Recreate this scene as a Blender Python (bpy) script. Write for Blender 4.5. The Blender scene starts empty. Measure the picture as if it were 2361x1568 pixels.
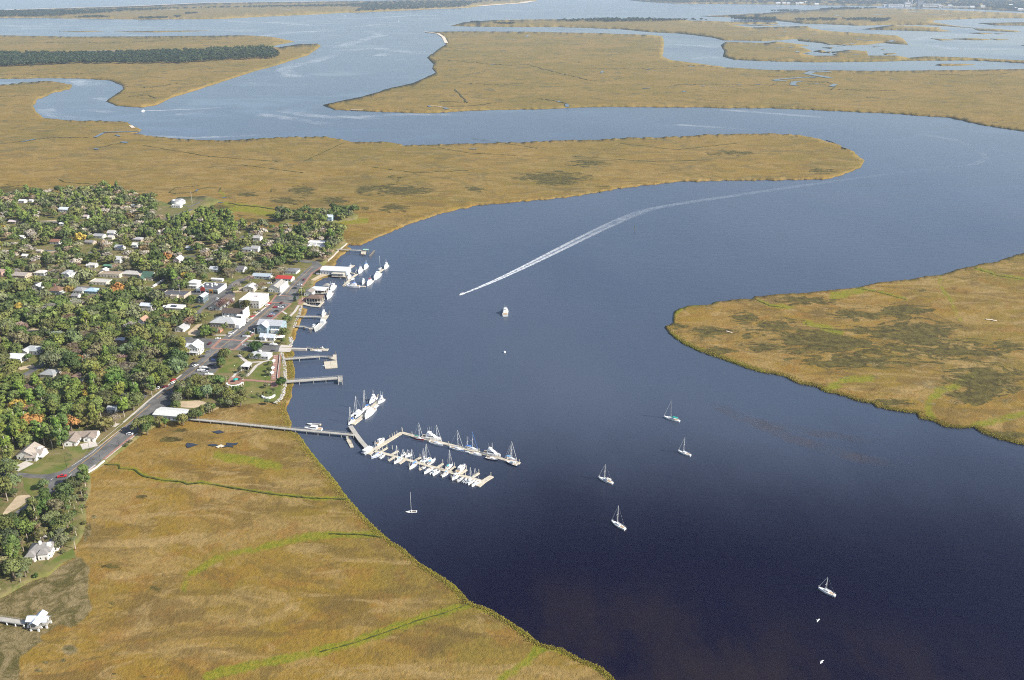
import bpy, bmesh, math, random
import numpy as np
from math import radians, sin, cos, pi, sqrt, atan2, hypot
from mathutils import Vector, Matrix, noise as mnoise
from mathutils.geometry import delaunay_2d_cdt
random.seed(7); RNG = np.random.default_rng(7)
scene = bpy.context.scene
COL = scene.collection

# ------------------------------------------------------------ camera
CAM_H, LENS_PX, HOR = 298.0, 2050.0, -60.0          # height (m), focal length and horizon row for a 2361 x 1568 frame
CX, CY = 1180.5, 784.0
PITCH = math.atan((CY - HOR) / LENS_PX); CP, SP = cos(PITCH), sin(PITCH)
cam = bpy.data.objects.new('camera', bpy.data.cameras.new('camera')); COL.objects.link(cam)
cam.location = (0, 0, CAM_H); cam.rotation_euler = (pi / 2 - PITCH, 0, 0)
cam.data.sensor_width = 36.0; cam.data.lens = LENS_PX / 2361 * 36
cam.data.clip_start = 1.0; cam.data.clip_end = 200000.0
scene.camera = cam

# ------------------------------------------------------------ light
SUN_EL, SUN_AZ = radians(36), atan2(0.95, -0.31)     # azimuth clockwise from +Y
world = bpy.data.worlds.new('World'); scene.world = world; world.use_nodes = True
wn = world.node_tree; bg = wn.nodes['Background']
sky = wn.nodes.new('ShaderNodeTexSky'); sky.sky_type = 'NISHITA'; sky.sun_disc = False
sky.sun_elevation = SUN_EL; sky.sun_rotation = SUN_AZ; sky.altitude = 0; sky.air_density = 1.0; sky.dust_density = 2.0; sky.ozone_density = 2.0
wn.links.new(sky.outputs[0], bg.inputs[0]); bg.inputs[1].default_value = 0.105
sun = bpy.data.objects.new('sun', bpy.data.lights.new('sun', 'SUN')); COL.objects.link(sun)
sun.data.energy = 4.4; sun.data.angle = radians(0.5); sun.data.color = (1.0, 0.955, 0.87)
sd = Vector((sin(SUN_AZ) * cos(SUN_EL), cos(SUN_AZ) * cos(SUN_EL), sin(SUN_EL)))
sun.rotation_euler = sd.to_track_quat('Z', 'Y').to_euler(); sun.location = sd * 500 + Vector((0, 400, 0))
vs = scene.view_settings; vs.view_transform = 'Standard'; vs.look = 'None'; vs.gamma = 1.0; vs.exposure = 0.90
scene.cycles.max_bounces = 6; scene.cycles.transparent_max_bounces = 12; scene.cycles.volume_bounces = 0
scene.cycles.use_denoising = False; scene.cycles.filter_width = 1.05; scene.cycles.sample_clamp_indirect = 4.0

# ------------------------------------------------------------ measuring: photo position -> point of the flat ground
REG = dict(o=(0, 0, .57642), A=(0, 700, 2.614), B=(700, 700, 2.614), C=(0, 1200, 2.614), D=(700, 1200, 2.614), E=(0, 1700, 2.614),
           F=(1300, 1500, 2.7776), G=(1180, 960, 3.92), H=(1320, 1540, 3.92), I=(1700, 1680, 5.6), J=(0, 2100, 2.5286),
           K=(1600, 1900, 2.459), M=(780, 960, 3.136), N=(480, 980, 3.136), O=(930, 1280, 4.6125), P=(0, 980, 3.136),
           t=(0, 0, 1.6864), u=(1350, 0, 1.6864), v=(2696, 0, 1.6864), R=(2600, 950, 1.5782), S=(0, 0, 1.0))
def px(r, x, y):
    a, b, k = REG[r]
    return ((a + x / k) * .57642, (b + y / k) * .57642)
def ground(p, z=0.0):
    """frame point (2361-wide) -> world point at height z"""
    x, y = (p[0] - CX) / LENS_PX, (p[1] - CY) / LENS_PX
    t = (CAM_H - z) / (SP + y * CP)
    return Vector((x * t, (CP - y * SP) * t, z))
def G3(r, x, y, z=0.0): return ground(px(r, x, y), z)
def frame(w):
    dx, dy, dz = w[0], w[1], w[2] - CAM_H
    zc = dy * CP - dz * SP; yc = dy * SP + dz * CP
    return (CX + LENS_PX * dx / zc, CY - LENS_PX * yc / zc)
def pts(s):
    """'A 1 2 3 4 B 5 6' -> frame points"""
    out, r, buf = [], 'o', []
    for tok in s.replace(',', ' ').split():
        if tok.isalpha(): r = tok; buf = []; continue
        buf.append(float(tok))
        if len(buf) == 2: out.append(px(r, *buf)); buf = []
    return out
LAND, MARSH = 1.7, 0.8
E1 = (ground((735, 615), LAND) - ground((150, 1105), LAND)); E1.z = 0; E1.normalize()
E2 = Vector((E1.y, -E1.x, 0)); GRID = atan2(E2.y, E2.x)          # the street grid: E2 across, E1 away

# ------------------------------------------------------------ materials
def lin(r, g, b):
    f = lambda c: c / 12.92 if c <= .04045 else ((c + .055) / 1.055) ** 2.4
    return (f(r / 255), f(g / 255), f(b / 255), 1)
class NT:
    def __init__(s, name):
        s.m = bpy.data.materials.new(name); s.m.use_nodes = True; s.t = s.m.node_tree; s.n = s.t.nodes; s.b = s.n['Principled BSDF']
        s.out = s.n['Material Output']; s._pos = None
    def new(s, k, **kw):
        n = s.n.new(k)
        for a, v in kw.items(): setattr(n, a, v)
        return n
    def link(s, a, b): s.t.links.new(a, b)
    def pos(s):
        if s._pos is None: s._pos = s.new('ShaderNodeNewGeometry').outputs['Position']
        return s._pos
    def val(s, sock, v):
        if hasattr(v, 'links'): s.link(v, sock)
        else: sock.default_value = v
    def scaled(s, v, sc, rot=0):
        n = s.new('ShaderNodeMapping'); s.link(v, n.inputs[0]); n.inputs['Scale'].default_value = sc; n.inputs['Rotation'].default_value = (0, 0, rot); return n.outputs[0]
    def noise(s, scale, detail=3, rough=.55, vec=None, dist=0):
        n = s.new('ShaderNodeTexNoise'); s.link(vec or s.pos(), n.inputs['Vector']); n.inputs['Scale'].default_value = scale
        n.inputs['Detail'].default_value = detail; n.inputs['Roughness'].default_value = rough; n.inputs['Distortion'].default_value = dist
        return n.outputs['Fac']
    def ramp(s, f, lo, hi, a=0., b=1.):
        n = s.new('ShaderNodeMapRange', interpolation_type='SMOOTHSTEP'); s.link(f, n.inputs[0])
        for i, v in zip((1, 2, 3, 4), (lo, hi, a, b)): n.inputs[i].default_value = v
        return n.outputs[0]
    def math(s, op, a, b=0., c=None):
        n = s.new('ShaderNodeMath', operation=op); s.val(n.inputs[0], a); s.val(n.inputs[1], b)
        if c is not None: s.val(n.inputs[2], c)
        return n.outputs[0]
    def mix(s, f, a, b, mode='MIX'):
        n = s.new('ShaderNodeMix', data_type='RGBA', blend_type=mode); s.val(n.inputs[0], f); s.val(n.inputs[6], a); s.val(n.inputs[7], b); return n.outputs[2]
    def attr(s, name, what='Fac'):
        n = s.new('ShaderNodeAttribute'); n.attribute_name = name; return n.outputs[what]
    def bump(s, h, strength, dist):
        n = s.new('ShaderNodeBump'); s.link(h, n.inputs['Height']); s.val(n.inputs['Strength'], strength); n.inputs['Distance'].default_value = dist; s.link(n.outputs[0], s.b.inputs['Normal'])
    def base(s, c, rough=.9, spec=.2):
        s.val(s.b.inputs['Base Color'], c); s.val(s.b.inputs['Roughness'], rough); s.b.inputs['Specular IOR Level'].default_value = spec; return s.m
MATS = {}
def mat(name, col, rough=.7, var=.25, scale=1.2, spec=.3, bump=0):
    """painted or weathered surface: base colour broken up by two scales of noise"""
    if name in MATS: return MATS[name]
    t = NT(name); c = tuple(col[:3]) + (1,)
    f = t.math('ADD', t.math('MULTIPLY', t.noise(scale, 4, .6), .7), t.math('MULTIPLY', t.noise(scale * .17, 2), .5))
    dk = tuple(x * (1 - var) for x in c[:3]) + (1,); lt = tuple(min(1, x * (1 + var * .6)) for x in c[:3]) + (1,)
    t.base(t.mix(t.ramp(f, .35, .85), dk, lt), rough, spec)
    if bump: t.bump(t.noise(scale * 3, 3), bump, .1)
    MATS[name] = t.m; return t.m
def omat(name, rough=.6, var=.15, scale=1.0, spec=.3):
    """colour comes from the object's own colour, weathered by noise"""
    if name in MATS: return MATS[name]
    t = NT(name); oc = t.new('ShaderNodeObjectInfo').outputs['Color']
    f = t.ramp(t.noise(scale, 4, .6), .3, .75, 1 - var, 1.05)
    g = t.new('ShaderNodeCombineColor')
    for i in range(3): t.link(f, g.inputs[i])
    t.base(t.mix(1.0, oc, g.outputs[0], 'MULTIPLY'), rough, spec); MATS[name] = t.m; return t.m

# ------------------------------------------------------------ objects
def tag(o, label=None, cat=None, group=None, kind=None):
    if label: o['label'] = label
    if cat: o['category'] = cat
    if group: o['group'] = group
    if kind: o['kind'] = kind
    return o
def mesh(name, v, f, m=None, smooth=False):
    me = bpy.data.meshes.new(name); me.from_pydata([tuple(p) for p in v], [], [tuple(q) for q in f])
    if m: me.materials.append(m)
    if smooth: me.polygons.foreach_set('use_smooth', [True] * len(me.polygons))
    me.update(); return me
def obj(name, me, parent=None, loc=None, rz=None, scale=None, color=None):
    o = bpy.data.objects.new(name, me); COL.objects.link(o)
    if parent: o.parent = parent
    if loc is not None: o.location = loc
    if rz is not None: o.rotation_euler = (0, 0, rz)
    if scale is not None: o.scale = scale
    if color is not None: o.color = tuple(color[:3]) + (1,)
    return o
def thing(name, loc, rz=0, **kw): return tag(obj(name, None, loc=loc, rz=rz), **kw)
class MB:
    """collects boxes, tubes and polygons into one mesh"""
    def __init__(s): s.v, s.f = [], []
    def add(s, v, f):
        n = len(s.v); s.v += [tuple(p) for p in v]; s.f += [tuple(i + n for i in q) for q in f]; return s
    def box(s, x0, x1, y0, y1, z0, z1):
        return s.add([(x0, y0, z0), (x1, y0, z0), (x1, y1, z0), (x0, y1, z0), (x0, y0, z1), (x1, y0, z1), (x1, y1, z1), (x0, y1, z1)],
                     [(3, 2, 1, 0), (4, 5, 6, 7), (0, 1, 5, 4), (1, 2, 6, 5), (2, 3, 7, 6), (3, 0, 4, 7)])
    def tube(s, a, b, r0, r1=None, n=6):
        a, b = Vector(a), Vector(b); r1 = r0 if r1 is None else r1
        d = b - a
        if d.length < 1e-6: return s
        q = d.to_track_quat('Z', 'Y').to_matrix(); v = []
        for c, r in ((a, r0), (b, r1)):
            for i in range(n):
                t = 2 * pi * i / n; v.append(c + q @ Vector((r * cos(t), r * sin(t), 0)))
        return s.add(v, [(i, (i + 1) % n, n + (i + 1) % n, n + i) for i in range(n)] + [tuple(range(n - 1, -1, -1)), tuple(range(n, 2 * n))])
    def slab(s, poly, z0, z1):
        n = len(poly); v = [(p[0], p[1], z0) for p in poly] + [(p[0], p[1], z1) for p in poly]
        return s.add(v, [tuple(range(n - 1, -1, -1)), tuple(range(n, 2 * n))] + [(i, (i + 1) % n, n + (i + 1) % n, n + i) for i in range(n)])
    def ball(s, c, rx, ry, rz, nu=8, nv=5):
        v = [(c[0], c[1], c[2] + rz)]; f = []
        for j in range(1, nv):
            a = pi * j / nv
            for i in range(nu): v.append((c[0] + rx * sin(a) * cos(2 * pi * i / nu), c[1] + ry * sin(a) * sin(2 * pi * i / nu), c[2] + rz * cos(a)))
        v.append((c[0], c[1], c[2] - rz)); L = len(v) - 1
        for i in range(nu):
            k = (i + 1) % nu; f.append((0, 1 + i, 1 + k)); f.append((L, L - nu + k, L - nu + i))
            for j in range(nv - 2): f.append((1 + j * nu + i, 1 + (j + 1) * nu + i, 1 + (j + 1) * nu + k, 1 + j * nu + k))
        return s.add(v, f)
    def me(s, name, m=None, smooth=False): return mesh(name, s.v, s.f, m, smooth)
    def build(s, name, m, parent=None, smooth=False, **kw): return obj(name, s.me(name, m, smooth), parent, **kw)

def inside(P, poly):
    P = np.asarray(P, float); poly = np.asarray(poly, float); x, y = P[:, 0], P[:, 1]; r = np.zeros(len(P), bool)
    a = poly; b = np.roll(poly, -1, 0)
    for (x0, y0), (x1, y1) in zip(a, b):
        if y0 == y1: continue
        c = ((y0 > y) != (y1 > y)) & (x < (x1 - x0) * (y - y0) / (y1 - y0) + x0); r ^= c
    return r
def seg_dist(P, line, closed=False):
    P = np.asarray(P, float); L = np.asarray(line, float); d = np.full(len(P), 1e9)
    n = len(L) if closed else len(L) - 1
    for i in range(n):
        a, b = L[i], L[(i + 1) % len(L)]; ab = b - a; l2 = max((ab ** 2).sum(), 1e-9)
        t = np.clip(((P - a) @ ab) / l2, 0, 1); q = P - a - t[:, None] * ab; d = np.minimum(d, np.hypot(q[:, 0], q[:, 1]))
    return d
def vnoise(P, sc, seed=0.):
    return np.array([mnoise.noise((p[0] * sc + seed, p[1] * sc * 2.2 + seed, seed)) for p in P])
def densify(poly, step, jit, closed=True, seed=0.):
    out = []; n = len(poly)
    for i in range(n if closed else n - 1):
        a, b = poly[i], poly[(i + 1) % n]; L = hypot(b[0] - a[0], b[1] - a[1]); k = max(1, int(L / step))
        for j in range(k):
            t = j / k; x, y = a[0] + (b[0] - a[0]) * t, a[1] + (b[1] - a[1]) * t
            q = 1.0 if j else .4
            jx = mnoise.fractal((x * .11 + seed, y * .2, seed), 1, 2, 3) * jit * q; jy = mnoise.fractal((x * .11, y * .2 + seed, 9 + seed), 1, 2, 3) * jit * .55 * q
            out.append((x + jx, y + jy))
    if not closed: out.append(poly[-1])
    return out
def sheet(name, poly, z, m, grid=0, drop=0.0, step=6, jit=0.0, fz=None, seed=0., attrs=None, extra=()):
    """a ground sheet with the given outline (frame points), tessellated; DROP > 0 adds a bank down the edge"""
    B = densify(poly, step, jit, seed=seed) if step else list(poly)
    P = list(B); n = len(B)
    if grid:
        A = np.array(B); x0, y0 = A.min(0); x1, y1 = A.max(0)
        gx, gy = np.meshgrid(np.arange(x0, x1, grid), np.arange(y0, y1, grid * .62))
        Q = np.stack([gx.ravel(), gy.ravel()], 1) + RNG.uniform(-.3, .3, (gx.size, 2)) * grid
        Q = Q[inside(Q, A)]; Q = Q[seg_dist(Q, A, True) > grid * .4]; P += [tuple(q) for q in Q]
    P += list(extra)
    vs_, _, fs, *_r = delaunay_2d_cdt([Vector(p) for p in P], [(i, (i + 1) % n) for i in range(n)], [], 1, 1e-5)
    V2 = np.array([(v.x, v.y) for v in vs_])
    zz = np.full(len(V2), z) + (fz(V2) if fz else 0)
    V = [ground(p, h) for p, h in zip(V2, zz)]; F = [tuple(reversed(f)) for f in fs]
    if drop:
        cnt = {}
        for f in F:
            for i in range(len(f)):
                a, b = f[i], f[(i + 1) % len(f)]
                cnt[(a, b)] = 1
        low = {}
        def lo(i):
            if i not in low: low[i] = len(V); V.append(Vector((V[i].x, V[i].y, V[i].z - drop)))
            return low[i]
        for (a, b) in list(cnt):
            if (b, a) not in cnt: F.append((b, a, lo(a), lo(b)))
    me = mesh(name, V, F, m, True); o = obj(name, me)
    nrm = me.polygons[0].normal.z if len(me.polygons) else 1
    if nrm < 0: me.flip_normals()
    if attrs:
        for an, fn in attrs.items():
            w = np.zeros(len(V)); w[:len(V2)] = fn(V2)
            if drop:
                for i, j in low.items(): w[j] = w[i]
            me.attributes.new(an, 'FLOAT', 'POINT').data.foreach_set('value', w.astype(np.float32))
    return o
def smooth(P, k=6):
    """Catmull-Rom through frame points"""
    P = [tuple(p) for p in P]; Q = [P[0]] + P + [P[-1]]; out = []
    for i in range(1, len(Q) - 2):
        a, b, c, d = (np.array(Q[j]) for j in (i - 1, i, i + 1, i + 2))
        for j in range(k): t = j / k; out.append(tuple(.5 * ((2 * b) + (c - a) * t + (2 * a - 5 * b + 4 * c - d) * t * t + (3 * b - a - 3 * c + d) * t ** 3)))
    return out + [P[-1]]
LAYER = [0]
def layer():
    LAYER[0] += 1; return (LAYER[0] % 90) * .0012
def ribbon(name, line, width, z, m, jit=0., step=6, taper=False, seed=0., lift=0.):
    """a strip of constant world width (m) along frame points, laid at height z"""
    z += layer()
    L = densify(line, step, jit, closed=False, seed=seed); W = [ground(p, z) for p in L]; V, F = [], []
    for i, p in enumerate(W):
        d = (W[min(i + 1, len(W) - 1)] - W[max(i - 1, 0)]); d.z = 0
        if d.length < 1e-6: d = Vector((1, 0, 0))
        d.normalize(); nrm = Vector((-d.y, d.x, 0)); w = width(i / (len(W) - 1)) if callable(width) else width
        if taper: w *= max(.12, sin(pi * min(1, .5 + .5 * (1 - i / (len(W) - 1)))))
        V += [p + nrm * w / 2, p - nrm * w / 2]
    for i in range(len(W) - 1): F.append((2 * i + 1, 2 * i + 3, 2 * i + 2, 2 * i))
    me = mesh(name, V, F, m); o = obj(name, me)
    uv = me.attributes.new('u', 'FLOAT', 'POINT'); uv.data.foreach_set('value', [0., 1.] * len(W))
    vv = me.attributes.new('s', 'FLOAT', 'POINT'); vv.data.foreach_set('value', [i / (len(W) - 1) for i in range(len(W)) for _ in (0, 1)])
    return o
# ------------------------------------------------------------ water
def water_mat():
    t = NT('water'); p = t.pos()
    big = t.noise(.004, 4, .55, t.scaled(p, (1, .55, 1)))
    # peat-brown estuary water, siltier over the shoals
    def blob(cx, cy, rx, ry):
        n = t.new('ShaderNodeVectorMath', operation='SUBTRACT'); t.link(p, n.inputs[0]); n.inputs[1].default_value = (cx, cy, 0)
        n2 = t.new('ShaderNodeVectorMath', operation='MULTIPLY'); t.link(n.outputs[0], n2.inputs[0]); n2.inputs[1].default_value = (1 / rx, 1 / ry, 0)
        n3 = t.new('ShaderNodeVectorMath', operation='LENGTH'); t.link(n2.outputs[0], n3.inputs[0]); return t.ramp(n3.outputs['Value'], 1.1, .1)
    c0 = ground((1650, 1568)); c1 = ground((1900, 1080)); c2 = ground((1400, 1460))
    silt = t.math('MAXIMUM', blob(c0.x, c0.y, 190, 60), t.math('MULTIPLY', blob(c2.x, c2.y, 120, 60), .8))
    silt = t.math('MULTIPLY', silt, t.ramp(t.noise(.03, 4, .6, t.scaled(p, (1, .5, 1))), .3, .65))
    # sky reflection's falloff painted into the water colour: dark near, paler further out
    c3 = ground((1950, 1680)); refl_fade = t.math('ADD', blob(c3.x, c3.y, 580, 340), t.math('MULTIPLY_ADD', t.noise(.006, 4, .6, t.scaled(p, (1, .5, 1))), .5, -.25))
    c = t.mix(t.ramp(big, .35, .65), (.0450, .0600, .0920, 1), (.0540, .0680, .0980, 1)); c = t.mix(t.ramp(refl_fade, -.12, .85), c, (.0024, .0011, .0115, 1)); c = t.mix(silt, c, (.013, .0085, .012, 1))
    fine = t.noise(.42, 3, .6, t.scaled(p, (.55, 1.5, 1), .25)); chop = t.noise(.09, 3, .6, t.scaled(p, (.6, 1.4, 1), .3))
    h = t.math('ADD', t.math('MULTIPLY', fine, .55), chop)
    slick = t.ramp(t.noise(.0045, 5, .62, t.scaled(p, (.55, 1.0, 1), .5), 1.2), .5, .68)
    c4 = G3('v', 1900, 260); calm = t.math('MULTIPLY', blob(c4.x, c4.y, 3400, 4200), t.ramp(t.noise(.0016, 4, .6), .35, .55)); slick = t.math('MAXIMUM', slick, calm)   # flooded flats lie calm
    t.bump(h, t.math('MULTIPLY_ADD', slick, -.22, .30), .8)
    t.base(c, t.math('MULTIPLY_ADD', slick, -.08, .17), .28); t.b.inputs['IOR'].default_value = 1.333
    return t.m
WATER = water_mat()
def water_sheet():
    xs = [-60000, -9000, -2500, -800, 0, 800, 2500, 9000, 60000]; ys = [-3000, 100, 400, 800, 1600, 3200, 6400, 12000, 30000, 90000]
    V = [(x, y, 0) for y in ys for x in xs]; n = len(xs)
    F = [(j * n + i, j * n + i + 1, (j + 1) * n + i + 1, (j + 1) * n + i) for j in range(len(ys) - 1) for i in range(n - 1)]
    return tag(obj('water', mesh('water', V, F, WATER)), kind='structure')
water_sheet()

# ------------------------------------------------------------ marsh
def marsh_mat():
    t = NT('marsh_grass'); p = t.pos()
    n1 = t.noise(.0085, 5, .6, dist=1.2); n2 = t.noise(.045, 5, .65, dist=.6); n3 = t.noise(.42, 4, .75); n4 = t.noise(1.5, 3, .8); n0 = t.noise(.0032, 5, .62, dist=.8); nb = t.noise(.017, 5, .68, t.scaled(p, (.6, 1.3, 1), .4), 1.6); nc = t.noise(.15, 4, .7)
    tan = (.228, .142, .034, 1); gold = (.214, .134, .022, 1); olive = (.150, .116, .022, 1); pink = (.262, .176, .064, 1); rust = (.212, .104, .022, 1); grn = (.108, .132, .010, 1); brown = (.125, .083, .025, 1)
    c = t.mix(t.ramp(n1, .42, .58), tan, gold); c = t.mix(t.math('MULTIPLY', t.ramp(n0, .45, .6), .75), c, olive); c = t.mix(t.math('MULTIPLY', t.ramp(nb, .47, .6), .75), c, pink); c = t.mix(t.math('MULTIPLY', t.ramp(n2, .5, .64), .55), c, rust)
    c = t.mix(t.math('MULTIPLY', t.ramp(t.noise(.013, 6, .7, t.scaled(p, (.8, 1.2, 1), 1.), 2.2), .51, .63), .72), c, brown)
    c = t.mix(t.math('MULTIPLY', t.ramp(t.noise(.021, 4, .6, t.scaled(p, (.7, 1.4, 1), .8), 1.8), .5, .62), .5), c, (.10, .066, .024, 1)); c = t.mix(t.math('MULTIPLY', t.ramp(t.noise(.026, 4, .6, t.scaled(p, (.7, 1.5, 1), .3), 2.), .53, .66), .55), c, (.31, .215, .09, 1))
    far = t.attr('far'); fo = t.noise(.0045, 6, .68, t.scaled(p, (1, .8, 1)), 1.0); c = t.mix(t.math('MULTIPLY', far, .8), c, t.mix(t.ramp(fo, .38, .6), (.200, .140, .042, 1), (.145, .114, .030, 1)))
    c = t.mix(t.math('MULTIPLY', far, t.ramp(t.noise(.009, 6, .72, None, 2.5), .53, .62, 0, .8)), c, (.085, .080, .038, 1))
    gn = t.ramp(t.math('ADD', t.attr('green'), t.math('ADD', t.math('MULTIPLY_ADD', nc, 1.6, -.8), t.math('MULTIPLY_ADD', n2, 1.4, -.75))), .35, .9); c = t.mix(t.math('MULTIPLY', gn, .92), c, t.mix(t.ramp(n3, .38, .62), grn, (.235, .21, .018, 1)))
    ol = t.ramp(t.math('ADD', t.attr('olive'), t.math('MULTIPLY_ADD', nc, .9, -.45)), .38, .58); c = t.mix(ol, c, t.mix(t.ramp(t.noise(.1, 6, .75, None, 1.4), .38, .62), (.075, .066, .022, 1), (.215, .165, .082, 1)))
    rn = t.ramp(t.noise(.055, 6, .75, t.scaled(p, (.6, 1.2, 1)), 1.2), .3, .7); rv = t.math('MULTIPLY', t.math('ADD', t.attr('rush'), t.math('MULTIPLY_ADD', rn, 1.5, -.72)), t.ramp(t.attr('rush'), 0., .12))
    ru = t.ramp(rv, .22, .5); c = t.mix(t.math('MULTIPLY', ru, .92), c, t.mix(t.ramp(nc, .36, .64), (.028, .027, .010, 1), (.098, .084, .022, 1)))
    sa = t.ramp(t.attr('sand'), .35, .6); c = t.mix(sa, c, (.55, .47, .36, 1))
    nf = t.math('SUBTRACT', 1., far); c = t.mix(t.math('MULTIPLY', t.ramp(n3, .36, .7, .0, .36), nf), c, (.07, .05, .014, 1)); c = t.mix(t.math('MULTIPLY', t.ramp(n4, .5, .72, 0, .22), nf), c, (.34, .24, .07, 1))
    t.base(c, .95, .08); t.bump(t.math('ADD', n3, t.math('MULTIPLY', n4, .4)), .7, 1.2); return t.m
MARSHM = marsh_mat()
def sandm():
    return mat('beach_sand', (.56, .47, .36), .95, .2, .2, .1)
RUSH = [  # dark needle-rush patches: region, centre, radii (same units)
    ('B', 1340, 160, 165, 60), ('B', 760, 205, 130, 26), ('B', 1170, 262, 225, 50), ('B', 1680, 265, 175, 60), ('B', 1000, 160, 70, 14), ('B', 1390, 330, 45, 9), ('B', 2010, 345, 70, 22),
    ('B', 2010, 160, 160, 55), ('B', 450, 340, 210, 45), ('B', 400, 450, 240, 22), ('B', 800, 470, 190, 26), ('B', 690, 425, 55, 12), ('B', 1520, 540, 60, 22), ('B', 1150, 555, 130, 26),
    ('o', 915, 437, 95, 15), ('o', 1275, 411, 105, 18), ('o', 1355, 377, 58, 8), ('o', 1095, 435, 32, 8), ('o', 910, 480, 42, 10), ('o', 918, 411, 28, 6), ('o', 1390, 430, 20, 5),
    ('o', 40, 440, 70, 13), ('o', 230, 440, 45, 7), ('o', 1690, 352, 70, 6), ('o', 1900, 395, 40, 5), ('A', 60, 140, 90, 60),
    ('R', 1200, 660, 720, 110), ('R', 800, 560, 260, 60), ('R', 1700, 600, 330, 100), ('R', 1950, 720, 380, 90), ('R', 400, 600, 170, 50), ('R', 600, 500, 130, 35), ('R', 1300, 780, 500, 60), ('R', 2100, 900, 300, 130),
    ('R', 2250, 1250, 150, 26), ('R', 2000, 1010, 180, 60), ('R', 1550, 1040, 160, 36), ('R', 1600, 460, 240, 50), ('R', 1000, 400, 230, 30), ('R', 200, 560, 70, 16), ('R', 420, 720, 160, 26), ('R', 2250, 690, 140, 50),
    ('R', 1700, 345, 50, 14), ('R', 1300, 480, 200, 50), ('J', 1130, 420, 120, 22), ('J', 1560, 650, 75, 24), ('J', 1130, 790, 50, 18), ('J', 1110, 840, 70, 26),
    ('E', 1480, 750, 55, 24), ('E', 1270, 715, 60, 14), ('E', 1180, 1490, 110, 18), ('E', 1790, 150, 130, 40), ('E', 1860, 60, 110, 26), ('J', 1450, 1540, 160, 30), ('J', 1230, 1445, 22, 14), ('J', 1150, 1500, 26, 20)]
GREENL = [  # creek sides where the cordgrass stays green: points, half-width (frame px)
    ('E 1070 410 1240 415 1250 455 1400 460 1500 530 1700 575 1900 590 1960 615 o 463 1112 560 1128 640 1140 720 1148 800 1150', 7),
    ('o 870 1232 760 1232 700 1240 640 1255 560 1270 500 1285 430 1330 425 1360', 13), ('o 1085 1390 1030 1410 960 1430 890 1455 820 1480 740 1500 660 1520 600 1530 480 1560', 17),
    ('o 1250 1490 1220 1520 1180 1550 1150 1568', 17), ('R 1780 1140 1755 1090 1765 1020 1820 985 1810 965 1930 940 1970 900 2080 850', 14), ('R 2040 1190 2200 1150 2361 1110', 12),
    ('R 1835 240 1830 290 1850 340 1900 390 1920 450 1960 520', 6), ('R 2050 190 2200 240 2361 262', 6), ('R 1300 315 1450 345 1620 390', 5), ('R 660 385 760 430 900 440', 6),
    ('B 1110 415 1060 360 870 330 660 310 560 290 460 285 500 240 540 220 460 170', 4), ('o 700 1018 740 1070 775 1110 800 1145 870 1220 930 1265 1020 1330 1085 1390 1170 1430 1245 1485 1340 1520 1420 1568', 9),
    ('R 120 600 200 660 300 710 450 760 560 800 700 845', 9), ('R 1100 965 1230 900 1400 890', 12), ('R 150 540 150 480 240 430 420 405', 6), ('R 1100 570 1200 610', 14), ('R 980 540 1100 570', 10), ('R 1350 330 1150 370', 12),
    ('B 540 340 800 360 1090 420', 14), ('B 1700 490 2000 480', 10), ('o 500 1050 640 1075', 16)]
OLIVE = pts('J 0 730 500 470 760 330 840 340 900 430 900 600 880 700 940 820 850 970 700 1030 600 990 420 1130 430 1170 200 1330 190 1568 190 1800 -600 1800 -600 760')
OLIVE2 = [('J', 710, 1260, 128, 78), ('J', 460, 1390, 70, 24), ('J', 630, 1370, 70, 30), ('J', 390, 1470, 70, 34), ('J', 575, 1480, 40, 18), ('J', 920, 300, 45, 20), ('E', 980, 960, 60, 36), ('E', 930, 1100, 40, 120), ('J', 860, 100, 40, 140)]
def ell(P, L):
    r = np.zeros(len(P))
    for (g, x, y, rx, ry) in L:
        c = px(g, x, y); k = REG[g][2] / .57642; r = np.maximum(r, 1 - (np.hypot((P[:, 0] - c[0]) / (rx / k), (P[:, 1] - c[1]) / (ry / k))) ** 1.3)
    return np.clip(r, 0, 1)
def a_rush(P): return ell(P, RUSH)
def a_green(P):
    r = np.zeros(len(P))
    for s, w in GREENL:
        L = pts(s); r = np.maximum(r, np.clip(1.25 - seg_dist(P, L) / w, 0, 1))
    return r
OLIVE3 = pts('R 150 600 420 560 900 540 1500 480 1900 560 2361 600 2361 1290 2100 1220 1780 1140 1400 1030 1000 930 600 800 300 690')
def a_olive(P): return np.maximum(np.clip(.5 + sdist(P, OLIVE3) / 50, 0, 1) * (.34 + .24 * np.array([mnoise.noise((q[0] * .02, q[1] * .04, 4)) for q in P])), a_olive0(P))
def sdist(P, L): return np.where(inside(P, L), 1, -1) * seg_dist(P, L, True)
def a_olive0(P): return np.maximum(np.clip(.5 + sdist(P, OLIVE) / 22, 0, 1), ell(P, OLIVE2))
def a_far(P): return np.clip((620 - P[:, 1]) / 500, 0, 1)
def marsh(poly, seed, grid=8, jit=2.2, z=MARSH, name='marsh', step=5, sandy=False):
    P = pts(poly) if isinstance(poly, str) else poly
    def fz(V):
        d = seg_dist(V, P, True); k = np.clip(1 - d / 5, 0, 1)
        return np.array([mnoise.noise((v[0] * .35, v[1] * .55, 3)) for v in V]) * (.25 + .2 * k) + .05 * k
    return tag(sheet(name, P, z, MARSHM, grid=grid, drop=1.2, step=step, jit=jit, fz=fz, seed=seed,
                     attrs=dict(rush=a_rush, green=a_green, olive=a_olive, far=a_far, sand=(lambda V: np.full(len(V), 1. if sandy else 0.)))), kind='structure')
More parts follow.
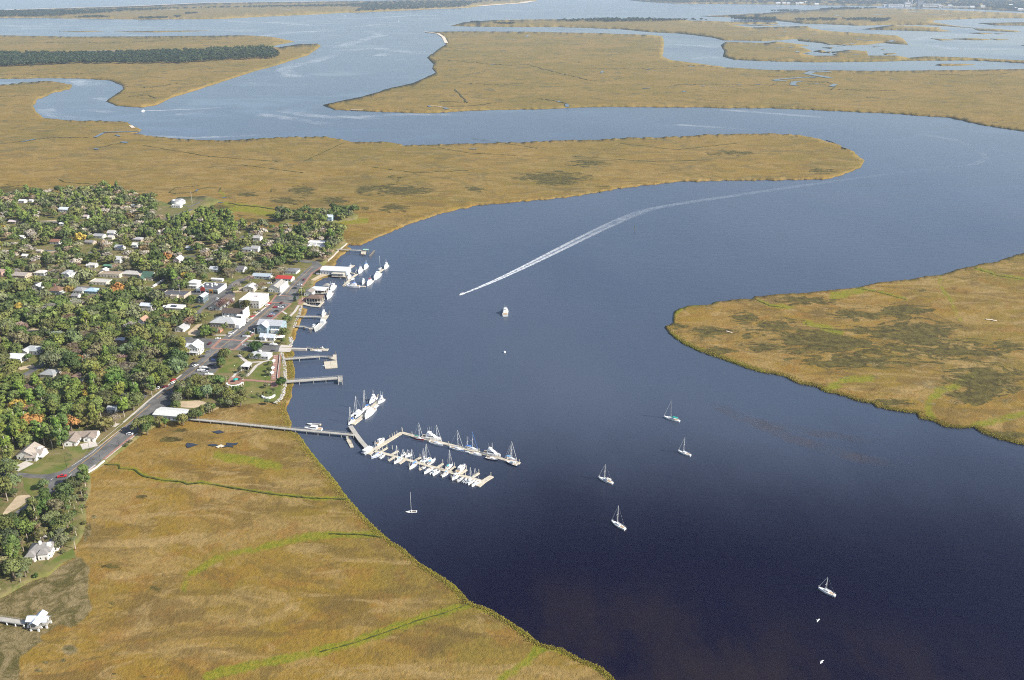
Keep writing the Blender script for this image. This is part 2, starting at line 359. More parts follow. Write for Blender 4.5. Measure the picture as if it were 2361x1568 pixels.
COAST = ('t -900 566 0 572 160 555 330 548 430 560 488 575 470 600 360 625 250 670 218 710 250 760 300 795 430 812 620 812 860 825 900 850 955 872 940 888 880 896 1000 915 1150 932 1330 942 1500 948 1900 925 2200 920 2320 945 2361 955 '
         'u 120 956 340 958 460 980 800 970 1260 958 1390 952 1700 942 2000 928 2361 918 v 160 910 500 900 680 900 860 912 1000 945 1110 975 1190 1010 o 1905 322 1960 345 1993 370 1985 385 1940 403 1900 412 1830 414 1700 415 1560 418 1450 430 1300 455 1180 465 1100 472 1020 490 940 517 890 538 '
         'G 1150 10 1040 65 900 75 830 60 810 100 880 130 800 170 790 200 700 260 640 330 620 400 600 420 585 480 570 555 440 585 330 650 308 690 320 735 300 765 300 880 210 960 130 1010 110 1050 190 1080 160 1170 90 1230 70 1330 30 1400 0 1500 '
         'O 1160 310 1110 380 1095 450 1080 560 1140 625 1110 700 1115 760 1150 920 1145 1040 1120 1180 1090 1300 1080 1430 1000 1568 D 1165 1130 1185 1200 1220 1290 1210 1370 1300 1410 1350 1470 1380 1530 '
         'o 740 1070 775 1110 800 1145 830 1180 870 1220 905 1250 930 1265 970 1300 1020 1330 1060 1360 1085 1390 1130 1405 1170 1430 1210 1455 1245 1485 1300 1498 1340 1520 1390 1540 1420 1568 1500 1660 -560 1660')
marsh(COAST, 1.3, grid=7, jit=4.2)
marsh('R 2900 0 2361 95 2210 140 2200 150 2090 165 2045 180 1960 195 1840 235 1730 245 1640 265 1430 285 1310 315 1200 325 1000 348 850 355 660 370 650 385 560 388 420 405 370 425 240 430 160 460 150 480 150 540 95 560 120 600 200 660 300 710 450 760 560 800 600 815 700 845 830 865 930 915 1040 935 1100 965 1230 995 1300 1025 1400 1040 1430 1065 1560 1090 1680 1100 1700 1135 1780 1150 1850 1185 1950 1195 2040 1190 2100 1230 2200 1265 2361 1305 2900 1440', 4.1, grid=8, jit=3.6)
marsh('u 590 215 680 225 735 270 730 300 690 325 605 388 650 430 640 460 665 488 600 520 510 560 330 600 280 620 150 655 0 685 -100 708 -20 738 300 752 600 762 1000 740 1400 733 1650 722 1850 718 2270 722 v 190 720 330 728 640 727 900 738 1200 752 1500 765 1630 778 1850 790 2070 840 2361 885 2900 1010 2900 470 2361 465 2000 472 1300 478 1062 474 900 476 600 470 330 452 250 440 0 408 u 2230 400 2190 378 2200 340 2200 265 2190 245 2100 235 1700 222 1300 214 850 212', 7.7, grid=8, jit=1.6)
marsh('t -900 238 0 238 500 247 1000 245 1650 238 1830 248 1985 280 1820 312 1870 320 2000 300 2140 294 2165 310 2080 370 1860 440 1720 478 1500 548 1330 605 1160 655 1060 705 960 722 790 712 717 682 760 650 832 600 825 575 740 540 560 528 340 525 -900 545', 9.2, grid=8, jit=1.2)
marsh('u 765 175 850 150 1050 135 1480 130 2270 125 v 100 138 230 140 380 148 690 150 705 160 380 165 530 185 900 175 920 190 1050 210 1500 240 1545 260 1580 300 1500 295 1400 288 1300 300 1200 305 1040 300 1000 290 840 275 830 262 700 270 600 275 330 270 250 250 100 232 0 222 u 2100 215 1900 195 1500 182 1000 180', 11.3, grid=9, jit=1.0)
marsh('v 350 282 600 290 690 280 910 305 840 312 900 330 930 345 860 362 940 375 1090 375 1060 350 1180 336 1300 345 1310 375 1500 375 1580 390 1700 380 1900 385 2361 408 2900 425 2900 445 2361 425 2000 405 1580 408 1300 415 950 418 600 410 400 400 330 380 340 340 315 305', 13.7, grid=9, jit=1.2)
marsh('v 180 108 650 85 950 65 1150 50 1700 62 2361 90 2900 100 2900 125 2361 122 2100 122 1760 135 1740 148 1900 175 2050 190 1750 170 1500 165 1230 172 1100 165 860 158 700 140 380 115 250 112', 15.1, grid=10, jit=.8)
for i, s in enumerate(('v 1270 197 1480 168 1800 185 1780 195 1870 210 1780 212 1550 205 1420 202', 'v 2050 155 2361 150 2900 150 2900 175 2361 172 2160 170', 'v 2020 192 2160 194 2340 210 2300 216 2050 205',
                       'v 1990 222 2060 220 2150 226 2080 229', 'v 2160 226 2230 226 2190 230', 'v 1730 258 1800 262 1900 268 1800 272', 'v 1870 261 1990 258 2140 264 2080 270 1980 268', 'v 2130 260 2260 266 2180 270',
                       'v 1762 438 1790 430 1960 430 2030 434 1940 440 1800 442', 'v 1000 320 1075 318 1060 328', 'v 1410 362 1500 356 1490 362 1430 370', 'v 1340 315 1366 314 1350 319', 'v 1394 334 1424 333 1410 337', 'v 940 345 990 336 1030 350 1000 354', 'v 1000 352 1060 346 1050 358',
                       'v 2340 304 2420 298 2420 310', 'v 400 213 630 208 700 210 560 215' .replace('v', 't'), 't 770 214 1050 208 1415 206 1300 211 1040 217', 'v 470 168 600 166 720 170 600 174')):
    marsh(s, 20 + i, grid=7, jit=.5, step=4)
# Cumberland-side barrier island and the far mainland
marsh('S -700 52 0 41 500 26 830 12 1400 5 1800 -2 2130 -5 2152 0 t 2361 82 2361 84 '.replace('t 2361 82 2361 84 ', '') + 'u 1320 10 1220 25 1040 32 880 52 500 68 84 86 t 2361 82 2100 98 1700 115 1480 128 900 130 450 125 290 120 0 120 -1100 128', 40.5, grid=9, jit=.6, z=1.2)
marsh('u 1960 0 2050 8 2130 15 2270 23 v 100 25 680 30 1000 35 1430 40 1700 50 2000 60 2361 78 2900 95 S 4600 -30 3400 -34 2500 -24', 44.5, grid=10, jit=.6, z=1.6)
for nm, s, w in (('beach', 'S -500 47 0 40 500 25 830 11 1400 4', 70), ('beach', 'u 590 214 680 226 715 250 735 290', 16), ('beach', 'u 960 40 1130 27 1240 20 1320 6', 90), ('beach', 't 1050 61 1195 62', 60),
                 ('beach', 'u 420 66 900 50', 25), ('beach', 't 0 121 290 121 900 131', 22), ('beach', 't 2080 99 2140 97', 30), ('beach', 'v 230 106 600 92', 20), ('beach', 'u 90 740 170 741', 5), ('beach', 't 880 846 900 862', 7), ('beach', 'u 1120 131 1480 129', 16), ('beach', 'u 2130 16 2361 23', 26), ('beach', 'v 0 23 200 26', 26)):
    tag(ribbon(nm, pts(s), w, 1.75 if w > 10 else 1.5, sandm(), jit=.4), kind='structure')

# ------------------------------------------------------------ creeks and pans inside the marsh
def creek_mat():
    t = NT('creek_mud'); t.base(t.mix(t.ramp(t.noise(.3, 3), .4, .6), (.044, .052, .014, 1), (.085, .088, .024, 1)), .95, .05); return t.m
MUD = creek_mat(); fm = NT('far_creek_mud'); fm.base((.085, .078, .036, 1), .95, .05); FMUD = fm.m
pan = NT('pan_water'); pan.base((.03, .035, .045, 1), .12, .5); pan.b.inputs['IOR'].default_value = 1.333; PAN = pan.m
CZ = 1.3
def creek(s, w, wet=False, jit=1.6): far = s[0] in 'tuv'; return tag(ribbon('creek', pts(s), (w if wet else (lambda q, w=w, f=far: w * (.9 if f else 1.) * (.75 + .5 * mnoise.noise((q * 23, w, 1.5)) + .25 * sin(q * 40)))), CZ + (.6 if far else 0), PAN if wet else FMUD if far else MUD, jit=jit * (2.2 if far and not wet else 1), step=5, seed=float(len(s))), kind='structure')
for s, w in (('E 1070 408 1240 413 1250 455 1400 460 1500 530 1700 575 1900 590 1960 615 o 463 1112 560 1128 640 1140 720 1148 800 1150', 1.15), ('o 880 1238 840 1232 760 1230', 1.1),
             ('R 2050 190 2200 240 2361 262', 1.3),
             ('R 1300 315 1450 345 1620 390', 1.2), ('R 660 385 760 430 850 440', 1.2), ('B 1110 415 1060 360 870 330 660 310 560 290', 3.2), ('B 460 170 480 135 330 130 240 150 200 180 0 190', 2.4),
             ('A 2091 110 1830 130 1770 180 1840 195', 2.2), ('A 620 45 680 75 1000 95 1050 125 1200 130', 2.4), ('t 0 968 200 945 350 925 600 925', 3.5), ('t 640 1000 680 990 830 960', 2.5), ('o 330 335 480 360 640 372', 2.2), ('o 700 372 790 330', 2.2),
             ('o 1010 340 1080 352 1190 358', 2.4), ('o 1320 360 1500 372 1640 368', 2.2), ('o 860 385 960 398 1080 392', 2.2), ('o 480 385 560 380 700 398', 2.), ('o 1430 330 1560 345 1700 330', 2.4), ('o 1090 318 1240 342', 2.2),
             ('u 650 402 800 408 1150 440 1300 430', 6), ('u 880 560 1030 570 1260 560', 5), ('u 790 600 880 690 700 680', 5), ('u 700 715 870 715 1110 685', 5), ('u 1360 662 1490 680 1550 700', 6), ('u 1660 460 2000 460 2230 465', 6), 
             ('u 1300 440 1700 540 1750 545', 5), ('v 0 570 420 570 800 572', 6), ('v 870 545 1050 555 1090 580 1060 605', 7), ('v 1100 600 1500 610', 5), ('v 1300 655 1390 660', 6), 
             ('t 0 500 300 498 640 490', 4), ('t 850 580 1000 590 1200 560', 4), ('t 870 650 1000 640 1050 660', 4), ('t 200 640 0 650', 4), ('v 0 445 130 440 280 445', 8), ('v 1700 500 2000 505 2250 495', 6), ('v 560 510 950 520', 5), ('t 300 285 700 290 1200 270', 8), ('t 900 260 1500 265', 8)):
    creek(s, w)
for s, w in (('v 1060 484 940 480 900 496 1000 515 1060 524', 26), ('v 960 520 860 522 700 535 680 542 760 545', 16), ('v 865 546 810 552 800 572 835 576', 16), ('v 1090 566 1060 582', 14), ('t 700 895 640 925', 7), ('t 150 955 240 936', 5), ('t 780 908 810 918', 5),
             ('t 700 890 940 885', 6), ('t 820 955 860 962', 9), ('t 640 1000 660 1006', 6), ('u 720 725 745 735', 10), ('u 1545 700 1550 720', 9), ('u 1490 680 1495 688', 8), ('u 615 712 625 720', 7), ('u 1040 435 1060 430', 8), ('u 2085 465 2110 468', 12), ('u 1780 490 1790 478', 8),
             ('u 2060 596 2110 592', 8), ('u 2330 618 2350 615', 8), ('v 60 616 80 613', 9), ('v 190 580 205 577', 9), ('v 425 569 455 570', 7), ('v 550 568 590 568', 8), ('v 950 564 975 564', 9), ('v 100 450 140 447', 8), ('u 890 1003 940 1004', 5), ('B 460 285 500 290', 4), ('B 500 240 530 230', 4), ('B 220 170 235 150', 3),
             ('u 850 231 880 231', 12), ('u 1110 246 1130 246', 12), ('u 1270 247 1290 236', 14), ('u 1140 267 1210 270', 10), ('u 990 231 1010 231', 10), ('t 555 346 700 342 890 344', 20), ('t 2110 360 2130 356', 8), ('v 1320 101 1460 94', 30), ('v 1720 96 1880 102', 30), ('v 1590 82 1640 78', 60), ('v 1090 103 1130 110', 26), ('t 910 90 970 87', 40), ('t 1010 88 1050 86', 40), ('t 1900 65 1970 68', 50), ('v 830 345 836 352', 16), ('v 690 322 740 320', 12), ('v 1250 268 1310 272', 16), ('v 1100 308 1160 300', 12), ('v 570 208 580 210', 14), ('v 670 200 690 198', 12), ('v 740 215 760 212', 12), ('v 475 240 485 238', 12), ('v 830 195 880 192', 12), ('v 930 228 960 228', 10), ('v 890 265 905 268', 12), ('v 1460 275 1480 270', 20)):
    creek(s, w, True, .5)
for s, w in (('v 1010 300 1060 296', 14), ('v 1230 262 1260 266', 20), ('v 1310 270 1340 274', 16), ('v 1370 270 1390 272', 16), ('v 1440 282 1490 278', 14), ('v 1180 296 1220 292', 14), ('v 960 226 930 228', 12), ('v 780 315 800 320', 14), ('v 880 360 910 354', 14), ('v 1140 352 1200 350', 16), ('v 1100 356 1070 364', 12), ('v 1210 368 1250 366', 12), ('v 620 198 650 196', 12), ('v 700 240 760 236', 10), ('v 1560 196 1620 194', 14), ('v 1200 180 1160 182', 14), ('v 640 160 700 163', 16), ('v 450 168 640 170', 14), ('v 590 285 650 290', 10), ('v 1400 310 1340 306', 14)):
    creek(s, w, True, .5)
for s, w in (('u 620 716 640 713 720 722', 6), ('R 480 590 520 600', 2.4),  ('R 2120 515 2190 525', 3.4)):
    tag(ribbon('sand_pan', pts(s), w * .6, CZ + .02, sandm(), jit=2), kind='structure')
for s in ('E 1955 185 2030 192 2075 205 2030 218 1990 232 1955 236 1945 215', 'D 540 1492 610 1498 660 1490 650 1512 590 1518 625 1545 560 1532 500 1540 480 1528 540 1512', 'D 380 1375 460 1362 530 1380 450 1398', 'D 330 1512 420 1505 470 1522 400 1530'):
    tag(sheet('marsh_pan', pts(s), CZ - .05, PAN, step=2.5, jit=1.6, seed=len(s)), kind='structure')
creek('o 1085 1390 1030 1411 960 1431 890 1457 820 1481 740 1502', .8)
sa = [ ('D 440 1540 480 1520 500 1535', 3)]
for s, w in sa: tag(ribbon('sand_pan', pts(s), w, CZ, sandm(), jit=1), kind='structure')

# ------------------------------------------------------------ upland under the town
def grass_mat():
    t = NT('town_grass'); n1 = t.noise(.03, 4, .6); n2 = t.noise(.2, 4, .65); n3 = t.noise(1.3, 3)
    c = t.mix(t.ramp(n1, .42, .6), (.125, .120, .035, 1), (.165, .132, .062, 1)); c = t.mix(t.ramp(n2, .5, .7), c, (.075, .092, .022, 1)); c = t.mix(t.ramp(n3, .45, .8, 0, .5), c, (.05, .05, .02, 1))
    c = t.mix(t.ramp(t.noise(.07, 3), .62, .72, 0, .7), c, (.26, .2, .125, 1)); t.base(c, .95, .1); t.bump(n3, .5, .3); return t.m
GRASSM = grass_mat()
UPLAND = pts('o -560 470 -100 476 0 470 60 455 200 440 330 452 385 468 410 455 475 452 510 462 470 482 435 494 425 506 480 515 560 520 640 530 680 525 730 525 790 545 G 815 48 650 195 515 325 430 405 440 470 560 540 420 575 300 640 280 700 270 740 280 770 280 870 190 940 110 1000 60 1080 60 1150 20 1240 -20 1350 -60 1480 '
             'O 1040 340 1080 420 1070 480 1060 560 900 610 930 690 980 850 980 1100 970 1200 920 1440 800 1540 D 1050 1080 960 1050 750 1080 500 1100 400 1150 250 1200 130 1250 40 1260 C 1960 1255 1700 1275 1560 1350 1480 1405 E 1480 95 1110 390 910 525 945 560 950 640 930 720 890 820 900 1000 860 1140 830 1200 760 1290 790 1370 660 1430 500 1568 '
             'J 430 520 300 560 180 630 80 690 0 730 -500 850 o -560 1560')
LANDO = tag(sheet('land', UPLAND, LAND, GRASSM, grid=14, drop=1.4, step=6, jit=1.0, seed=2.2), kind='structure')
HAMMOCK = pts('B 1000 470 1120 400 1300 395 1560 400 1660 370 1800 370 1920 420 1900 460 1700 490 1640 510 1480 510 1250 490 1100 500')
tag(sheet('land', HAMMOCK, LAND, GRASSM, grid=10, drop=1.2, step=6, jit=1.0, seed=3.2), kind='structure')
LAWN = NT('lawn'); n2 = LAWN.noise(.5, 3); LAWN.base(LAWN.mix(LAWN.ramp(LAWN.noise(.08, 4), .4, .65), LAWN.mix(n2, (.075, .105, .02, 1), (.11, .125, .03, 1)), (.16, .14, .05, 1)), .95, .1); LAWN = LAWN.m
def flat(name, s, z, m, jit=0., step=8): return tag(sheet(name, pts(s), LAND + z + layer() * .12, m, step=step, jit=jit), kind='structure')
for s in ('O 330 1060 370 960 500 830 560 800 690 790 740 880 700 1000 700 1110 560 1120 340 1100', 'O 240 1140 560 1150 760 1240 880 1200 900 1380 780 1500 620 1500 300 1400 260 1300', 'O 0 720 60 700 180 740 210 820 100 900 0 990', 'D 570 620 650 610 710 650 640 760 480 760 420 770',
          'E 700 240 830 220 930 240 850 330 770 350', 'E 230 480 330 420 520 390 740 400 660 470 490 515', 'J 560 330 740 235 770 325 600 395 490 480 420 440', 'E 240 560 470 570 480 620 330 740 260 690', 'N 1000 25 1200 30 1160 100 1000 90', 'B 440 1090 620 1080 640 1110 560 1130', 'B 1180 1040 1350 1000 1260 1060', 'N 880 130 830 130 800 190 900 240 970 200', 'A 1520 300 1990 300 1960 330 1700 330'):
    flat('lawn', s, .02, LAWN, .6)
DIRT = mat('sandy_ground', (.42, .33, .22), .95, .25, .3, .1)
for s in ('D 50 1060 250 1050 370 1080 200 1130 60 1120', 'N 850 1095 960 1000 1030 985 1020 1060 1060 1110 960 1140 860 1130', 'G 250 620 420 530 560 540 440 575 310 640', 'B 580 1190 720 1170 700 1220 600 1230', 'M 1310 80 1380 60 1440 60 1400 110 1340 120', 'A 420 480 620 470 620 500 430 500', 'A 380 780 580 785 570 810 400 805', 'N 10 810 140 750 200 760 120 830', 'E 60 880 180 740 300 730 340 760 200 860 0 970', 'B 1300 730 1400 720 1380 760 1320 770', 'P 320 1040 700 1060 680 1100 330 1090', 'P 920 1160 1040 1130 1040 1170 940 1190', 'P 190 1540 420 1500 440 1540 260 1568'):
    flat('dirt_lot', s, .03, DIRT, .8)
CONC = mat('concrete', (.44, .40, .35), .85, .18, .6, .2)
def brick_mat():
    t = NT('brick_paving'); b = t.new('ShaderNodeTexBrick'); t.link(t.scaled(t.pos(), (1, 1, 1), GRID), b.inputs[0]); b.inputs['Scale'].default_value = .5
    b.inputs['Color1'].default_value = (.25, .105, .075, 1); b.inputs['Color2'].default_value = (.20, .085, .062, 1); b.inputs['Mortar'].default_value = (.33, .24, .19, 1); b.inputs['Mortar Size'].default_value = .03
    t.base(t.mix(t.ramp(t.noise(.4, 3), .4, .7, 0, .35), b.outputs[0], (.33, .2, .15, 1)), .9, .15); return t.m
BRICK = brick_mat()
# ------------------------------------------------------------ streets
asp = NT('asphalt'); asp.base(asp.mix(asp.ramp(asp.noise(.12, 5, .65), .35, .7), (.085, .083, .08, 1), (.15, .145, .135, 1)), .9, .15); ASPH = asp.m
ROADS = ['E 500 515 620 490 720 448 960 268 1150 128 1320 0 C 1560 1035 1800 850 2091 622 D 375 506 480 411 600 318 790 194 960 68 B 1000 1330 1085 1252 1200 1148 1330 1020 1440 935 1420 905 1330 915 1300 885 1500 905 1540 950 1440 1030 1335 1150 1290 1200 1300 1290 1200 1347 D 1010 206 825 345 720 438 900 448 1100 470 1080 545 830 540 620 523 470 560 430 620 470 680 420 760 300 790 240 785 C 1940 880 1800 1060 1770 1100 1620 1210 1400 1400 E 1380 105 1050 378 870 520 690 645 560 700 420 800 220 940 100 1010 0 1060 -200 1140 -200 1090 0 1000 180 895 340 780 460 680 505 640 500 580 470 560 230 545 0 540 -200 535 -200 490 0 485 230 500 380 518',
         'D 480 411 375 506 300 505 160 468 0 440 C 1780 385 1980 388', 'N 100 538 500 555 900 580 1100 590 1240 592 1300 560 1400 470 1480 430 1568 415 1568 440 1480 470 1380 560 1440 605 1440 640 1260 645 1210 690 1040 810 1000 880 920 870 1000 800 1130 690 1110 640 900 620 600 610 520 592 100 580',
         'P 400 462 620 480 850 500 1120 520 N 100 560 N 100 580 P 1100 560 850 520 600 505 400 490']
ROADS = [r for r in ROADS]
for r in ROADS: flat('road', r, .05, ASPH)
STREETS = [('A 1720 462 1800 432 1900 400 2010 355', 6), ('A 1880 310 1990 330 2091 280', 3), ('A 420 490 620 492', 6), ('A 380 792 580 790', 6), ('A 930 805 1045 800', 9), ('B 90 850 290 850', 5), ('B 690 655 790 610', 7), ('C 150 842 330 742 490 645', 6), ('C 1260 992 1400 1000 1530 1015', 7), ('C 280 322 590 335', 5),
           ('C 1480 500 1600 420', 5), ('A 0 735 60 710', 7), ('B 1240 895 1420 915', 5), ('M 500 560 640 480 700 470', 6), ('N 130 585 110 800', 5)]
for s, w in STREETS: tag(ribbon('side_street', pts(s), w, LAND + .045, ASPH, jit=.5), kind='structure')
for s, w in (('E 150 470 310 390', 8), ('E 850 230 1010 190', 9), ('J 400 110 470 90', 8), ('B 30 1130 190 1100', 4), ('N 390 540 570 425', 2.4), ('C 1230 1310 1150 1300', 5), ('N 1180 1130 1330 1130', 2.2)):
    tag(ribbon('driveway', pts(s), w, LAND + .048, CONC, jit=.2), kind='structure')
YEL = mat('yellow_marking', (.50, .27, .05), .8, .2, .8); WHI = mat('white_marking', (.62, .60, .55), .8, .2, .8)
def mark(s, w, m=YEL, off=0): tag(ribbon('road_marking', pts(s), w, LAND + .056 + off, m), kind='structure')
mark('E 720 500 1000 290 1180 130 1290 40', .35); mark('C 1030 1530 1300 1320 1570 1095', .35); mark('C 1640 1030 1800 905 2091 690', .3); mark('D 265 690 470 500 600 400', .3); mark('D 600 400 740 300 870 190', .28); mark('D 870 190 1050 40', .28); mark('D 660 360 700 330', .28)
mark('D 880 195 960 130 1020 80', .25); mark('B 1160 1250 1220 1170 1330 1060 1440 960', .3); mark('B 1390 1090 1440 1040 1480 985', .25)
mark('E 750 430 960 290 1290 20', .25, WHI); mark('C 990 1530 1300 1275 1530 1090', .25, WHI); mark('E 560 690 650 610 750 510', .25, WHI); mark('E 530 575 550 560', .3, WHI); mark('C 1640 985 1830 840', .2, WHI)
for i in range(9): mark('D %d %d %d %d' % (1010 + 0 - i * 22 - 40, 215 + i * 17, 1050 - i * 22 - 40 - 5, 205 + i * 17 - 4), .14, WHI)
CW = [('D 480 411 600 416 725 428', 2.4), ('D 385 503 500 508 622 520', 2.4), ('D 385 503 430 460 480 411', 3), ('D 622 520 720 432 825 350', 2.6), ('B 1085 1258 1210 1268', 1.8), ('B 1000 1332 1100 1335 1215 1345', 1.8), ('B 780 1505 880 1508 990 1515', 1.8),
      ('B 1215 1345 1010 1515 960 1560', 2.2), ('B 1440 1015 1400 1070 1340 1150 1330 1165', 2.2), ('B 1530 960 1470 1010 1440 1015', 2.2), ('E 1410 95 1090 355', 2.4), ('E 1000 430 870 520 760 590 690 640', 2.2), ('O 830 640 790 1100', 6.4), ('O 130 1100 400 1115 640 1135 850 1150', 3.2), ('O 770 1130 770 1240', 5), ('B 1060 1255 1000 1330 960 1380', 2)]
for s, w in CW: tag(ribbon('brick_path', pts(s), w, LAND + .06, BRICK), kind='structure')
flat('brick_plaza', 'D 590 790 660 790 740 830 700 880 560 880 550 850', .062, BRICK); flat('brick_plaza', 'G 60 940 130 900 200 890 210 910 110 1000 40 1010', .062, BRICK)
for i in range(12):
    a = px('O', 835 - i * 3.4, 665 + i * 37); b = px('O', 765 - i * 1.8, 655 + i * 37); tag(ribbon('paving_band', [b, a], .5, LAND + .066, CONC), kind='structure')
for s, w in (('O 110 640 250 760 350 790', 3), ('O 560 770 440 840 350 950 260 1040', 2.6), ('O 350 780 560 770 700 740', 2.2), ('D 560 385 780 205', 1.6), ('B 950 1380 790 1510', 2), ('B 1200 1155 1090 1262', 1.5), ('M 1300 820 1250 900 1190 960', 2.5), ('M 1090 890 1150 930', 2), ('O 280 385 560 395 765 412', 1.4), ('E 1000 415 880 505', 1.3), ('E 1440 85 1100 360', .8), ('C 1290 1280 1560 1045 1900 780', 1.5), ('O 160 420 320 290', 1.2), ('O 0 1060 50 1000 200 900', 2.2)):
    tag(ribbon('sidewalk', pts(s), w, LAND + .07, CONC), kind='structure')
flat('boat_ramp', 'O 900 455 1090 475 1095 500 860 510 O 1090 515 1080 570 1050 590 800 580', .04, CONC)
# riprap: a strip of heaped stones along the bulkhead
ROCKM = mat('riprap_rock', (.36, .34, .31), .9, .35, .8, .15)
def riprap(s, w, n, zb=1.2):
    L = densify(pts(s), 3, 0, closed=False); mb = MB()
    for i in range(n):
        p = random.choice(L); g = ground(p, zb); mb.ball((g.x + random.uniform(-w, w), g.y + random.uniform(-w, w), zb + random.uniform(-.1, .6)), random.uniform(.4, .9), random.uniform(.4, .9), random.uniform(.3, .6), 5, 3)
    return tag(mb.build('riprap', ROCKM), kind='stuff')
riprap('O 910 600 930 690 960 850 970 1060 975 1180 930 1380 880 1470 780 1540', 1.1, 420); riprap('O 1060 330 1085 400 1070 470', 1.5, 120); riprap('G 90 1040 70 1150 20 1260 -20 1380', 1.2, 130)
# ------------------------------------------------------------ houses
WALLM = omat('painted_wall', .75, .14, .5); ROOFM = omat('roofing', .6, .2, .7, .35); TRIM = mat('white_trim', (.72, .71, .68), .6, .1)
GLASS = NT('window_glass'); GLASS.base((.03, .035, .045, 1), .12, .5); GLASS = GLASS.m
HOUSES = []
def window_mesh():
    mb = MB().box(-.6, .6, -.06, .0, -.8, .8); n = len(mb.f); mb.box(-.45, -.04, -.1, -.061, -.66, .66); mb.box(.04, .45, -.1, -.061, -.66, .66)
    me = mb.me('window', TRIM); me.materials.append(GLASS)
    for i, p in enumerate(me.polygons): p.material_index = 0 if i < n else 1
    return me
WIN = window_mesh()
DOORM = mat('door_paint', (.16, .12, .09), .6, .2); DOOR = MB().box(-.55, .55, -.08, 0, 0, 2.1).me('door', DOORM)
def block(root, w, d, h, roof, rh, ridge, wc, rc, x=0, y=0, z=0, ov=.5, openw=False):
    """one volume of a house: walls with their gables, and its roof"""
    a, b = w / 2, d / 2; mb = MB(); rc = tuple(v * .92 for v in rc)
    if not openw:
        mb.add([(x - a, y - b, z), (x + a, y - b, z), (x + a, y + b, z), (x - a, y + b, z), (x - a, y - b, z + h), (x + a, y - b, z + h), (x + a, y + b, z + h), (x - a, y + b, z + h)],
               [(0, 1, 5, 4), (1, 2, 6, 5), (2, 3, 7, 6), (3, 0, 4, 7)])
        if roof == 'gable':
            if ridge == 'a': mb.add([(x - a, y - b, z + h), (x - a, y + b, z + h), (x - a, y, z + h + rh), (x + a, y - b, z + h), (x + a, y + b, z + h), (x + a, y, z + h + rh)], [(1, 0, 2), (3, 4, 5)])
            else: mb.add([(x - a, y - b, z + h), (x + a, y - b, z + h), (x, y - b, z + h + rh), (x - a, y + b, z + h), (x + a, y + b, z + h), (x, y + b, z + h + rh)], [(0, 1, 2), (4, 3, 5)])
        mb.build('wall', WALLM, root, color=wc)
    r = MB(); zt = z + h; t = .18
    if roof == 'flat':
        r.box(x - a + .25, x + a - .25, y - b + .25, y + b - .25, zt - .35, zt - .15); ro = r.build('roof', ROOFM, root, color=rc)
        p = MB()
        for q in ((x - a - .05, x + a + .05, y - b - .05, y - b + .25), (x - a - .05, x + a + .05, y + b - .25, y + b + .05), (x - a - .05, x - a + .25, y - b + .25, y + b - .25), (x + a - .25, x + a + .05, y - b + .25, y + b - .25)): p.box(*q, zt, zt + .45)
        p.build('parapet', WALLM, root, color=[min(1, c * 1.05) for c in wc]); return ro
    dz = rh * ov / (b if ridge == 'a' else a)
    if roof == 'gable':
        if ridge == 'a': q = [(x - a - ov, y - b - ov, zt - dz), (x + a + ov, y - b - ov, zt - dz), (x + a + ov, y, zt + rh), (x - a - ov, y, zt + rh), (x - a - ov, y + b + ov, zt - dz), (x + a + ov, y + b + ov, zt - dz)]; fs = [(0, 1, 2, 3), (3, 2, 5, 4)]
        else: q = [(x - a - ov, y - b - ov, zt - dz), (x - a - ov, y + b + ov, zt - dz), (x, y + b + ov, zt + rh), (x, y - b - ov, zt + rh), (x + a + ov, y - b - ov, zt - dz), (x + a + ov, y + b + ov, zt - dz)]; fs = [(3, 2, 1, 0), (4, 5, 2, 3)]
    else:   # hip
        A, B = a + ov, b + ov; k = min(A, B) * (1 if roof == 'hip' else .999); dz = rh * ov / k
        if A >= B: p1, p2 = (x - A + k, y, zt + rh), (x + A - k, y, zt + rh)
        else: p1, p2 = (x, y - B + k, zt + rh), (x, y + B - k, zt + rh)
        q = [(x - A, y - B, zt - dz), (x + A, y - B, zt - dz), (x + A, y + B, zt - dz), (x - A, y + B, zt - dz), p1, p2]
        fs = [(0, 1, 5, 4), (1, 2, 5), (2, 3, 4, 5), (3, 0, 4)] if A >= B else [(0, 1, 4), (1, 2, 5, 4), (2, 3, 5), (3, 0, 4, 5)]
    n = len(q); q2 = [(u, v, s + t) for u, v, s in q]; edges = {}
    r.add(q2, fs); r.add(q, [tuple(reversed(f)) for f in fs])
    for f in fs:
        for i in range(len(f)): edges[(f[i], f[(i + 1) % len(f)])] = 1
    rim = [(i, j) for (i, j) in edges if (j, i) not in edges]
    for i, j in rim: r.add([q[i], q[j], q2[j], q2[i]], [(0, 1, 2, 3)])
    return r.build('roof', ROOFM, root, color=rc)
def windows(root, w, d, h, x=0, y=0, z=0, step=3.2, sides='fr', sc=1.0):
    for st in range(max(1, int(h / 2.9))):
        zc = z + 1.7 + st * 2.8
        if zc + .8 > z + h: break
        if 'f' in sides:
            n = max(1, int(w / step))
            for i in range(n):
                wx = x - w / 2 + (i + .5) * w / n
                if st == 0 and i == n // 2 and n > 1: obj('door', DOOR, root, (wx, y - d / 2, z + .02)); continue
                obj('window', WIN, root, (wx, y - d / 2, zc), 0, (sc, 1, sc))
        if 'r' in sides:
            n = max(1, int(d / step))
            for i in range(n): obj('window', WIN, root, (x + w / 2, y - d / 2 + (i + .5) * d / n, zc), pi / 2, (sc, 1, sc))
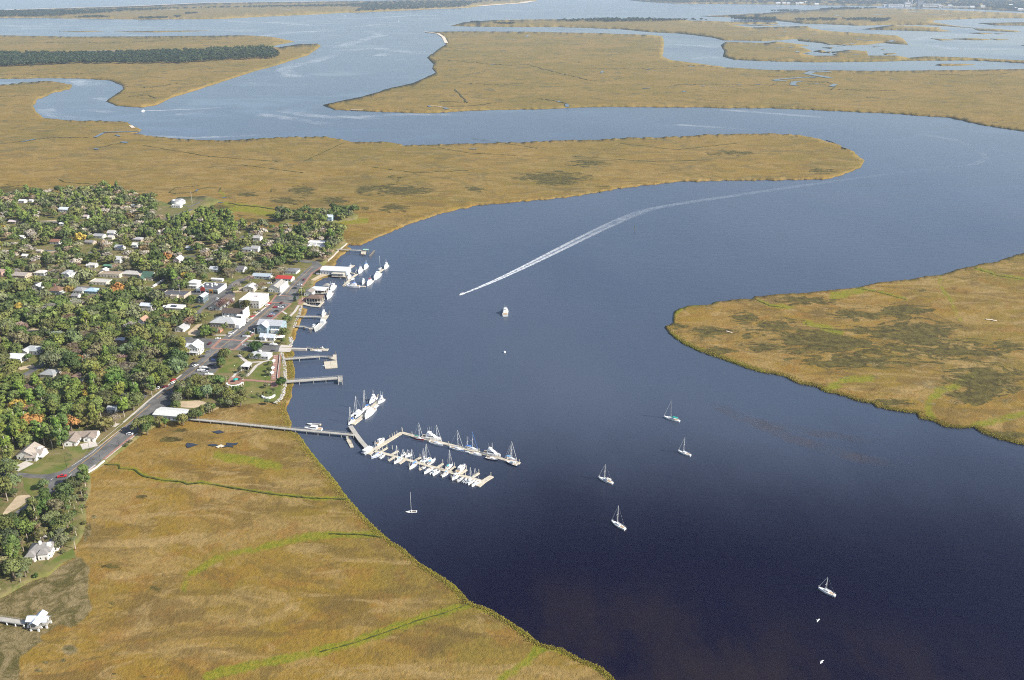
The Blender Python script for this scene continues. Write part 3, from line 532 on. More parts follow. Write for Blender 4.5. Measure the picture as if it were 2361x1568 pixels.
def house(name, cat, r, x, y, w, d, h, roof, rh, wc, rc, label, ref, ridge='a', rot=0., win='fr', base=0., wings=(), group=None, chimney=None, hz=None, step=3.2, openw=False):
    p = G3(r, x, y, LAND + (h * .55 if hz is None else hz)); root = thing(name, (p.x, p.y, LAND + .02 + base), GRID + rot, label=label, cat=cat, group=group)
    ro = block(root, w, d, h, roof, rh, ridge, wc, rc, openw=openw)
    if win: windows(root, w, d, h, sides=win, step=step)
    for (dx, dy, ww, wd, wh, wroof, wrh, wridge, *rest) in wings:
        block(root, ww, wd, wh, wroof, wrh, wridge, rest[0] if rest else wc, rest[1] if len(rest) > 1 else rc, dx, dy)
        windows(root, ww, wd, wh, dx, dy, sides=win or 'f', step=step)
    if chimney: MB().box(chimney[0] - .5, chimney[0] + .5, chimney[1] - .45, chimney[1] + .45, h, h + rh + 1.4).build('chimney', mat('chimney_brick', (.3, .13, .09), .9, .25), ro)
    R = hypot(w, d) / 2; f0 = frame((p.x, p.y, LAND + h * .5)); f1 = frame((p.x + R, p.y, LAND + h * .5)); rr = f1[0] - f0[0]
    HOUSES.append(dict(p=p, R=max(w, d) / 2, f=f0, rr=rr, hh=(h + rh) * .5, ref=ref, root=root)); return root
WH, CR, TN, LG, DG, BN, GN = (.66, .65, .61), (.58, .52, .42), (.42, .34, .26), (.46, .47, .48), (.17, .165, .165), (.15, .105, .075), (.07, .13, .09)
MG, TR, BW, LB = (.30, .295, .29), (.33, .28, .23), (.20, .12, .075), (.32, .44, .52)
H = house
# downtown
t = H('shop', 'building', 'N', 1042, 668, 6, 11, 6.6, 'gable', 1.6, (.055, .10, .115), LG, 'narrow two storey dark teal building with pale metal roof on the street corner', 'teal corner building', 'b', step=2.2)
def row():
    p = G3('N', 1150, 545, LAND + 2); root = thing('shop_row', (p.x, p.y, LAND + .02), GRID, label='long flat roofed row of shops with red, grey and orange fronts', cat='building')
    block(root, 23, 19, 4.4, 'flat', 0, 'a', WH, (.10, .10, .11)); x = -11.5
    for nm, w, c, hh in (('blue_front', 4.6, (.33, .38, .42), 4.6), ('red_front', 5, (.42, .05, .03), 5.2), ('grey_front', 4, (.30, .29, .28), 4.7), ('orange_front', 4.2, (.52, .26, .06), 4.7), ('olive_front', 5.2, (.20, .22, .18), 4.7)):
        mb = MB().box(x, x + w - .04, -9.95, -9.6, 0, hh)
        if nm == 'red_front': mb.add([(x, -9.95, hh), (x + w, -9.95, hh), (x + w / 2, -9.95, hh + 1.8), (x, -9.6, hh), (x + w, -9.6, hh), (x + w / 2, -9.6, hh + 1.8)], [(0, 1, 2), (4, 3, 5), (0, 2, 5, 3), (1, 4, 5, 2)])
        f = mb.build('shop_front', WALLM, root, color=c); tag(f, nm.replace('_', ' ') + ' of the shop row'); 
        MB().box(x + .6, x + w - .7, -10.02, -9.952, .4, 2.5).build('shop_window', GLASS, f); x += w
    for i, (ux, uy, s) in enumerate(((-6, 3, 2.), (-2, 5, 1.6), (1, -1, 1.4), (3, 4, 2.6), (-8, -2, 1.5), (0, 8, 1.6))): MB().box(ux - s / 2, ux + s / 2, uy - s / 2, uy + s / 2, 4.25, 5.3).build('air_conditioner', TRIM, root)
    f0 = frame(p); HOUSES.append(dict(p=p, R=12, f=f0, rr=40, hh=3, ref='colourful shop row', root=root))
row()
H('house', 'house', 'N', 935, 488, 10, 9, 5.6, 'hip', 2.2, WH, (.6, .6, .58), 'white two storey house with white hipped roof behind the colourful shops', 'white house by the shop row', wings=[(0, -5.2, 10, 1.8, 3, 'hip', .7, 'a')])
H('cottage', 'house', 'N', 1190, 305, 9, 8, 2.9, 'gable', 2, WH, LG, 'small white cottage with grey gable roof in a grass yard', 'small white cottage')
H('shed', 'shed', 'N', 1225, 435, 12, 4, 2.4, 'gable', .7, WH, (.62, .62, .6), 'long low white shed with white roof behind the shop row', 'long white shed', win='f')
H('cottage', 'house', 'M', 583, 368, 8.5, 10, 3, 'gable', 2.6, WH, (.15, .14, .14), 'cottage with dark grey roof and bright white gable end', 'dark roofed cottage')
H('office_building', 'building', 'N', 700, 625, 25, 14, 3.8, 'flat', 0, TN, (.10, .10, .105), 'wide low tan building with a dark flat roof', 'dark flat roofed building', wings=[(3.5, -8.6, 7, 4, 4.6, 'flat', 0, 'a', (.5, .42, .33), (.3, .28, .25))])
H('house', 'house', 'N', 350, 778, 12, 8, 5.6, 'gable', 1.6, (.55, .52, .48), (.55, .58, .62), 'two storey house with bright ribbed metal roof at the edge of the trees', 'bright metal roofed house')
t = H('house', 'house', 'N', 705, 790, 15, 10, 4, 'gable', 1.5, CR, (.62, .61, .6), 'cream house with white roof carrying a dark solar panel', 'solar panel house')
MB().add([(-3.6, -3.9, 4.72), (2.4, -3.9, 4.72), (2.4, -1.4, 5.45), (-3.6, -1.4, 5.45)], [(0, 1, 2, 3)]).build('solar_panel', GLASS, t)
H('shed', 'shed', 'N', 580, 782, 4, 4, 2.4, 'gable', 1, WH, WH, 'tiny white shed beside the house with the solar panel', 'tiny white shed', win='f')
t = H('store', 'building', 'M', 390, 1035, 24, 14, 4.6, 'hip', 3.4, (.36, .31, .26), (.42, .42, .41), 'large tan building with broad pale grey hipped roof facing the main street', 'large grey hipped store', step=3)
for i in range(2): MB().box(-2 + i * 2.5, -.8 + i * 2.5, -1 + i * 3, .2 + i * 3, 7, 8.3).build('roof_vent', TRIM, t)
MB().box(12, 15.5, -6.5, 7.5, 0, 3.4).build('porch', TRIM, t)
t = H('store', 'building', 'M', 505, 925, 21, 11, 6, 'gable', 2.6, WH, (.10, .075, .06), 'white store with dark brown gable roof and tall white street front', 'brown roofed store', win='f')
MB().box(10.6, 11.3, -6.2, 6.2, 0, 9.2).build('parapet_front', TRIM, t); MB().box(5.5, 10.5, -9.5, -5.7, 0, 5.4).build('balcony', TRIM, t); MB().box(5.8, 10.6, -9.56, -9.5, 3, 4.6).build('balcony_window', GLASS, t)
H('warehouse', 'building', 'M', 335, 790, 12, 30, 3.6, 'gable', 2.4, (.42, .42, .41), (.12, .095, .08), 'long warehouse with dark brown roof half hidden by a bare tree', 'brown roofed warehouse', 'b', win='f')
t = H('bank_building', 'building', 'M', 745, 755, 20, 23, 7.6, 'flat', 0, (.62, .57, .50), (.72, .71, .69), 'big two storey block with white flat roof on the main street', 'big white flat roofed block', win='fr', step=2.6)
t = H('store', 'building', 'M', 1040, 590, 12, 20, 4.4, 'gable', 3, (.66, .63, .55), (.36, .34, .30), 'white gabled store with tan roof and porch beside the main street', 'white gabled store', 'b', step=2.4)
MB().box(6.2, 7, -10, 10, 0, 6).build('parapet_front', TRIM, t)
H('house', 'house', 'M', 700, 602, 11, 11, 4.2, 'gable', 1.8, CR, (.55, .53, .48), 'cream house with pale roof behind the white gabled store', 'cream pale roofed house', 'b')
H('restaurant', 'building', 'M', 1130, 485, 17, 9, 3.2, 'gable', 1.9, WH, (.42, .045, .035), 'white building with red gable roof along the main street', 'red roofed building')
H('house', 'house', 'M', 1222, 388, 13, 11, 2.8, 'hip', 1.7, WH, (.17, .17, .175), 'low house with dark grey hipped roof at the end of the main street', 'low grey hipped house')
H('workshop', 'building', 'M', 850, 452, 19, 10, 3, 'gable', 1.5, LG, (.38, .43, .47), 'wide workshop with blue grey metal roof among the trees', 'blue grey workshop', win='f')
H('house', 'house', 'M', 665, 118, 12, 9, 3, 'hip', 1.8, WH, (.27, .28, .28), 'low white house with grey hipped roof in the far trees', 'grey hipped far house')
H('house', 'house', 'M', 765, 112, 9, 9, 4, 'gable', 2, WH, (.36, .35, .34), 'white gabled house beside the grey hipped house', 'white gabled far house')
t = H('villa', 'house', 'G', 345, 55, 19, 11, 4.6, 'flat', 0, WH, (.66, .65, .62), 'modern white flat roofed villa in the waterfront trees', 'white waterfront villa', wings=[(5, -12, 22, 7, 3.2, 'flat', 0, 'a'), (-2, -6, 8, 5, 3.8, 'flat', 0, 'a')])
H('house', 'house', 'B', 865, 662, 9, 8, 3.4, 'gable', 2, WH, (.40, .38, .35), 'small pale roofed house near the marsh edge pines', 'small marsh edge house')
H('house', 'house', 'B', 1622, 452, 7, 7, 5.5, 'gable', 2.2, LB, (.55, .6, .66), 'blue and white house among the oaks on the marsh hammock', 'hammock house')
# waterfront
def piles(root, w, d, z0, nx, ny, x=0, y=0):
    for i in range(nx):
        for j in (range(ny) if i in (0, nx - 1) else (0, ny - 1)):
            X, Y = x - w / 2 + (i + .02) * w / max(nx - 1, 1) * .98, y - d / 2 + j * d / max(ny - 1, 1); MB().tube((X, Y, -4), (X, Y, z0), .18).build('piling', PILE, root)
PILE = mat('piling_wood', (.20, .16, .11), .9, .3, 1.); PLANK = mat('dock_planks', (.45, .40, .31), .85, .2, .9); GREYW = mat('weathered_planks', (.34, .32, .28), .9, .2, .9)
t = H('boathouse', 'building', 'G', 640, 478, 29, 15, 4.6, 'gable', 1.6, (.46, .49, .52), (.62, .63, .63), 'long pale blue waterfront building with white metal roof on pilings', 'long waterfront building', win='f', wings=[(6, -9.5, 13, 4.5, 2.8, 'hip', .5, 'a', (.42, .38, .33), (.52, .48, .40))])
MB().box(-.5, 16.5, -12.6, -7.6, -.35, -.1).build('deck', PLANK, t); piles(t, 17, 14, -.3, 8, 2, 8, -5)
H('store', 'building', 'G', 232, 822, 8.5, 10, 3.6, 'gable', 1.6, WH, (.27, .235, .20), 'white waterfront store with low brown grey roof', 'white waterfront store', 'b')
def pavilion(name, label, ref, r, x, y, w, d, h, roof, rh, rc, cat, posts=(5, 3), ridge='a', base=0., deck=True, pcol=None, rot=0):
    t = H(name, cat, r, x, y, w, d, h, roof, rh, WH, rc, label, ref, ridge, win='', openw=True, base=base, rot=rot)
    nx, ny = posts
    for i in range(nx):
        for j in range(ny):
            if 0 < i < nx - 1 and 0 < j < ny - 1: continue
            X, Y = -w / 2 + .2 + i * (w - .4) / (nx - 1), -d / 2 + .2 + j * (d - .4) / (ny - 1); MB().box(X - .13, X + .13, Y - .13, Y + .13, 0, h + .1).build('post', pcol or TRIM, t)
    if deck: MB().box(-w / 2 - .4, w / 2 + .4, -d / 2 - .4, d / 2 + .4, -.3, -.02).build('deck', GREYW, t)
    return t
t = pavilion('pavilion', 'open sided white roofed pavilion on pilings beside the moored yachts', 'white roofed open pavilion', 'G', 385, 785, 15, 11, 3.4, 'gable', .6, (.66, .66, .65), 'pavilion'); piles(t, 15, 10, -.3, 5, 2)
MB().box(-7, 7, -1, 4, 0, 2).build('counter', mat('dark_wood', (.14, .11, .08), .8, .3), t)
t = pavilion('boat_shelter', 'open dark boat shelter with brown hipped roof and white posts', 'brown hipped boat shelter', 'G', 318, 915, 14.5, 11, 4, 'hip', 2, (.17, .115, .085), 'boat shelter', (6, 3)); piles(t, 14, 10, -.3, 6, 2); MB().box(-6.4, 6.4, -2, 5, 0, 2.7).build('counter', MATS['dark_wood'], t)
t = pavilion('gazebo', 'small grey roofed gazebo behind the shrimp boat', 'small grey gazebo', 'G', 500, 722, 5.5, 5.5, 3, 'hip', 1.6, (.30, .28, .25), 'gazebo', (3, 3)); piles(t, 5, 5, -.3, 2, 2)
t = H('museum', 'building', 'O', 730, 100, 22, 13, 6.6, 'gable', 3, (.23, .31, .36), (.42, .43, .45), 'big pale blue two storey waterfront building with grey metal roof', 'big pale blue building', wings=[(-4, -8, 9, 9, 6.6, 'gable', 3.6, 'b')], hz=4)
MB().box(2, 9.5, -8.6, -6.6, 0, 3.4).build('porch', TRIM, t)
t = H('visitor_centre', 'building', 'O', 665, 318, 13.5, 7, 3, 'gable', 2, WH, (.52, .55, .58), 'low pale roofed building in front of the big blue one', 'low pale roofed building', wings=[(-2.5, -4, 4, 3.4, 2.8, 'gable', 1.5, 'b')])
t = pavilion('canopy_tent', 'white canopy tent with an orange top beside the rocks', 'white canopy tent', 'O', 885, 325, 5.5, 5, 2.4, 'hip', 1.2, (.72, .71, .69), 'tent', (2, 2), deck=False); MB().add([(-1, -1, 3.55), (1.2, -1, 3.4), (1.2, 1, 3.4), (-1, 1, 3.55)], [(0, 1, 2, 3)]).build('orange_top', mat('orange_canvas', (.7, .28, .04)), t)
t = H('park_pavilion', 'building', 'O', 520, 655, 17, 8, 3, 'hip', 2.2, WH, (.50, .50, .49), 'long white park building with pale hipped roof and cupola', 'park building', win='f'); MB().box(-.9, .9, -.9, .9, 5, 6.4).build('cupola', TRIM, t)
pavilion('gazebo', 'white park gazebo with white pyramid roof on the lawn path', 'white park gazebo', 'O', 255, 852, 6, 6, 3, 'hip', 2.4, (.68, .68, .67), 'gazebo', (3, 3), pcol=TRIM)
for i, (x, y, nm) in enumerate(((745, 772, 'topmost of the three on the brick walk'), (730, 905, 'middle one of the three on the brick walk'), (716, 992, 'lowest of the three on the brick walk'))):
    t = pavilion('swing_shelter', 'white roofed swing shelter, ' + nm, 'swing shelter', 'O', x, y, 2.2, 3.2, 2.2, 'gable', .6, (.68, .68, .67), 'swing', (2, 2), 'b', deck=False); t['group'] = 'swing shelters along the brick walk'; MB().box(-.9, .9, -.3, .3, .5, .62).build('bench', PLANK, t)
def band_stand():
    for r, x, y, w, lab in (('O', 665, 1405, 5, 'curved white garden wall under palm trees at the park corner'), ('D', 630, 890, 6.5, 'curved white pergola at the edge of the brick plaza')):
        p = G3(r, x, y, LAND); root = thing('garden_wall' if 'wall' in lab else 'pergola', (p.x, p.y, LAND + .02), 0, label=lab, cat='garden wall' if 'wall' in lab else 'pergola'); mb = MB()
        A = [pi * 1.05 + i * pi * .95 / 14 for i in range(15)]; ri, ro, z0, z1 = w - 1.1, w, (.0 if 'wall' in lab else 2.3), (1.3 if 'wall' in lab else 2.6)
        for a, b in zip(A, A[1:]): mb.slab([(cos(a) * ri, sin(a) * ri), (cos(a) * ro, sin(a) * ro), (cos(b) * ro, sin(b) * ro), (cos(b) * ri, sin(b) * ri)], z0, z1)
        mb.build('wall' if 'wall' in lab else 'canopy', TRIM, root)
        for a in A[::2]:
            MB().box(cos(a) * w - .2, cos(a) * w + .2, sin(a) * w - .2, sin(a) * w + .2, 0, 2.3 if z0 else 1.6).build('post', TRIM, root)
band_stand()
def umbrella(r, x, y, c, lab):
    p = G3(r, x, y, LAND + 2); t = thing('parasol', (p.x, p.y, LAND + .02), 0, label=lab, cat='parasol'); MB().tube((0, 0, 0), (0, 0, 2.6), .06).build('pole', TRIM, t); MB().tube((0, 0, 2.1), (0, 0, 2.9), 2.2, .05, 8).build('canopy', mat('teal_canvas', c), t)
umbrella('O', 55, 1095, (.03, .33, .26), 'teal parasol shading the brick plaza')
t = H('house', 'house', 'D', 215, 505, 9.5, 10.5, 6.4, 'gable', 3.2, WH, (.60, .62, .64), 'white two storey house with steep gables on the cross street corner', 'white corner house', 'b', wings=[(0, -1.5, 12, 6, 6, 'gable', 2.6, 'a')], step=2.3); MB().box(-5, 5, -8, -5.4, 2.6, 2.85).build('porch_roof', ROOFM, t, color=(.5, .52, .53))
for i in range(4): MB().box(-4.7 + i * 3.05, -4.5 + i * 3.05, -7.8, -7.6, 0, 2.6).build('porch_post', TRIM, t)
H('garage', 'garage', 'N', 780, 1042, 8.5, 11, 2.9, 'gable', 2, WH, (.40, .39, .375), 'white garage with plain grey gable roof beside a sandy lot', 'white garage', 'b', win='f')
H('cottage', 'house', 'D', 460, 312, 5, 6, 2.8, 'hip', 1.4, (.42, .2, .12), (.22, .15, .1), 'small brick cottage squeezed between trees and the main street', 'small brick cottage')
t = H('warehouse', 'building', 'C', 1790, 1192, 21, 11.5, 3.8, 'gable', 1.2, (.50, .54, .58), (.60, .59, .55), 'long white metal warehouse where the boardwalk leaves the road', 'white metal warehouse', win='f')
# left of the street
H('house', 'house', 'N', 298, 962, 5.5, 9, 5.6, 'gable', 2.4, WH, (.40, .24, .16), 'narrow white house with orange brown gable roof', 'orange roofed white house', 'b')
H('shed', 'shed', 'P', 1530, 1192, 8, 6, 2.6, 'gable', .9, (.35, .2, .15), (.48, .5, .52), 'small brick shed with pale metal roof in the woods', 'brick shed', win='f')
H('house', 'house', 'N', 370, 400, 12, 11, 4.2, 'gable', 4, CR, GN, 'cream house with steep dark green gable roof', 'green roofed house', wings=[(-5, -7, 7, 5, 3, 'gable', 2, 'b')])
H('ramp_wall', 'ramp', 'N', 480, 482, 1.4, 20, 1.3, 'flat', 0, WH, (.6, .6, .58), 'long white ramp beside the green roofed house', 'white ramp', win='')
H('church_hall', 'building', 'N', 160, 362, 21, 11, 3.2, 'hip', 2, TN, (.45, .42, .38), 'wide building with pale tan hipped roof beside the green roofed house', 'tan hipped hall', win='f')
H('office_building', 'building', 'P', 1400, 368, 24, 10, 3.6, 'flat', 0, (.52, .45, .36), (.34, .26, .18), 'long tan flat roofed office with overhanging eaves', 'tan flat roofed office', win='f')
H('annex', 'building', 'P', 1312, 330, 7, 6, 4, 'gable', 1.6, WH, WH, 'small white gabled annex behind the tan office', 'white annex', 'b')
H('carport', 'carport', 'P', 1268, 462, 19, 11, 2.8, 'flat', 0, CR, (.50, .47, .42), 'pale flat roofed carport by the side street', 'pale flat carport', win='f')
H('house', 'house', 'P', 1165, 578, 12, 9, 3.4, 'hip', 1.9, LB, (.36, .50, .60), 'house with a pale blue metal roof', 'blue roofed house')
H('house', 'house', 'P', 1005, 575, 11, 8, 3.8, 'hip', 2, WH, (.28, .275, .28), 'house with grey hipped roof and sunlit white side wall', 'grey hipped house')
H('shed', 'shed', 'P', 955, 640, 7, 5, 2.6, 'gable', 1.4, WH, (.24, .23, .23), 'small dark roofed shed in front of the grey hipped house', 'dark roofed shed', win='f')
H('house', 'house', 'P', 720, 575, 11.5, 10, 4.4, 'hip', 3, (.40, .42, .41), BW, 'grey house with big brown hipped roof and brick chimney', 'brown hipped house', chimney=(-4, 3))
H('house', 'house', 'P', 487, 520, 9, 9, 2.8, 'gable', 1.8, WH, (.64, .64, .63), 'low house with bright white gable roof beside the side street', 'bright white roofed house', 'b')
H('house', 'house', 'P', 270, 378, 17, 12, 2.9, 'gable', 2, TN, (.36, .31, .27), 'long low house with wide tan roof', 'long tan roofed house')
H('house', 'house', 'P', 522, 350, 12, 9, 3.2, 'hip', 1.8, WH, (.58, .55, .5), 'white house with pale hipped roof behind the palm row', 'pale hipped white house')
H('house', 'house', 'P', 868, 368, 11, 10, 5.4, 'hip', 2.6, WH, (.36, .365, .37), 'white two storey house with grey hipped roof beside tall palms', 'two storey palm house', wings=[(2.5, -5.5, 5, 4, 5, 'gable', 2, 'b')])
H('house', 'house', 'P', 12, 350, 8, 9, 5.2, 'hip', 2, (.5, .33, .26), (.3, .2, .16), 'tall pink brick house at the edge of town', 'pink brick house')
H('house', 'house', 'P', 420, 1318, 14, 10, 3.6, 'hip', 2.4, WH, (.40, .415, .41), 'white house with broad grey hipped roof in a woodland clearing', 'grey hipped clearing house', wings=[(-3, -5.5, 6, 5, 3.4, 'gable', 1.8, 'b')])
H('house', 'house', 'P', 228, 1415, 12, 10, 3.8, 'gable', 2, WH, (.66, .66, .655), 'house with brilliant white roof in a woodland clearing', 'brilliant white roofed house')
H('house', 'house', 'C', 835, 800, 9, 8, 3.2, 'hip', 2, (.2, .24, .26), (.25, .16, .11), 'small dark house with rust brown roof under the trees', 'rust roofed house')
H('house', 'house', 'C', 530, 770, 12, 10, 3, 'hip', 2.2, CR, (.30, .305, .30), 'house with grey hipped roof at the end of a woodland lane', 'lane end house')
H('cabin', 'house', 'C', 1185, 1140, 7, 6, 2.7, 'gable', 1.2, (.42, .45, .45), (.42, .44, .45), 'small grey cabin with flat grey roof near the main street', 'small grey cabin')
H('house', 'house', 'E', 880, 95, 18, 8, 2.8, 'gable', 1.9, WH, (.27, .22, .18), 'long brown roofed ranch house beside the road', 'brown roofed ranch house', rot=.25, wings=[(-5, -7, 8, 11, 2.8, 'gable', 1.9, 'b'), (5.5, -4.5, 7, 6, 2.8, 'gable', 1.7, 'b')], hz=2.4)
t = H('house', 'house', 'E', 320, 295, 12, 12, 3.6, 'gable', 3.4, WH, (.36, .31, .26), 'white house with steep tan roof and dormer by the road junction', 'tan roofed junction house', 'b', wings=[(5.5, 1, 7, 7, 3.4, 'gable', 2.4, 'a'), (4, -4.5, 7, 5, 3, 'gable', 2, 'a')], rot=.1)
MB().box(5, 7.5, 0, 3, 3.4, 5.8).build('dormer', TRIM, t); MB().box(8.4, 11.5, -5, 2, 2, 2.25).build('balcony', TRIM, t)
t = H('house', 'house', 'J', 425, 245, 16, 12, 5.4, 'hip', 3.6, (.68, .66, .62), (.25, .235, .22), 'large white house with complex grey hipped roof above the marsh', 'large white marsh house', rot=.32, wings=[(-5.5, -7, 7, 6, 4.6, 'hip', 2.4, 'a'), (6, 6.5, 8, 9, 4, 'gable', 2.4, 'b'), (3, -6, 7, 5, 5, 'hip', 2.6, 'b')], step=2.6)
t.scale = (.74, .74, .8); MB().box(-.8, .8, -1.4, .2, 7.5, 10.6).build('chimney', TRIM, t); MB().box(4.6, 7, -2, .6, 6.4, 8.8).build('dormer', TRIM, t)
# houses in the far woods: (x, y, w, d, h, roof, rise, wall, roof colour, label, short)
FAR = [(240, 275, 9, 7, 3, 'gable', 1.6, WH, (.6, .6, .6), 'white roofed house at the far marsh edge of the woods', 'far marsh edge house'), (330, 270, 5, 5, 2.5, 'gable', 1, WH, (.6, .58, .55), 'tiny white shed beside the far marsh edge house', 'far tiny shed'),
       (685, 365, 14, 10, 4, 'gable', 2, WH, (.56, .60, .62), 'large pale roofed house deep in the far woods', 'large far pale house'), (142, 492, 10, 7, 2.8, 'gable', 1.4, TN, (.58, .50, .48), 'low house with pinkish roof in the far woods', 'pinkish roofed house'),
       (1045, 640, 12, 8, 3, 'gable', 1.8, WH, (.33, .33, .33), 'long grey gabled house in mid woods', 'long grey gabled house'), (945, 705, 11, 8, 2.8, 'gable', 1.6, TN, (.24, .225, .21), 'dark grey roofed house in front of the long grey gabled house', 'dark grey woods house'),
       (1175, 612, 9, 8, 4, 'gable', 2.4, WH, (.48, .46, .44), 'white house with steep pale gable in mid woods', 'steep pale gable house'), (590, 700, 12, 8, 3.2, 'gable', 2, WH, (.26, .13, .09), 'house with red brown roof and white end wall', 'red brown roofed house'),
       (1255, 762, 9, 8, 3.4, 'gable', 2.2, WH, (.40, .40, .39), 'small grey cottage in a clearing of the mid woods', 'small grey woods cottage'), (1420, 738, 6, 6, 3.6, 'gable', 2, WH, WH, 'little white house under green vines', 'little white vine house'),
       (418, 800, 6, 5, 2.6, 'gable', 1.2, TN, (.45, .4, .34), 'tan shed beside the woodland road', 'tan roadside shed'), (268, 850, 6, 5, 2.8, 'gable', 1.5, WH, WH, 'small white shed under bare trees', 'white shed under bare trees'),
       (1868, 888, 7, 10, 3.8, 'gable', 2.4, (.62, .52, .5), (.55, .52, .5), 'narrow pale pink house beside a lawn', 'pale pink house'), (1243, 890, 8, 8, 4.6, 'gable', 2.6, WH, (.5, .5, .49), 'white house hidden among tall trees', 'hidden white house'),
       (975, 945, 8, 6, 3, 'gable', 1.6, WH, (.55, .52, .48), 'white house beside the green metal shed', 'white house by the green shed'), (1135, 955, 9, 5, 2.6, 'gable', 1, GN, (.10, .22, .14), 'low shed with green metal roof', 'green metal shed'),
       (655, 515, 6, 5, 3, 'gable', 1.4, WH, WH, 'small white house under a tall pine', 'small white pine house'), (895, 438, 9, 6, 3, 'gable', 1.5, WH, (.5, .42, .4), 'white walled house in a bright clearing of the far woods', 'bright clearing house'),
       (1450, 675, 11, 8, 3, 'hip', 1.7, TN, (.40, .38, .37), 'grey hipped house behind bare trees', 'grey house behind bare trees'), (1665, 602, 4.5, 5, 3, 'gable', 1.4, WH, (.6, .5, .45), 'tiny white house beside the pine grove', 'tiny pine grove house'),
       (1990, 765, 8, 6, 2.8, 'gable', 1.4, LB, (.4, .42, .43), 'small blue grey house under the pine grove', 'blue grey grove house'), (1165, 655, 6, 6, 3, 'gable', 1.6, CR, (.55, .5, .45), 'cream shed in front of the steep pale gable house', 'cream woods shed'),
       (1400, 322, 5, 5, 2.6, 'gable', 1.2, WH, WH, 'tiny white hut near the round water tank', 'tiny white hut'), (930, 950, 4, 4, 2.4, 'gable', 1, WH, WH, 'tiny white hut at the edge of dark oaks', 'tiny oak edge hut'), (230, 650, 6, 5, 2.6, 'gable', 1.2, WH, WH, 'small white cabin under autumn trees', 'white autumn cabin')]
for (x, y, w, d, h, ro, rh, wc, rc, lab, ref) in FAR: H('house' if 'shed' not in lab and 'hut' not in lab else 'shed', 'house' if 'shed' not in lab and 'hut' not in lab else 'shed', 'A', x, y, w, d, h, ro, rh, wc, rc, lab, ref, 'b' if w < d else 'a')
def tank():
    p = G3('A', 1865, 280, LAND + 2.5); t = thing('water_tank', (p.x, p.y, LAND + .02), 0, label='round white water treatment tank at the marsh edge', cat='tank'); mb = MB(); n = 28
    mb.tube((0, 0, 0), (0, 0, 5), 9.2, 9.2, n); mb.build('wall', TRIM, t); mb = MB()
    for i in range(n):
        a, b = 2 * pi * i / n, 2 * pi * (i + 1) / n; mb.add([(9.4 * cos(a), 9.4 * sin(a), 5.05), (9.4 * cos(b), 9.4 * sin(b), 5.05), (7.4 * cos(b), 7.4 * sin(b), 5.05), (7.4 * cos(a), 7.4 * sin(a), 5.05)], [(0, 1, 2, 3)])
    mb.build('walkway', mat('dark_grating', (.12, .12, .12)), t); MB().tube((0, 0, 5), (0, 0, 5.6), 4.4, 4.4, 20).build('inner_ring', MATS['dark_grating'], t); MB().box(-8.5, 8.5, -.3, .3, 5.7, 6).build('scraper_bridge', TRIM, t)
    HOUSES.append(dict(p=p, R=9, f=frame(p), rr=22, hh=5, ref='round white tank', root=t))
tank()
H('plant_office', 'building', 'A', 1850, 325, 13, 6, 3, 'flat', 0, WH, (.5, .5, .5), 'low white plant building in front of the round tank', 'low plant building', win='f')

# marsh pavilion at the end of its boardwalk
def marsh_pavilion():
    p = G3('J', 395, 985, 2.6); t = thing('marsh_pavilion', (p.x, p.y, 2.4), GRID + .12, label='cross shaped pale metal roofed pavilion on white piers over the marsh', cat='pavilion'); t.scale = (.82, .82, .9)
    block(t, 5, 11, 2.7, 'gable', 1.6, 'b', WH, (.58, .63, .70), openw=True); block(t, 12, 5, 2.75, 'gable', 1.55, 'a', WH, (.58, .63, .70), openw=True)
    for (x0, x1, y0, y1) in ((-2.5, 2.5, -5.5, 5.5), (-6, -2.5, -2.5, 2.5), (2.5, 6, -2.5, 2.5)): MB().box(x0, x1, y0, y1, -.35, 0).build('deck', GREYW, t)
    for X, Y in ((-2.3, -5.2), (2.3, -5.2), (2.3, 5.2), (-2.3, 5.2), (5.7, -2.3), (5.7, 2.3), (-5.7, -2.3), (-5.7, 2.3), (2.3, -2.4), (-2.3, -2.4)):
        MB().box(X - .12, X + .12, Y - .12, Y + .12, 0, 2.8).build('post', GREYW, t); MB().box(X - .55, X + .55, Y - .35, Y + .35, -2.2, -.36).build('pier', TRIM, t)
    for a, b in (((-2.4, -5.4), (2.4, -5.4)), ((2.4, -5.4), (2.4, -2.5)), ((2.4, -2.5), (5.9, -2.5)), ((5.9, -2.5), (5.9, 2.4)), ((-5.9, -2.4), (-2.4, -2.4)), ((-2.4, -2.4), (-2.4, -5.4))):
        for z in (.5, 1.0): MB().tube((*a, z), (*b, z), .06, n=4).build('railing', GREYW, t)
marsh_pavilion()

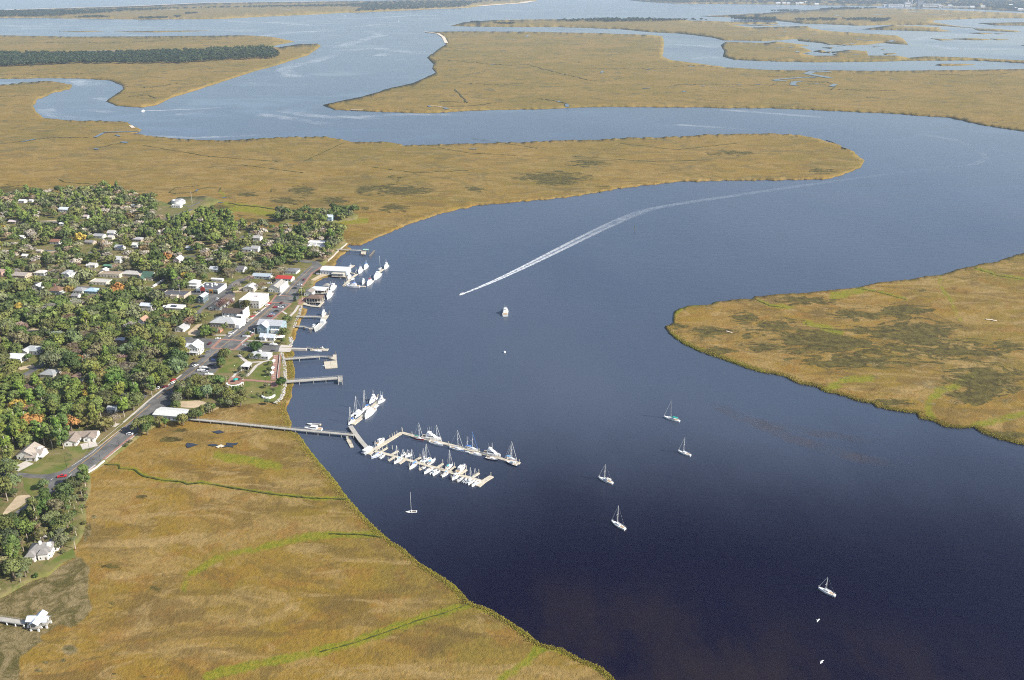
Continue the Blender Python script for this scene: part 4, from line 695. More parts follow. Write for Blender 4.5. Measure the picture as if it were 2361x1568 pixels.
# ------------------------------------------------------------ piers, boardwalks and docks
def walk(name, label, cat, line, w, z, m, rail=False, step=7., pr=.16, bents=True, thick=.3, zp=None, ref=None, pier_m=None, capw=0):
    """a plank deck on bents along frame points; every piling and railing is a part"""
    W = [ground(p, z) for p in line]; c = W[0]; t = thing(name, (c.x, c.y, 0), 0, label=label, cat=cat); mb = MB()
    for a, b in zip(W, W[1:]):
        d = (b - a); d.z = 0; L = d.length; d.normalize(); n = Vector((-d.y, d.x, 0)); a, b = a - c, b - c
        q = [a + n * w / 2, b + n * w / 2, b - n * w / 2, a - n * w / 2]; mb.slab([(v.x, v.y) for v in q][::-1], z - thick, z + random.uniform(0, .02))
    mb.build('deck', m, t)
    for a, b in zip(W, W[1:]):
        d = (b - a); d.z = 0; L = d.length; d.normalize(); n = Vector((-d.y, d.x, 0)); a, b = a - c, b - c; k = max(1, int(L / step))
        if bents:
            for i in range(k + 1):
                q = a + d * (L * i / k)
                for s in (-1, 1): MB().tube((q.x + n.x * s * (w / 2 - .1), q.y + n.y * s * (w / 2 - .1), -3), (q.x + n.x * s * (w / 2 - .1), q.y + n.y * s * (w / 2 - .1), z - thick), pr, n=5).build('piling', pier_m or PILE, t)
        if rail:
            for s in (-1, 1):
                o_ = n * s * (w / 2 - .08); mb = MB()
                for zz in (.55, 1.05): mb.tube((a.x + o_.x, a.y + o_.y, z + zz), (b.x + o_.x, b.y + o_.y, z + zz), .05, n=4)
                for i in range(int(L / 2.4) + 1):
                    q = a + d * min(L, i * 2.4) + o_; mb.tube((q.x, q.y, z), (q.x, q.y, z + 1.1), .06, n=4)
                mb.build('railing', m, t)
    return t, W
def dockpile(t, W, i, side, n, w, h=2.6, m=None):
    pass
def deckpoly(name, label, cat, s, z, m, thick=.5, posts=()):
    P = [ground(p, z) for p in pts(s)]; c = sum(P, Vector()) / len(P); t = thing(name, (c.x, c.y, 0), 0, label=label, cat=cat); mb = MB(); q = [(p.x - c.x, p.y - c.y) for p in P]
    ar = sum(q[i][0] * q[(i + 1) % len(q)][1] - q[(i + 1) % len(q)][0] * q[i][1] for i in range(len(q)))
    mb.slab(q if ar > 0 else q[::-1], z - thick, z).build('deck', m, t)
    for (r, x, y, h) in posts: g = G3(r, x, y, z); MB().tube((g.x - c.x, g.y - c.y, -3), (g.x - c.x, g.y - c.y, z + h), .2, n=6).build('piling', PILE, t)
    return t
WPILE = mat('pale_piling', (.46, .43, .36), .85, .2, 1.)
walk('boardwalk', 'long grey boardwalk crossing the marsh from the road to the marina', 'boardwalk', pts('D 140 1242 500 1275 800 1306 1150 1342 1500 1376 1870 1410'), 2.6, 2.4, GREYW, True, 7.5, pier_m=GREYW)
walk('access_pier', 'dark timber pier joining the marina arms, lined with tall pilings', 'pier', pts('H 320 640 400 760 480 870 580 985'), 3.2, 1.8, GREYW, False, 5)
t, W = walk('pier', 'long grey pier with a covered end lookout below the park', 'pier', pts('D 1150 853 1450 832 1705 815'), 4.2, 2.6, GREYW, True, 9, pier_m=WPILE)
t2 = deckpoly('pier_lookout', 'square railed lookout at the end of the long grey pier', 'pier', 'D 1702 800 1748 797 1748 850 1704 852', 2.9, GREYW); 
for (x, y) in ((1704, 802), (1746, 799), (1746, 848), (1706, 850)): g = G3('D', x, y, 2.9) - Vector((t2.location.x, t2.location.y, 0)); MB().tube((g.x, g.y, -3), (g.x, g.y, 4.1), .2).build('piling', WPILE, t2)
for (a, b) in (((1704, 802), (1746, 799)), ((1746, 799), (1746, 848)), ((1746, 848), (1706, 850))):
    g, h_ = [G3('D', *q, 2.9) - Vector((t2.location.x, t2.location.y, 0)) for q in (a, b)]
    for z in (3.4, 3.9): MB().tube((g.x, g.y, z), (h_.x, h_.y, z), .07, n=4).build('railing', GREYW, t2)
walk('pier', 'grey railed pier running to the square floating platform', 'pier', pts('D 1128 618 1300 605 1510 590'), 3.2, 2.6, GREYW, True, 9, pier_m=WPILE)
walk('gangway', 'metal gangway from the grey railed pier down to its float', 'gangway', pts('D 1512 590 1645 600'), 1.6, 1.6, GREYW, True, 30, bents=False, thick=.15)
deckpoly('floating_dock', 'small floating dock at the foot of the metal gangway', 'dock', 'D 1610 598 1650 592 1650 570 1688 568 1690 628 1612 612', .7, PLANK, posts=(('D', 1605, 610, 2.4), ('D', 1682, 574, 3)))
t = deckpoly('floating_platform', 'square pale floating platform marked into four panels', 'dock', 'D 1555 645 1693 630 1700 706 1570 715', .6, PLANK, posts=(('D', 1560, 650, 2.2), ('D', 1582, 642, 2.2)))
for a, b in (((1625, 638), (1636, 710)), ((1562, 680), (1697, 668))):
    g, h_ = [G3('D', *q, .63) - Vector((t.location.x, t.location.y, 0)) for q in (a, b)]; MB().tube(g, h_, .09, n=4).build('panel_joint', GREYW, t)
t, W = walk('ramp_wall', 'concrete wall pier beside the boat ramp', 'pier', pts('O 900 516 1130 522 1365 528'), 2.4, 1.6, CONC, False, 200, bents=False, thick=1.9)
walk('gangway', 'pale gangway from the ramp wall to the launching float', 'gangway', pts('O 1365 515 1480 530'), 1.6, 1.3, GREYW, True, 30, bents=False, thick=.15)
deckpoly('floating_dock', 'long low launching float beside the ramp wall', 'dock', 'O 1425 548 1480 530 1778 528 1750 566 1430 560', .6, PLANK, posts=(('O', 1500, 540, 2.2), ('O', 1568, 540, 2.2), ('O', 1640, 535, 2)))
walk('pier', 'green grey pier with the shore lamp, above the landing craft', 'pier', pts('G 20 1200 300 1200 430 1210'), 2.4, 2.4, GREYW, True, 5)
deckpoly('floating_dock', 'floating dock ending the green grey pier', 'dock', 'G 410 1235 430 1200 480 1175 530 1178 470 1270', .6, PLANK, posts=(('G', 545, 1150, 3), ('G', 535, 1170, 2.6), ('G', 515, 1190, 2.6), ('G', 487, 1185, 3)))
walk('pier', 'short pier reaching the landing craft', 'pier', pts('G -10 1350 140 1358 230 1385'), 1.8, 2.2, GREYW, True, 5)
deckpoly('floating_dock', 'small float beside the landing craft with short pilings', 'dock', 'G 220 1375 300 1372 300 1395 225 1398', .8, GREYW, posts=(('G', 240, 1440, 1.4), ('G', 262, 1440, 1.2), ('G', 235, 1375, 2)))
walk('pier', 'northern pier reaching out from the wooded shore', 'pier', pts('G 650 148 850 155 1040 165'), 2.6, 2.6, GREYW, True, 6)
t = deckpoly('boat_lift', 'pier end boat lift with a small green roof', 'boat lift', 'G 1030 220 1045 160 1120 160 1105 225', 1.6, PLANK, posts=(('G', 1035, 222, 2.6), ('G', 1078, 240, 2.4), ('G', 1050, 165, 2.6), ('G', 1118, 165, 2.6)))
g = G3('G', 1108, 150, 3.4) - Vector((t.location.x, t.location.y, 0)); MB().box(g.x - 3.3, g.x + 3.3, g.y - 2, g.y + 2, 3.3, 3.6).build('roof', mat('green_canopy', (.25, .42, .33)), t)
for sx in (-3, 3):
    for sy in (-1.7, 1.7): MB().tube((g.x + sx, g.y + sy, 0), (g.x + sx, g.y + sy, 3.3), .13).build('post', PILE, t)
t = deckpoly('mooring_pilings', 'double row of dark mooring pilings off the northern pier', 'pilings', 'G 1165 250 1172 245 1248 165 1240 162', 1.5, GREYW, .3, posts=[('G', 1165 + i * 17, 250 - i * 18, 1.6) for i in range(5)] + [('G', 1180 + i * 17, 256 - i * 18, 1.6) for i in range(5)])
deckpoly('fuel_dock', 'wooden dock skirting the brown hipped boat shelter', 'dock', 'G 115 1010 160 965 200 1005 355 1035 440 955 462 965 385 1050 250 1040', .9, PLANK, posts=(('G', 265, 1020, 3), ('G', 295, 1025, 3), ('G', 323, 1015, 3), ('G', 452, 950, 2.6), ('G', 437, 970, 2.6), ('G', 228, 1005, 3)))
deckpoly('float', 'small wooden float under the long waterfront building', 'dock', 'G 690 585 740 560 768 562 715 598', .5, PLANK)
deckpoly('floating_dock', 'wooden float at the river end of the long waterfront building', 'dock', 'G 850 435 900 395 938 398 880 440', .7, PLANK)
def docks(name, label, segs, posts, w=2.2):
    t = None; P0 = ground(pts(segs[0].split('|')[0])[0], .55); t = thing(name, (P0.x, P0.y, 0), 0, label=label, cat='dock')
    for k, s in enumerate(segs):
        ww = w; s_ = s
        if '|' in s: s_, ww = s.split('|'); ww = float(ww)
        W = [ground(p, .55) - Vector((P0.x, P0.y, 0)) for p in pts(s_)]; mb = MB()
        for a, b in zip(W, W[1:]):
            d = b - a; d.z = 0; d.normalize(); n = Vector((-d.y, d.x, 0)) * ww / 2; mb.slab([((a - n).x, (a - n).y), ((b - n).x, (b - n).y), ((b + n).x, (b + n).y), ((a + n).x, (a + n).y)], -.2, .55 + .006 * k)
        mb.build('walkway' if k == 0 else 'finger', PLANK, t)
    for tok in posts:
        r, x, y = tok; g = G3(r, x, y, .5) - Vector((P0.x, P0.y, 0)); MB().tube((g.x, g.y, -3), (g.x, g.y, 3.1), .2, n=6).build('piling', WPILE, t)
docks('marina_dock', 'north arm of the marina lined with yachts and sailboats', ['H 355 615 500 500 600 400 700 310 780 235|3.4'], [('H', 372, 560), ('H', 395, 545), ('H', 745, 200), ('H', 766, 190), ('H', 610, 375), ('H', 720, 285)])
docks('marina_dock', 'bent outer dock of the marina carrying the tall yachts', ['H 600 1085 700 1005 900 880 1125 742|3', 'I -521 280 -300 340 -200 375 100 440 500 540 1100 690 1600 830 2120 970|2.8'],
      [('H', 1120, 720), ('H', 1134, 724), ('H', 940, 838), ('H', 976, 815), ('H', 1008, 790), ('H', 1050, 770), ('H', 1286, 785), ('I', 118, 450), ('I', 362, 475), ('I', 530, 560), ('I', 783, 615), ('I', 953, 690), ('I', 1212, 715), ('I', 1388, 800), ('I', 1648, 835), ('I', 2110, 965), ('I', 1843, 905)])
docks('marina_dock', 'lower comb shaped dock of the marina with finger piers', ['H 690 1030 960 1100 1140 1150 1400 1220 1560 1270 I 300 1080 640 1190 1000 1290 1280 1370|2.6', 'H 800 1040 900 980|1.6', 'H 960 1090 1065 1030|1.6', 'H 915 1185 1010 1125|1.6', 'H 1085 1230 1170 1175|1.6', 'H 1310 1195 1418 1130|1.6',
      'H 1400 1325 1470 1280|1.6', 'I 260 1065 405 970|1.6', 'I 360 1250 460 1170|1.4', 'I 545 1135 670 1040|1.6', 'I 790 1205 930 1110|1.6', 'I 1060 1280 1210 1185|1.6', 'I 1020 1430 1110 1360|1.4', 'I 1180 1480 1340 1350 1495 1255|3.2'],
      [('H', 648, 1115), ('H', 780, 1030), ('H', 825, 1035), ('H', 892, 975), ('H', 912, 1185), ('H', 1055, 1110), ('H', 1240, 1275), ('H', 1412, 1135), ('H', 1400, 1245), ('H', 1402, 1330), ('H', 976, 1000), ('I', 398, 965), ('I', 340, 1100), ('I', 378, 1110), ('I', 460, 1120), ('I', 660, 1035), ('I', 358, 1250), ('I', 585, 1310), ('I', 700, 1190), ('I', 925, 1100), ('I', 722, 1385), ('I', 1205, 1180), ('I', 1475, 1250), ('I', 903, 1240)])
deckpoly('floating_dock', 'small angled float hanging off the boardwalk end', 'dock', 'H 250 848 290 838 335 880 372 968 318 975', .6, PLANK, posts=(('H', 296, 840, 3), ('H', 335, 920, 3)))
walk('gangway', 'narrow gangway from the boardwalk to the small angled float', 'gangway', pts('H 258 775 275 845'), 1.4, 1.6, GREYW, False, 30, bents=False, thick=.15)
docks('waterfront_dock', 'inner waterfront dock with cruisers behind the long building', ['G 760 715 880 600 970 530|2.6', 'G 840 505 935 525|1.6'], [('G', 778, 690), ('G', 812, 640), ('G', 800, 620), ('G', 965, 500)])
docks('waterfront_dock', 'outer waterfront dock running past the blue topped trawler', ['G 755 715 900 718 1105 728|2.4', 'G 1300 515 1380 455|2.6'], [('G', 1096, 690), ('G', 880, 705)])
walk('boardwalk', 'railed boardwalk leading to the marsh pavilion', 'boardwalk', pts('J -260 925 0 950 260 990'), 3, 2.5, GREYW, True, 4.6, pier_m=TRIM, pr=.3)
# ------------------------------------------------------------ boats
HULLM = omat('gelcoat', .3, .06, 2., .5); BWHITE = (.72, .72, .71)
DARKG = NT('tinted_glass'); DARKG.base((.02, .022, .028, 1), .15, .5); DARKG = DARKG.m
METAL = mat('mast_metal', (.68, .68, .66), .45, .06, .5, .5); TEAK = mat('teak_deck', (.36, .25, .15), .8, .2, 2)
def hull_mesh(L, B, fb, bow=1.8, tr=.82, zs=0.):
    """loft: x forward, transom at -L/2; sheer rises to the bow"""
    n = 11; V, F = [], []
    for i in range(n):
        t = i / (n - 1); x = -L / 2 + L * t; h = B / 2 * (min(1, tr + (1 - tr) * t / .4) if t < .4 else max(.03, 1 - ((t - .4) / .6) ** bow)); z = fb * (1 + .28 * t * t)
        V += [(x, -h, z), (x - .25 * t * (L / 12), -h * .8, -.25), (x - .25 * t * (L / 12), h * .8, -.25), (x, h, z)]
    for i in range(n - 1):
        a, b = 4 * i, 4 * i + 4; F += [(a, a + 1, b + 1, b), (a + 2, a + 3, b + 3, b + 2), (a + 1, a + 2, b + 2, b + 1)]
    F += [(0, 3, 2, 1), (4 * n - 4, 4 * n - 3, 4 * n - 2, 4 * n - 1)]
    D = [], []
    k = [(V[4 * i][0] * .985, V[4 * i][1] * .93, V[4 * i][2] + .02) for i in range(n)] + [(V[4 * i + 3][0] * .985, V[4 * i + 3][1] * .93, V[4 * i + 3][2] + .02) for i in range(n)]
    df = [(i, i + 1, n + i + 1, n + i) for i in range(n - 1)]
    for i in range(n - 1): F += [(4 * i, 4 * i + 4, 4 * i + 4, 4 * i)] if False else []
    return V, F, k, df
def taper_box(mb, x0, x1, y, z0, z1, f0=.0, f1=.0, fy=.0):
    return mb.add([(x0, -y, z0), (x1, -y, z0), (x1, y, z0), (x0, y, z0), (x0 + f0, -y + fy, z1), (x1 - f1, -y + fy, z1), (x1 - f1, y - fy, z1), (x0 + f0, y - fy, z1)],
                  [(3, 2, 1, 0), (4, 5, 6, 7), (0, 1, 5, 4), (1, 2, 6, 5), (2, 3, 7, 6), (3, 0, 4, 7)])
def hull(root, L, B, fb, col, deck=(.66, .65, .62), bow=1.8, tr=.82, y=0, stripe=None):
    V, F, k, df = hull_mesh(L, B, fb, bow, tr); m = mesh('hull', [(a, b + y, c) for a, b, c in V], F, HULLM, False); h = obj('hull', m, root, color=col)
    obj('deck', mesh('deck', [(a, b + y, c) for a, b, c in k], df, HULLM), h, color=deck)
    if stripe:
        S = [(a * 1.002, (b + (.03 if b > 0 else -.03)) * 1.0 + y, .10 if i % 4 in (1, 2) else .32) for i, (a, b, c) in enumerate(V)]; n = len(V) // 4
        mb = MB()
        for i in range(n - 1):
            for s in (0, 3):
                p, q = V[4 * i + s], V[4 * i + 4 + s]; e = .05 if p[1] > 0 else -.05; mb.add([(p[0], p[1] + e + y, p[2] * .62), (q[0], q[1] + e + y, q[2] * .62), (q[0], q[1] + e + y, q[2] * .9), (p[0], p[1] + e + y, p[2] * .9)], [(0, 1, 2, 3)])
        mb.build('stripe', HULLM, h, color=stripe)
    return h
def mastset(root, x, H, boom=4., cover=None, furl=None, L=10, r=.105, z0=1.0, dark=False, back=True):
    m = MB().tube((x, 0, z0), (x - .15, 0, H), r, r * .8, 6); m.tube((x, -1.2, H * .55), (x, 1.2, H * .55), .05, n=4); o = m.build('mast', mat('dark_mast', (.06, .06, .06)) if dark else METAL, root)
    if boom:
        b = MB().tube((x, 0, z0 + 1.1), (x - boom, 0, z0 + 1.0), .09, n=5).build('boom', METAL, root)
        MB().tube((x - .1, 0, z0 + 1.32), (x - boom * .95, 0, z0 + 1.12), .24, .14, 6).build('sail_cover', HULLM, b, color=cover or (.6, .6, .58))
    st = MB().tube((x - .15, 0, H), (L / 2 - .2, 0, 1.2), .10 if furl else .035, .1 if furl else .035, 4)
    if back: st.tube((x - .15, 0, H), (-L / 2 + .2, 0, 1.1), .035, n=3)
    for s in (-1, 1): st.tube((x - .15, 0, H * .97), (x - .2, s * 1.3, 1.0), .03, n=3)
    st.build('rigging', HULLM, o, color=furl or (.5, .5, .5))
def outboard(root, L, y=0):
    mb = MB(); taper_box(mb, -L / 2 - .55, -L / 2 - .05, .25, .35, 1.25, .05, .1, .05); mb.v = [(a, b + y, c) for a, b, c in mb.v]; mb.build('outboard_motor', DARKG, root)
def sail(root, L, col=BWHITE, canopy=None, H=None, ketch=False, cover=None, furl=(.62, .62, .6), stripe=None, mast=True, dark=False):
    B = L * .30; fb = .95; h = hull(root, L, B, fb, col, stripe=stripe, tr=.62, bow=2.0)
    mb = MB(); taper_box(mb, -L * .12, L * .24, B * .28, fb * .98, fb + .6, .1, .9, .15); c = mb.build('cabin', HULLM, root, color=BWHITE)
    w = MB(); taper_box(w, -L * .08, L * .13, B * .283, fb + .22, fb + .42, 0, .2, .0); w.build('cabin_window', DARKG, c)
    MB().box(-L * .40, -L * .14, -B * .24, B * .24, fb + .01, fb + .06).build('cockpit', TEAK, h)
    if canopy: cb = MB(); taper_box(cb, -L * .36, -L * .06, B * .30, fb + 1.5, fb + 1.75, .1, .3, .2); cb.tube((-L * .34, -B * .28, fb), (-L * .34, -B * .28, fb + 1.5), .04, n=3); cb.tube((-L * .34, B * .28, fb), (-L * .34, B * .28, fb + 1.5), .04, n=3); cb.build('canopy', HULLM, root, color=canopy)
    if mast: mastset(root, L * .08, H or L * 1.3, L * .36, cover, furl, L, dark=dark)
    if ketch: mastset(root, -L * .30, (H or L * 1.3) * .68, L * .2, cover, None, L, r=.1, back=False)
    r = MB()
    for s in (-1, 1): r.tube((-L * .46, s * B * .34, fb + .6), (L * .2, s * B * .42, fb + .65), .03, n=3)
    r.tube((L * .40, -.5, fb + .9), (L * .49, 0, fb + 1.0), .04, n=3); r.tube((L * .40, .5, fb + .9), (L * .49, 0, fb + 1.0), .04, n=3); r.build('rail', METAL, h)
def yacht(root, L, col=BWHITE, fly=True, mast=0, top=None, stripe=None, ant=2):
    B = L * .31; fb = 1.0 + L * .045; h = hull(root, L, B, fb, col, bow=2.2, tr=.9, stripe=stripe)
    MB().box(-L * .49, -L * .27, -B * .36, B * .36, fb + .02, fb + .07).build('cockpit', TEAK, h)
    mb = MB(); taper_box(mb, -L * .27, L * .24, B * .36, fb, fb + 1.9, .2, L * .14, .25); c = mb.build('cabin', HULLM, root, color=BWHITE)
    w = MB(); taper_box(w, -L * .2, L * .168, B * .335, fb + .85, fb + 1.45, 0, L * .05, .08); w.build('cabin_window', DARKG, c)
    z = fb + 1.9
    if fly:
        mb = MB(); taper_box(mb, -L * .24, L * .04, B * .30, z, z + .85, .1, .5, .1); f = mb.build('flybridge', HULLM, root, color=BWHITE)
        mb = MB(); taper_box(mb, -L * .20, -L * .02, B * .28, z + 1.75, z + 1.9, .1, .2, .1)
        for sx in (-L * .19, -L * .04):
            for s in (-1, 1): mb.tube((sx, s * B * .25, z + .8), (sx, s * B * .25, z + 1.8), .05, n=3)
        mb.build('hardtop', HULLM, root, color=top or BWHITE); z += 1.9
    for i in range(ant): MB().tube((-L * .15 + i * .8, (i - .5) * 1.2, z), (-L * .17 + i * .8, (i - .5) * 1.6, z + 3.6), .05, n=3).build('antenna', METAL, root)
    if mast: MB().tube((0, 0, z - .3), (0, 0, z + mast), .12, n=5).build('mast', METAL, root)
    r = MB()
    for s in (-1, 1): r.tube((0, s * B * .46, fb + .85), (L * .46, s * .15, fb * 1.28 + .75), .04, n=3)
    r.build('bow_rail', METAL, h)
def cat(root, L, mast=0, canopy=None, col=BWHITE):
    B = L * .5
    for s in (-1, 1): hull(root, L, B * .28, 1.0, col, y=s * B * .36, bow=2.0)
    mb = MB(); taper_box(mb, -L * .38, L * .22, B * .44, .75, 1.25, 0, .3, 0); mb.build('bridge_deck', HULLM, root, color=BWHITE); mb = MB(); taper_box(mb, -L * .25, L * .16, B * .34, 1.25, 2.3, .2, 1., .3); c = mb.build('cabin', HULLM, root, color=BWHITE)
    w = MB(); taper_box(w, -L * .16, L * .1, B * .31, 1.65, 2.05, 0, .4, .1); w.build('cabin_window', DARKG, c)
    if canopy: MB().box(-L * .4, -L * .22, -B * .3, B * .3, 2.5, 2.62).build('canopy', HULLM, root, color=canopy)
    if mast: mastset(root, L * .08, mast, L * .3, (.6, .6, .58), (.6, .6, .6), L, z0=2.2)
def skiff(root, L, col=BWHITE, console=True, inner=(.5, .5, .48), motor=True, canopy=None, mast=0):
    B = L * .34; h = hull(root, L, B, .62, col, bow=2.2, tr=.88, deck=(.62, .61, .58)); MB().box(-L * .42, L * .12, -B * .30, B * .30, .66, .71).build('cockpit', HULLM, h, color=inner)
    if console: mb = MB(); taper_box(mb, -.5, .3, .42, .66, 1.5, .1, .3, .05); mb.build('console', HULLM, root, color=BWHITE)
    if motor: outboard(root, L)
    if canopy: cb = MB().box(-L * .25, L * .08, -B * .32, B * .32, 2.1, 2.2); [cb.tube((x, s * B * .3, .7), (x, s * B * .3, 2.1), .04, n=3) for x in (-L * .22, L * .05) for s in (-1, 1)]; cb.build('canopy', HULLM, root, color=canopy)
    if mast: MB().tube((0, 0, .7), (0, 0, mast), .1, n=5).build('mast', METAL, root)
def cover(root, L):
    B = L * .42; hull(root, L, B, .9, BWHITE, tr=.95); cb = MB(); taper_box(cb, -L * .42, L * .36, B * .48, 2.5, 2.75, .2, .2, .2)
    for x in (-L * .36, 0, L * .3):
        for s in (-1, 1): cb.tube((x, s * B * .42, .9), (x, s * B * .42, 2.5), .06, n=4)
    cb.build('canopy', HULLM, root, color=(.70, .69, .66)); [outboard(root, L, y) for y in (-.7, .7)]
def barge(root, L):
    h = hull(root, L, L * .27, 1.1, (.46, .47, .45), deck=(.48, .45, .39), bow=3.2, tr=.95); B = L * .27
    mb = MB(); taper_box(mb, -L * .44, -L * .26, B * .3, 1.1, 3.6, .1, .3, .1); c = mb.build('wheelhouse', HULLM, root, color=(.6, .62, .62)); w = MB(); taper_box(w, -L * .43, -L * .275, B * .29, 2.5, 3.2, 0, .1, .03); w.build('wheelhouse_window', DARKG, c)
    MB().tube((-L * .36, 0, 3.6), (-L * .36, 0, 6.5), .09, n=5).build('mast', METAL, root)
    for s in (-1, 1): MB().box(-L * .25, L * .3, s * B * .40 - .08, s * B * .40 + .08, 1.12, 1.75).build('bulwark', HULLM, root, color=(.5, .51, .49))
def shrimp(root, L):
    yacht(root, L, fly=True, ant=1); B = L * .3
    for s in (-1, 1): MB().tube((-1, s * B * .3, 3), (-1.2, s * B * .55, 8.5), .09, n=5).build('outrigger', METAL, root)
KINDS = dict(sail=sail, yacht=yacht, cat=cat, skiff=skiff, cover=cover, barge=barge, shrimp=shrimp)
BOATS = []
def boat(kind, r, x0, y0, x1, y1, label, catn='boat', L=None, group=None, **kw):
    """stern and bow on the waterline give place, heading and length"""
    a, b = G3(r, x0, y0, .4), G3(r, x1, y1, .4); d = b - a; c = (a + b) / 2; LL = L or max(3.2, d.length)
    nm = dict(sail='sailboat', yacht='motor_yacht', cat='catamaran', skiff='motorboat', cover='covered_boat', barge='landing_craft', shrimp='fishing_boat')[kind]
    root = thing(nm, (c.x, c.y, 0), atan2(d.y, d.x), label=label, cat=catn, group=group); KINDS[kind](root, LL, **kw); BOATS.append(root); return root
BL, TQ, RD, NV = (.05, .16, .45), (.08, .38, .40), (.28, .02, .03), (.012, .018, .05)
SB, MY = 'sailboat', 'motor yacht'
gN, gO, gL = 'boats on the north marina arm', 'boats on the outer marina dock', 'boats on the comb shaped marina dock'
# outer dock
boat('yacht', 'F', 1078, 690, 1290, 722, 'largest white flybridge yacht on the outer marina dock', MY, group=gO, ant=3)
boat('sail', 'F', 985, 695, 1098, 722, 'sailboat with dark red hull and green cockpit cover', SB, group=gO, col=RD, canopy=(.08, .3, .2), H=13)
boat('sail', 'F', 1158, 742, 1312, 782, 'white sailboat moored directly in front of the largest yacht', SB, group=gO, H=15, canopy=None)
boat('sail', 'I', 552, 610, 880, 695, 'white sailboat with blue hull stripe and tall bare mast', SB, group=gO, H=15, stripe=BL)
boat('sail', 'I', 890, 615, 1195, 685, 'two masted sailboat with bright blue canvas', SB, group=gO, ketch=True, canopy=BL, cover=BL, furl=BL, H=14)
boat('skiff', 'I', 905, 705, 980, 715, 'tiny white dinghy tied between two sailboats', 'dinghy', group=gO, console=False, motor=False)
boat('sail', 'I', 990, 740, 1268, 795, 'white hull without a mast below the blue canvas sailboat', SB, group=gO, mast=False)
boat('yacht', 'I', 1312, 735, 1700, 815, 'tall white trawler yacht with one stout mast', MY, group=gO, mast=4, ant=1)
boat('sail', 'I', 1358, 850, 1632, 905, 'low sailboat with black hull and no mast standing', SB, group=gO, col=NV, mast=False)
boat('sail', 'I', 1790, 850, 2060, 910, 'sailboat with red waterline and pale blue sun cover', SB, group=gO, canopy=(.18, .36, .55), stripe=RD, H=14)
boat('sail', 'I', 2070, 1030, 1812, 935, 'navy hulled sailboat at the very end of the outer dock', SB, group=gO, col=NV, H=14, canopy=(.5, .5, .5))
# comb dock
boat('cover', 'F', 425, 880, 530, 815, 'white covered double boat at the corner of the marina', 'boat', group=gL)
boat('yacht', 'F', 568, 780, 662, 718, 'white open cruiser inside the marina corner', MY, group=gL, fly=False, ant=0)
boat('sail', 'F', 635, 870, 515, 925, 'sailboat under a long blue cover', SB, group=gL, stripe=BL, cover=BL, H=12)
boat('skiff', 'F', 605, 928, 668, 885, 'small white motorboat beside the blue covered sailboat', group=gL)
boat('sail', 'F', 855, 932, 765, 985, 'white sailboat with pale blue cockpit, one mast, west comb finger', SB, group=gL, canopy=(.3, .45, .6), H=12.5)
boat('sail', 'F', 900, 878, 845, 905, 'smaller of two mastless round white sailboats', SB, group=gL, H=5)
boat('sail', 'F', 965, 885, 890, 915, 'larger of two short masted round white sailboats', SB, group=gL, H=5.5)
boat('sail', 'F', 1020, 982, 938, 1048, 'sailboat with blue deck cover pointing at the near shore', SB, group=gL, cover=BL, canopy=(.12, .25, .5), H=13.5)
boat('cat', 'F', 1130, 938, 1068, 970, 'small white catamaran with a slim mast', 'catamaran', group=gL, mast=10)
boat('sail', 'F', 1178, 928, 1095, 982, 'white sailboat between the catamaran and the blue covered boat', SB, group=gL, H=13.5)
boat('sail', 'F', 1140, 1000, 1228, 935, 'broad white boat with light blue stern canopy', SB, group=gL, canopy=(.16, .38, .6), mast=False)
boat('sail', 'F', 1195, 1035, 1100, 1098, 'plain white sailboat hull without mast mid comb dock', SB, group=gL, mast=False)
boat('cat', 'F', 1180, 1110, 1265, 1060, 'twin hulled white motorboat on the comb dock', 'catamaran', group=gL)
boat('skiff', 'F', 1085, 1038, 1120, 1022, 'tiny white tender tucked against the comb dock', 'dinghy', group=gL, console=False)
boat('sail', 'F', 1345, 1050, 1420, 995, 'sailboat with turquoise sun cover', SB, group=gL, canopy=TQ, H=13)
boat('sail', 'F', 1365, 1090, 1300, 1133, 'little white sailboat with blue cover below the turquoise one', SB, group=gL, mast=False, canopy=(.2, .35, .6))
boat('yacht', 'F', 1485, 1115, 1410, 1168, 'white cabin motorboat beside leaning piles', MY, group=gL, fly=False, ant=0)
boat('yacht', 'F', 1468, 1090, 1555, 1015, 'sleek white cruiser on the far side of the comb dock', MY, group=gL, fly=False, ant=0, L=11)
boat('skiff', 'F', 1470, 1182, 1540, 1138, 'white motorboat with two outboards, left of a tiny pair', group=gL)
boat('skiff', 'F', 1530, 1198, 1580, 1145, 'slender white runabout right of the tiny pair', group=gL)
boat('cat', 'F', 1575, 1212, 1650, 1168, 'white sailing catamaran with raked mast near the dock end', 'catamaran', group=gL, mast=11)
boat('sail', 'F', 1720, 1180, 1630, 1240, 'wide white sailboat last before the T shaped dock end', SB, group=gL, H=12)
# north arm
boat('sail', 'H', 380, 545, 290, 622, 'sailboat with blue canvas at the foot of the north arm', SB, group=gN, canopy=BL, H=13)
boat('cat', 'H', 490, 412, 372, 495, 'white sailing catamaran with dark trampoline', 'catamaran', group=gN, mast=15, L=11)
boat('sail', 'H', 610, 335, 510, 402, 'sailboat with bright blue canopy behind the big white yacht', SB, group=gN, canopy=BL, H=16)
boat('yacht', 'H', 690, 385, 550, 530, 'big white yacht with flared bow on the north arm', MY, group=gN, fly=False, mast=1.5, ant=0, L=16)
boat('yacht', 'H', 725, 205, 618, 292, 'tall white flybridge yacht at the end of the north arm', MY, group=gN)
boat('shrimp', 'H', 850, 232, 750, 295, 'white fishing boat with two tall outriggers and red trim', 'fishing boat', group=gN)
boat('skiff', 'H', 755, 312, 680, 372, 'open white skiff between the yacht and the fishing boat', group=gN, console=False)
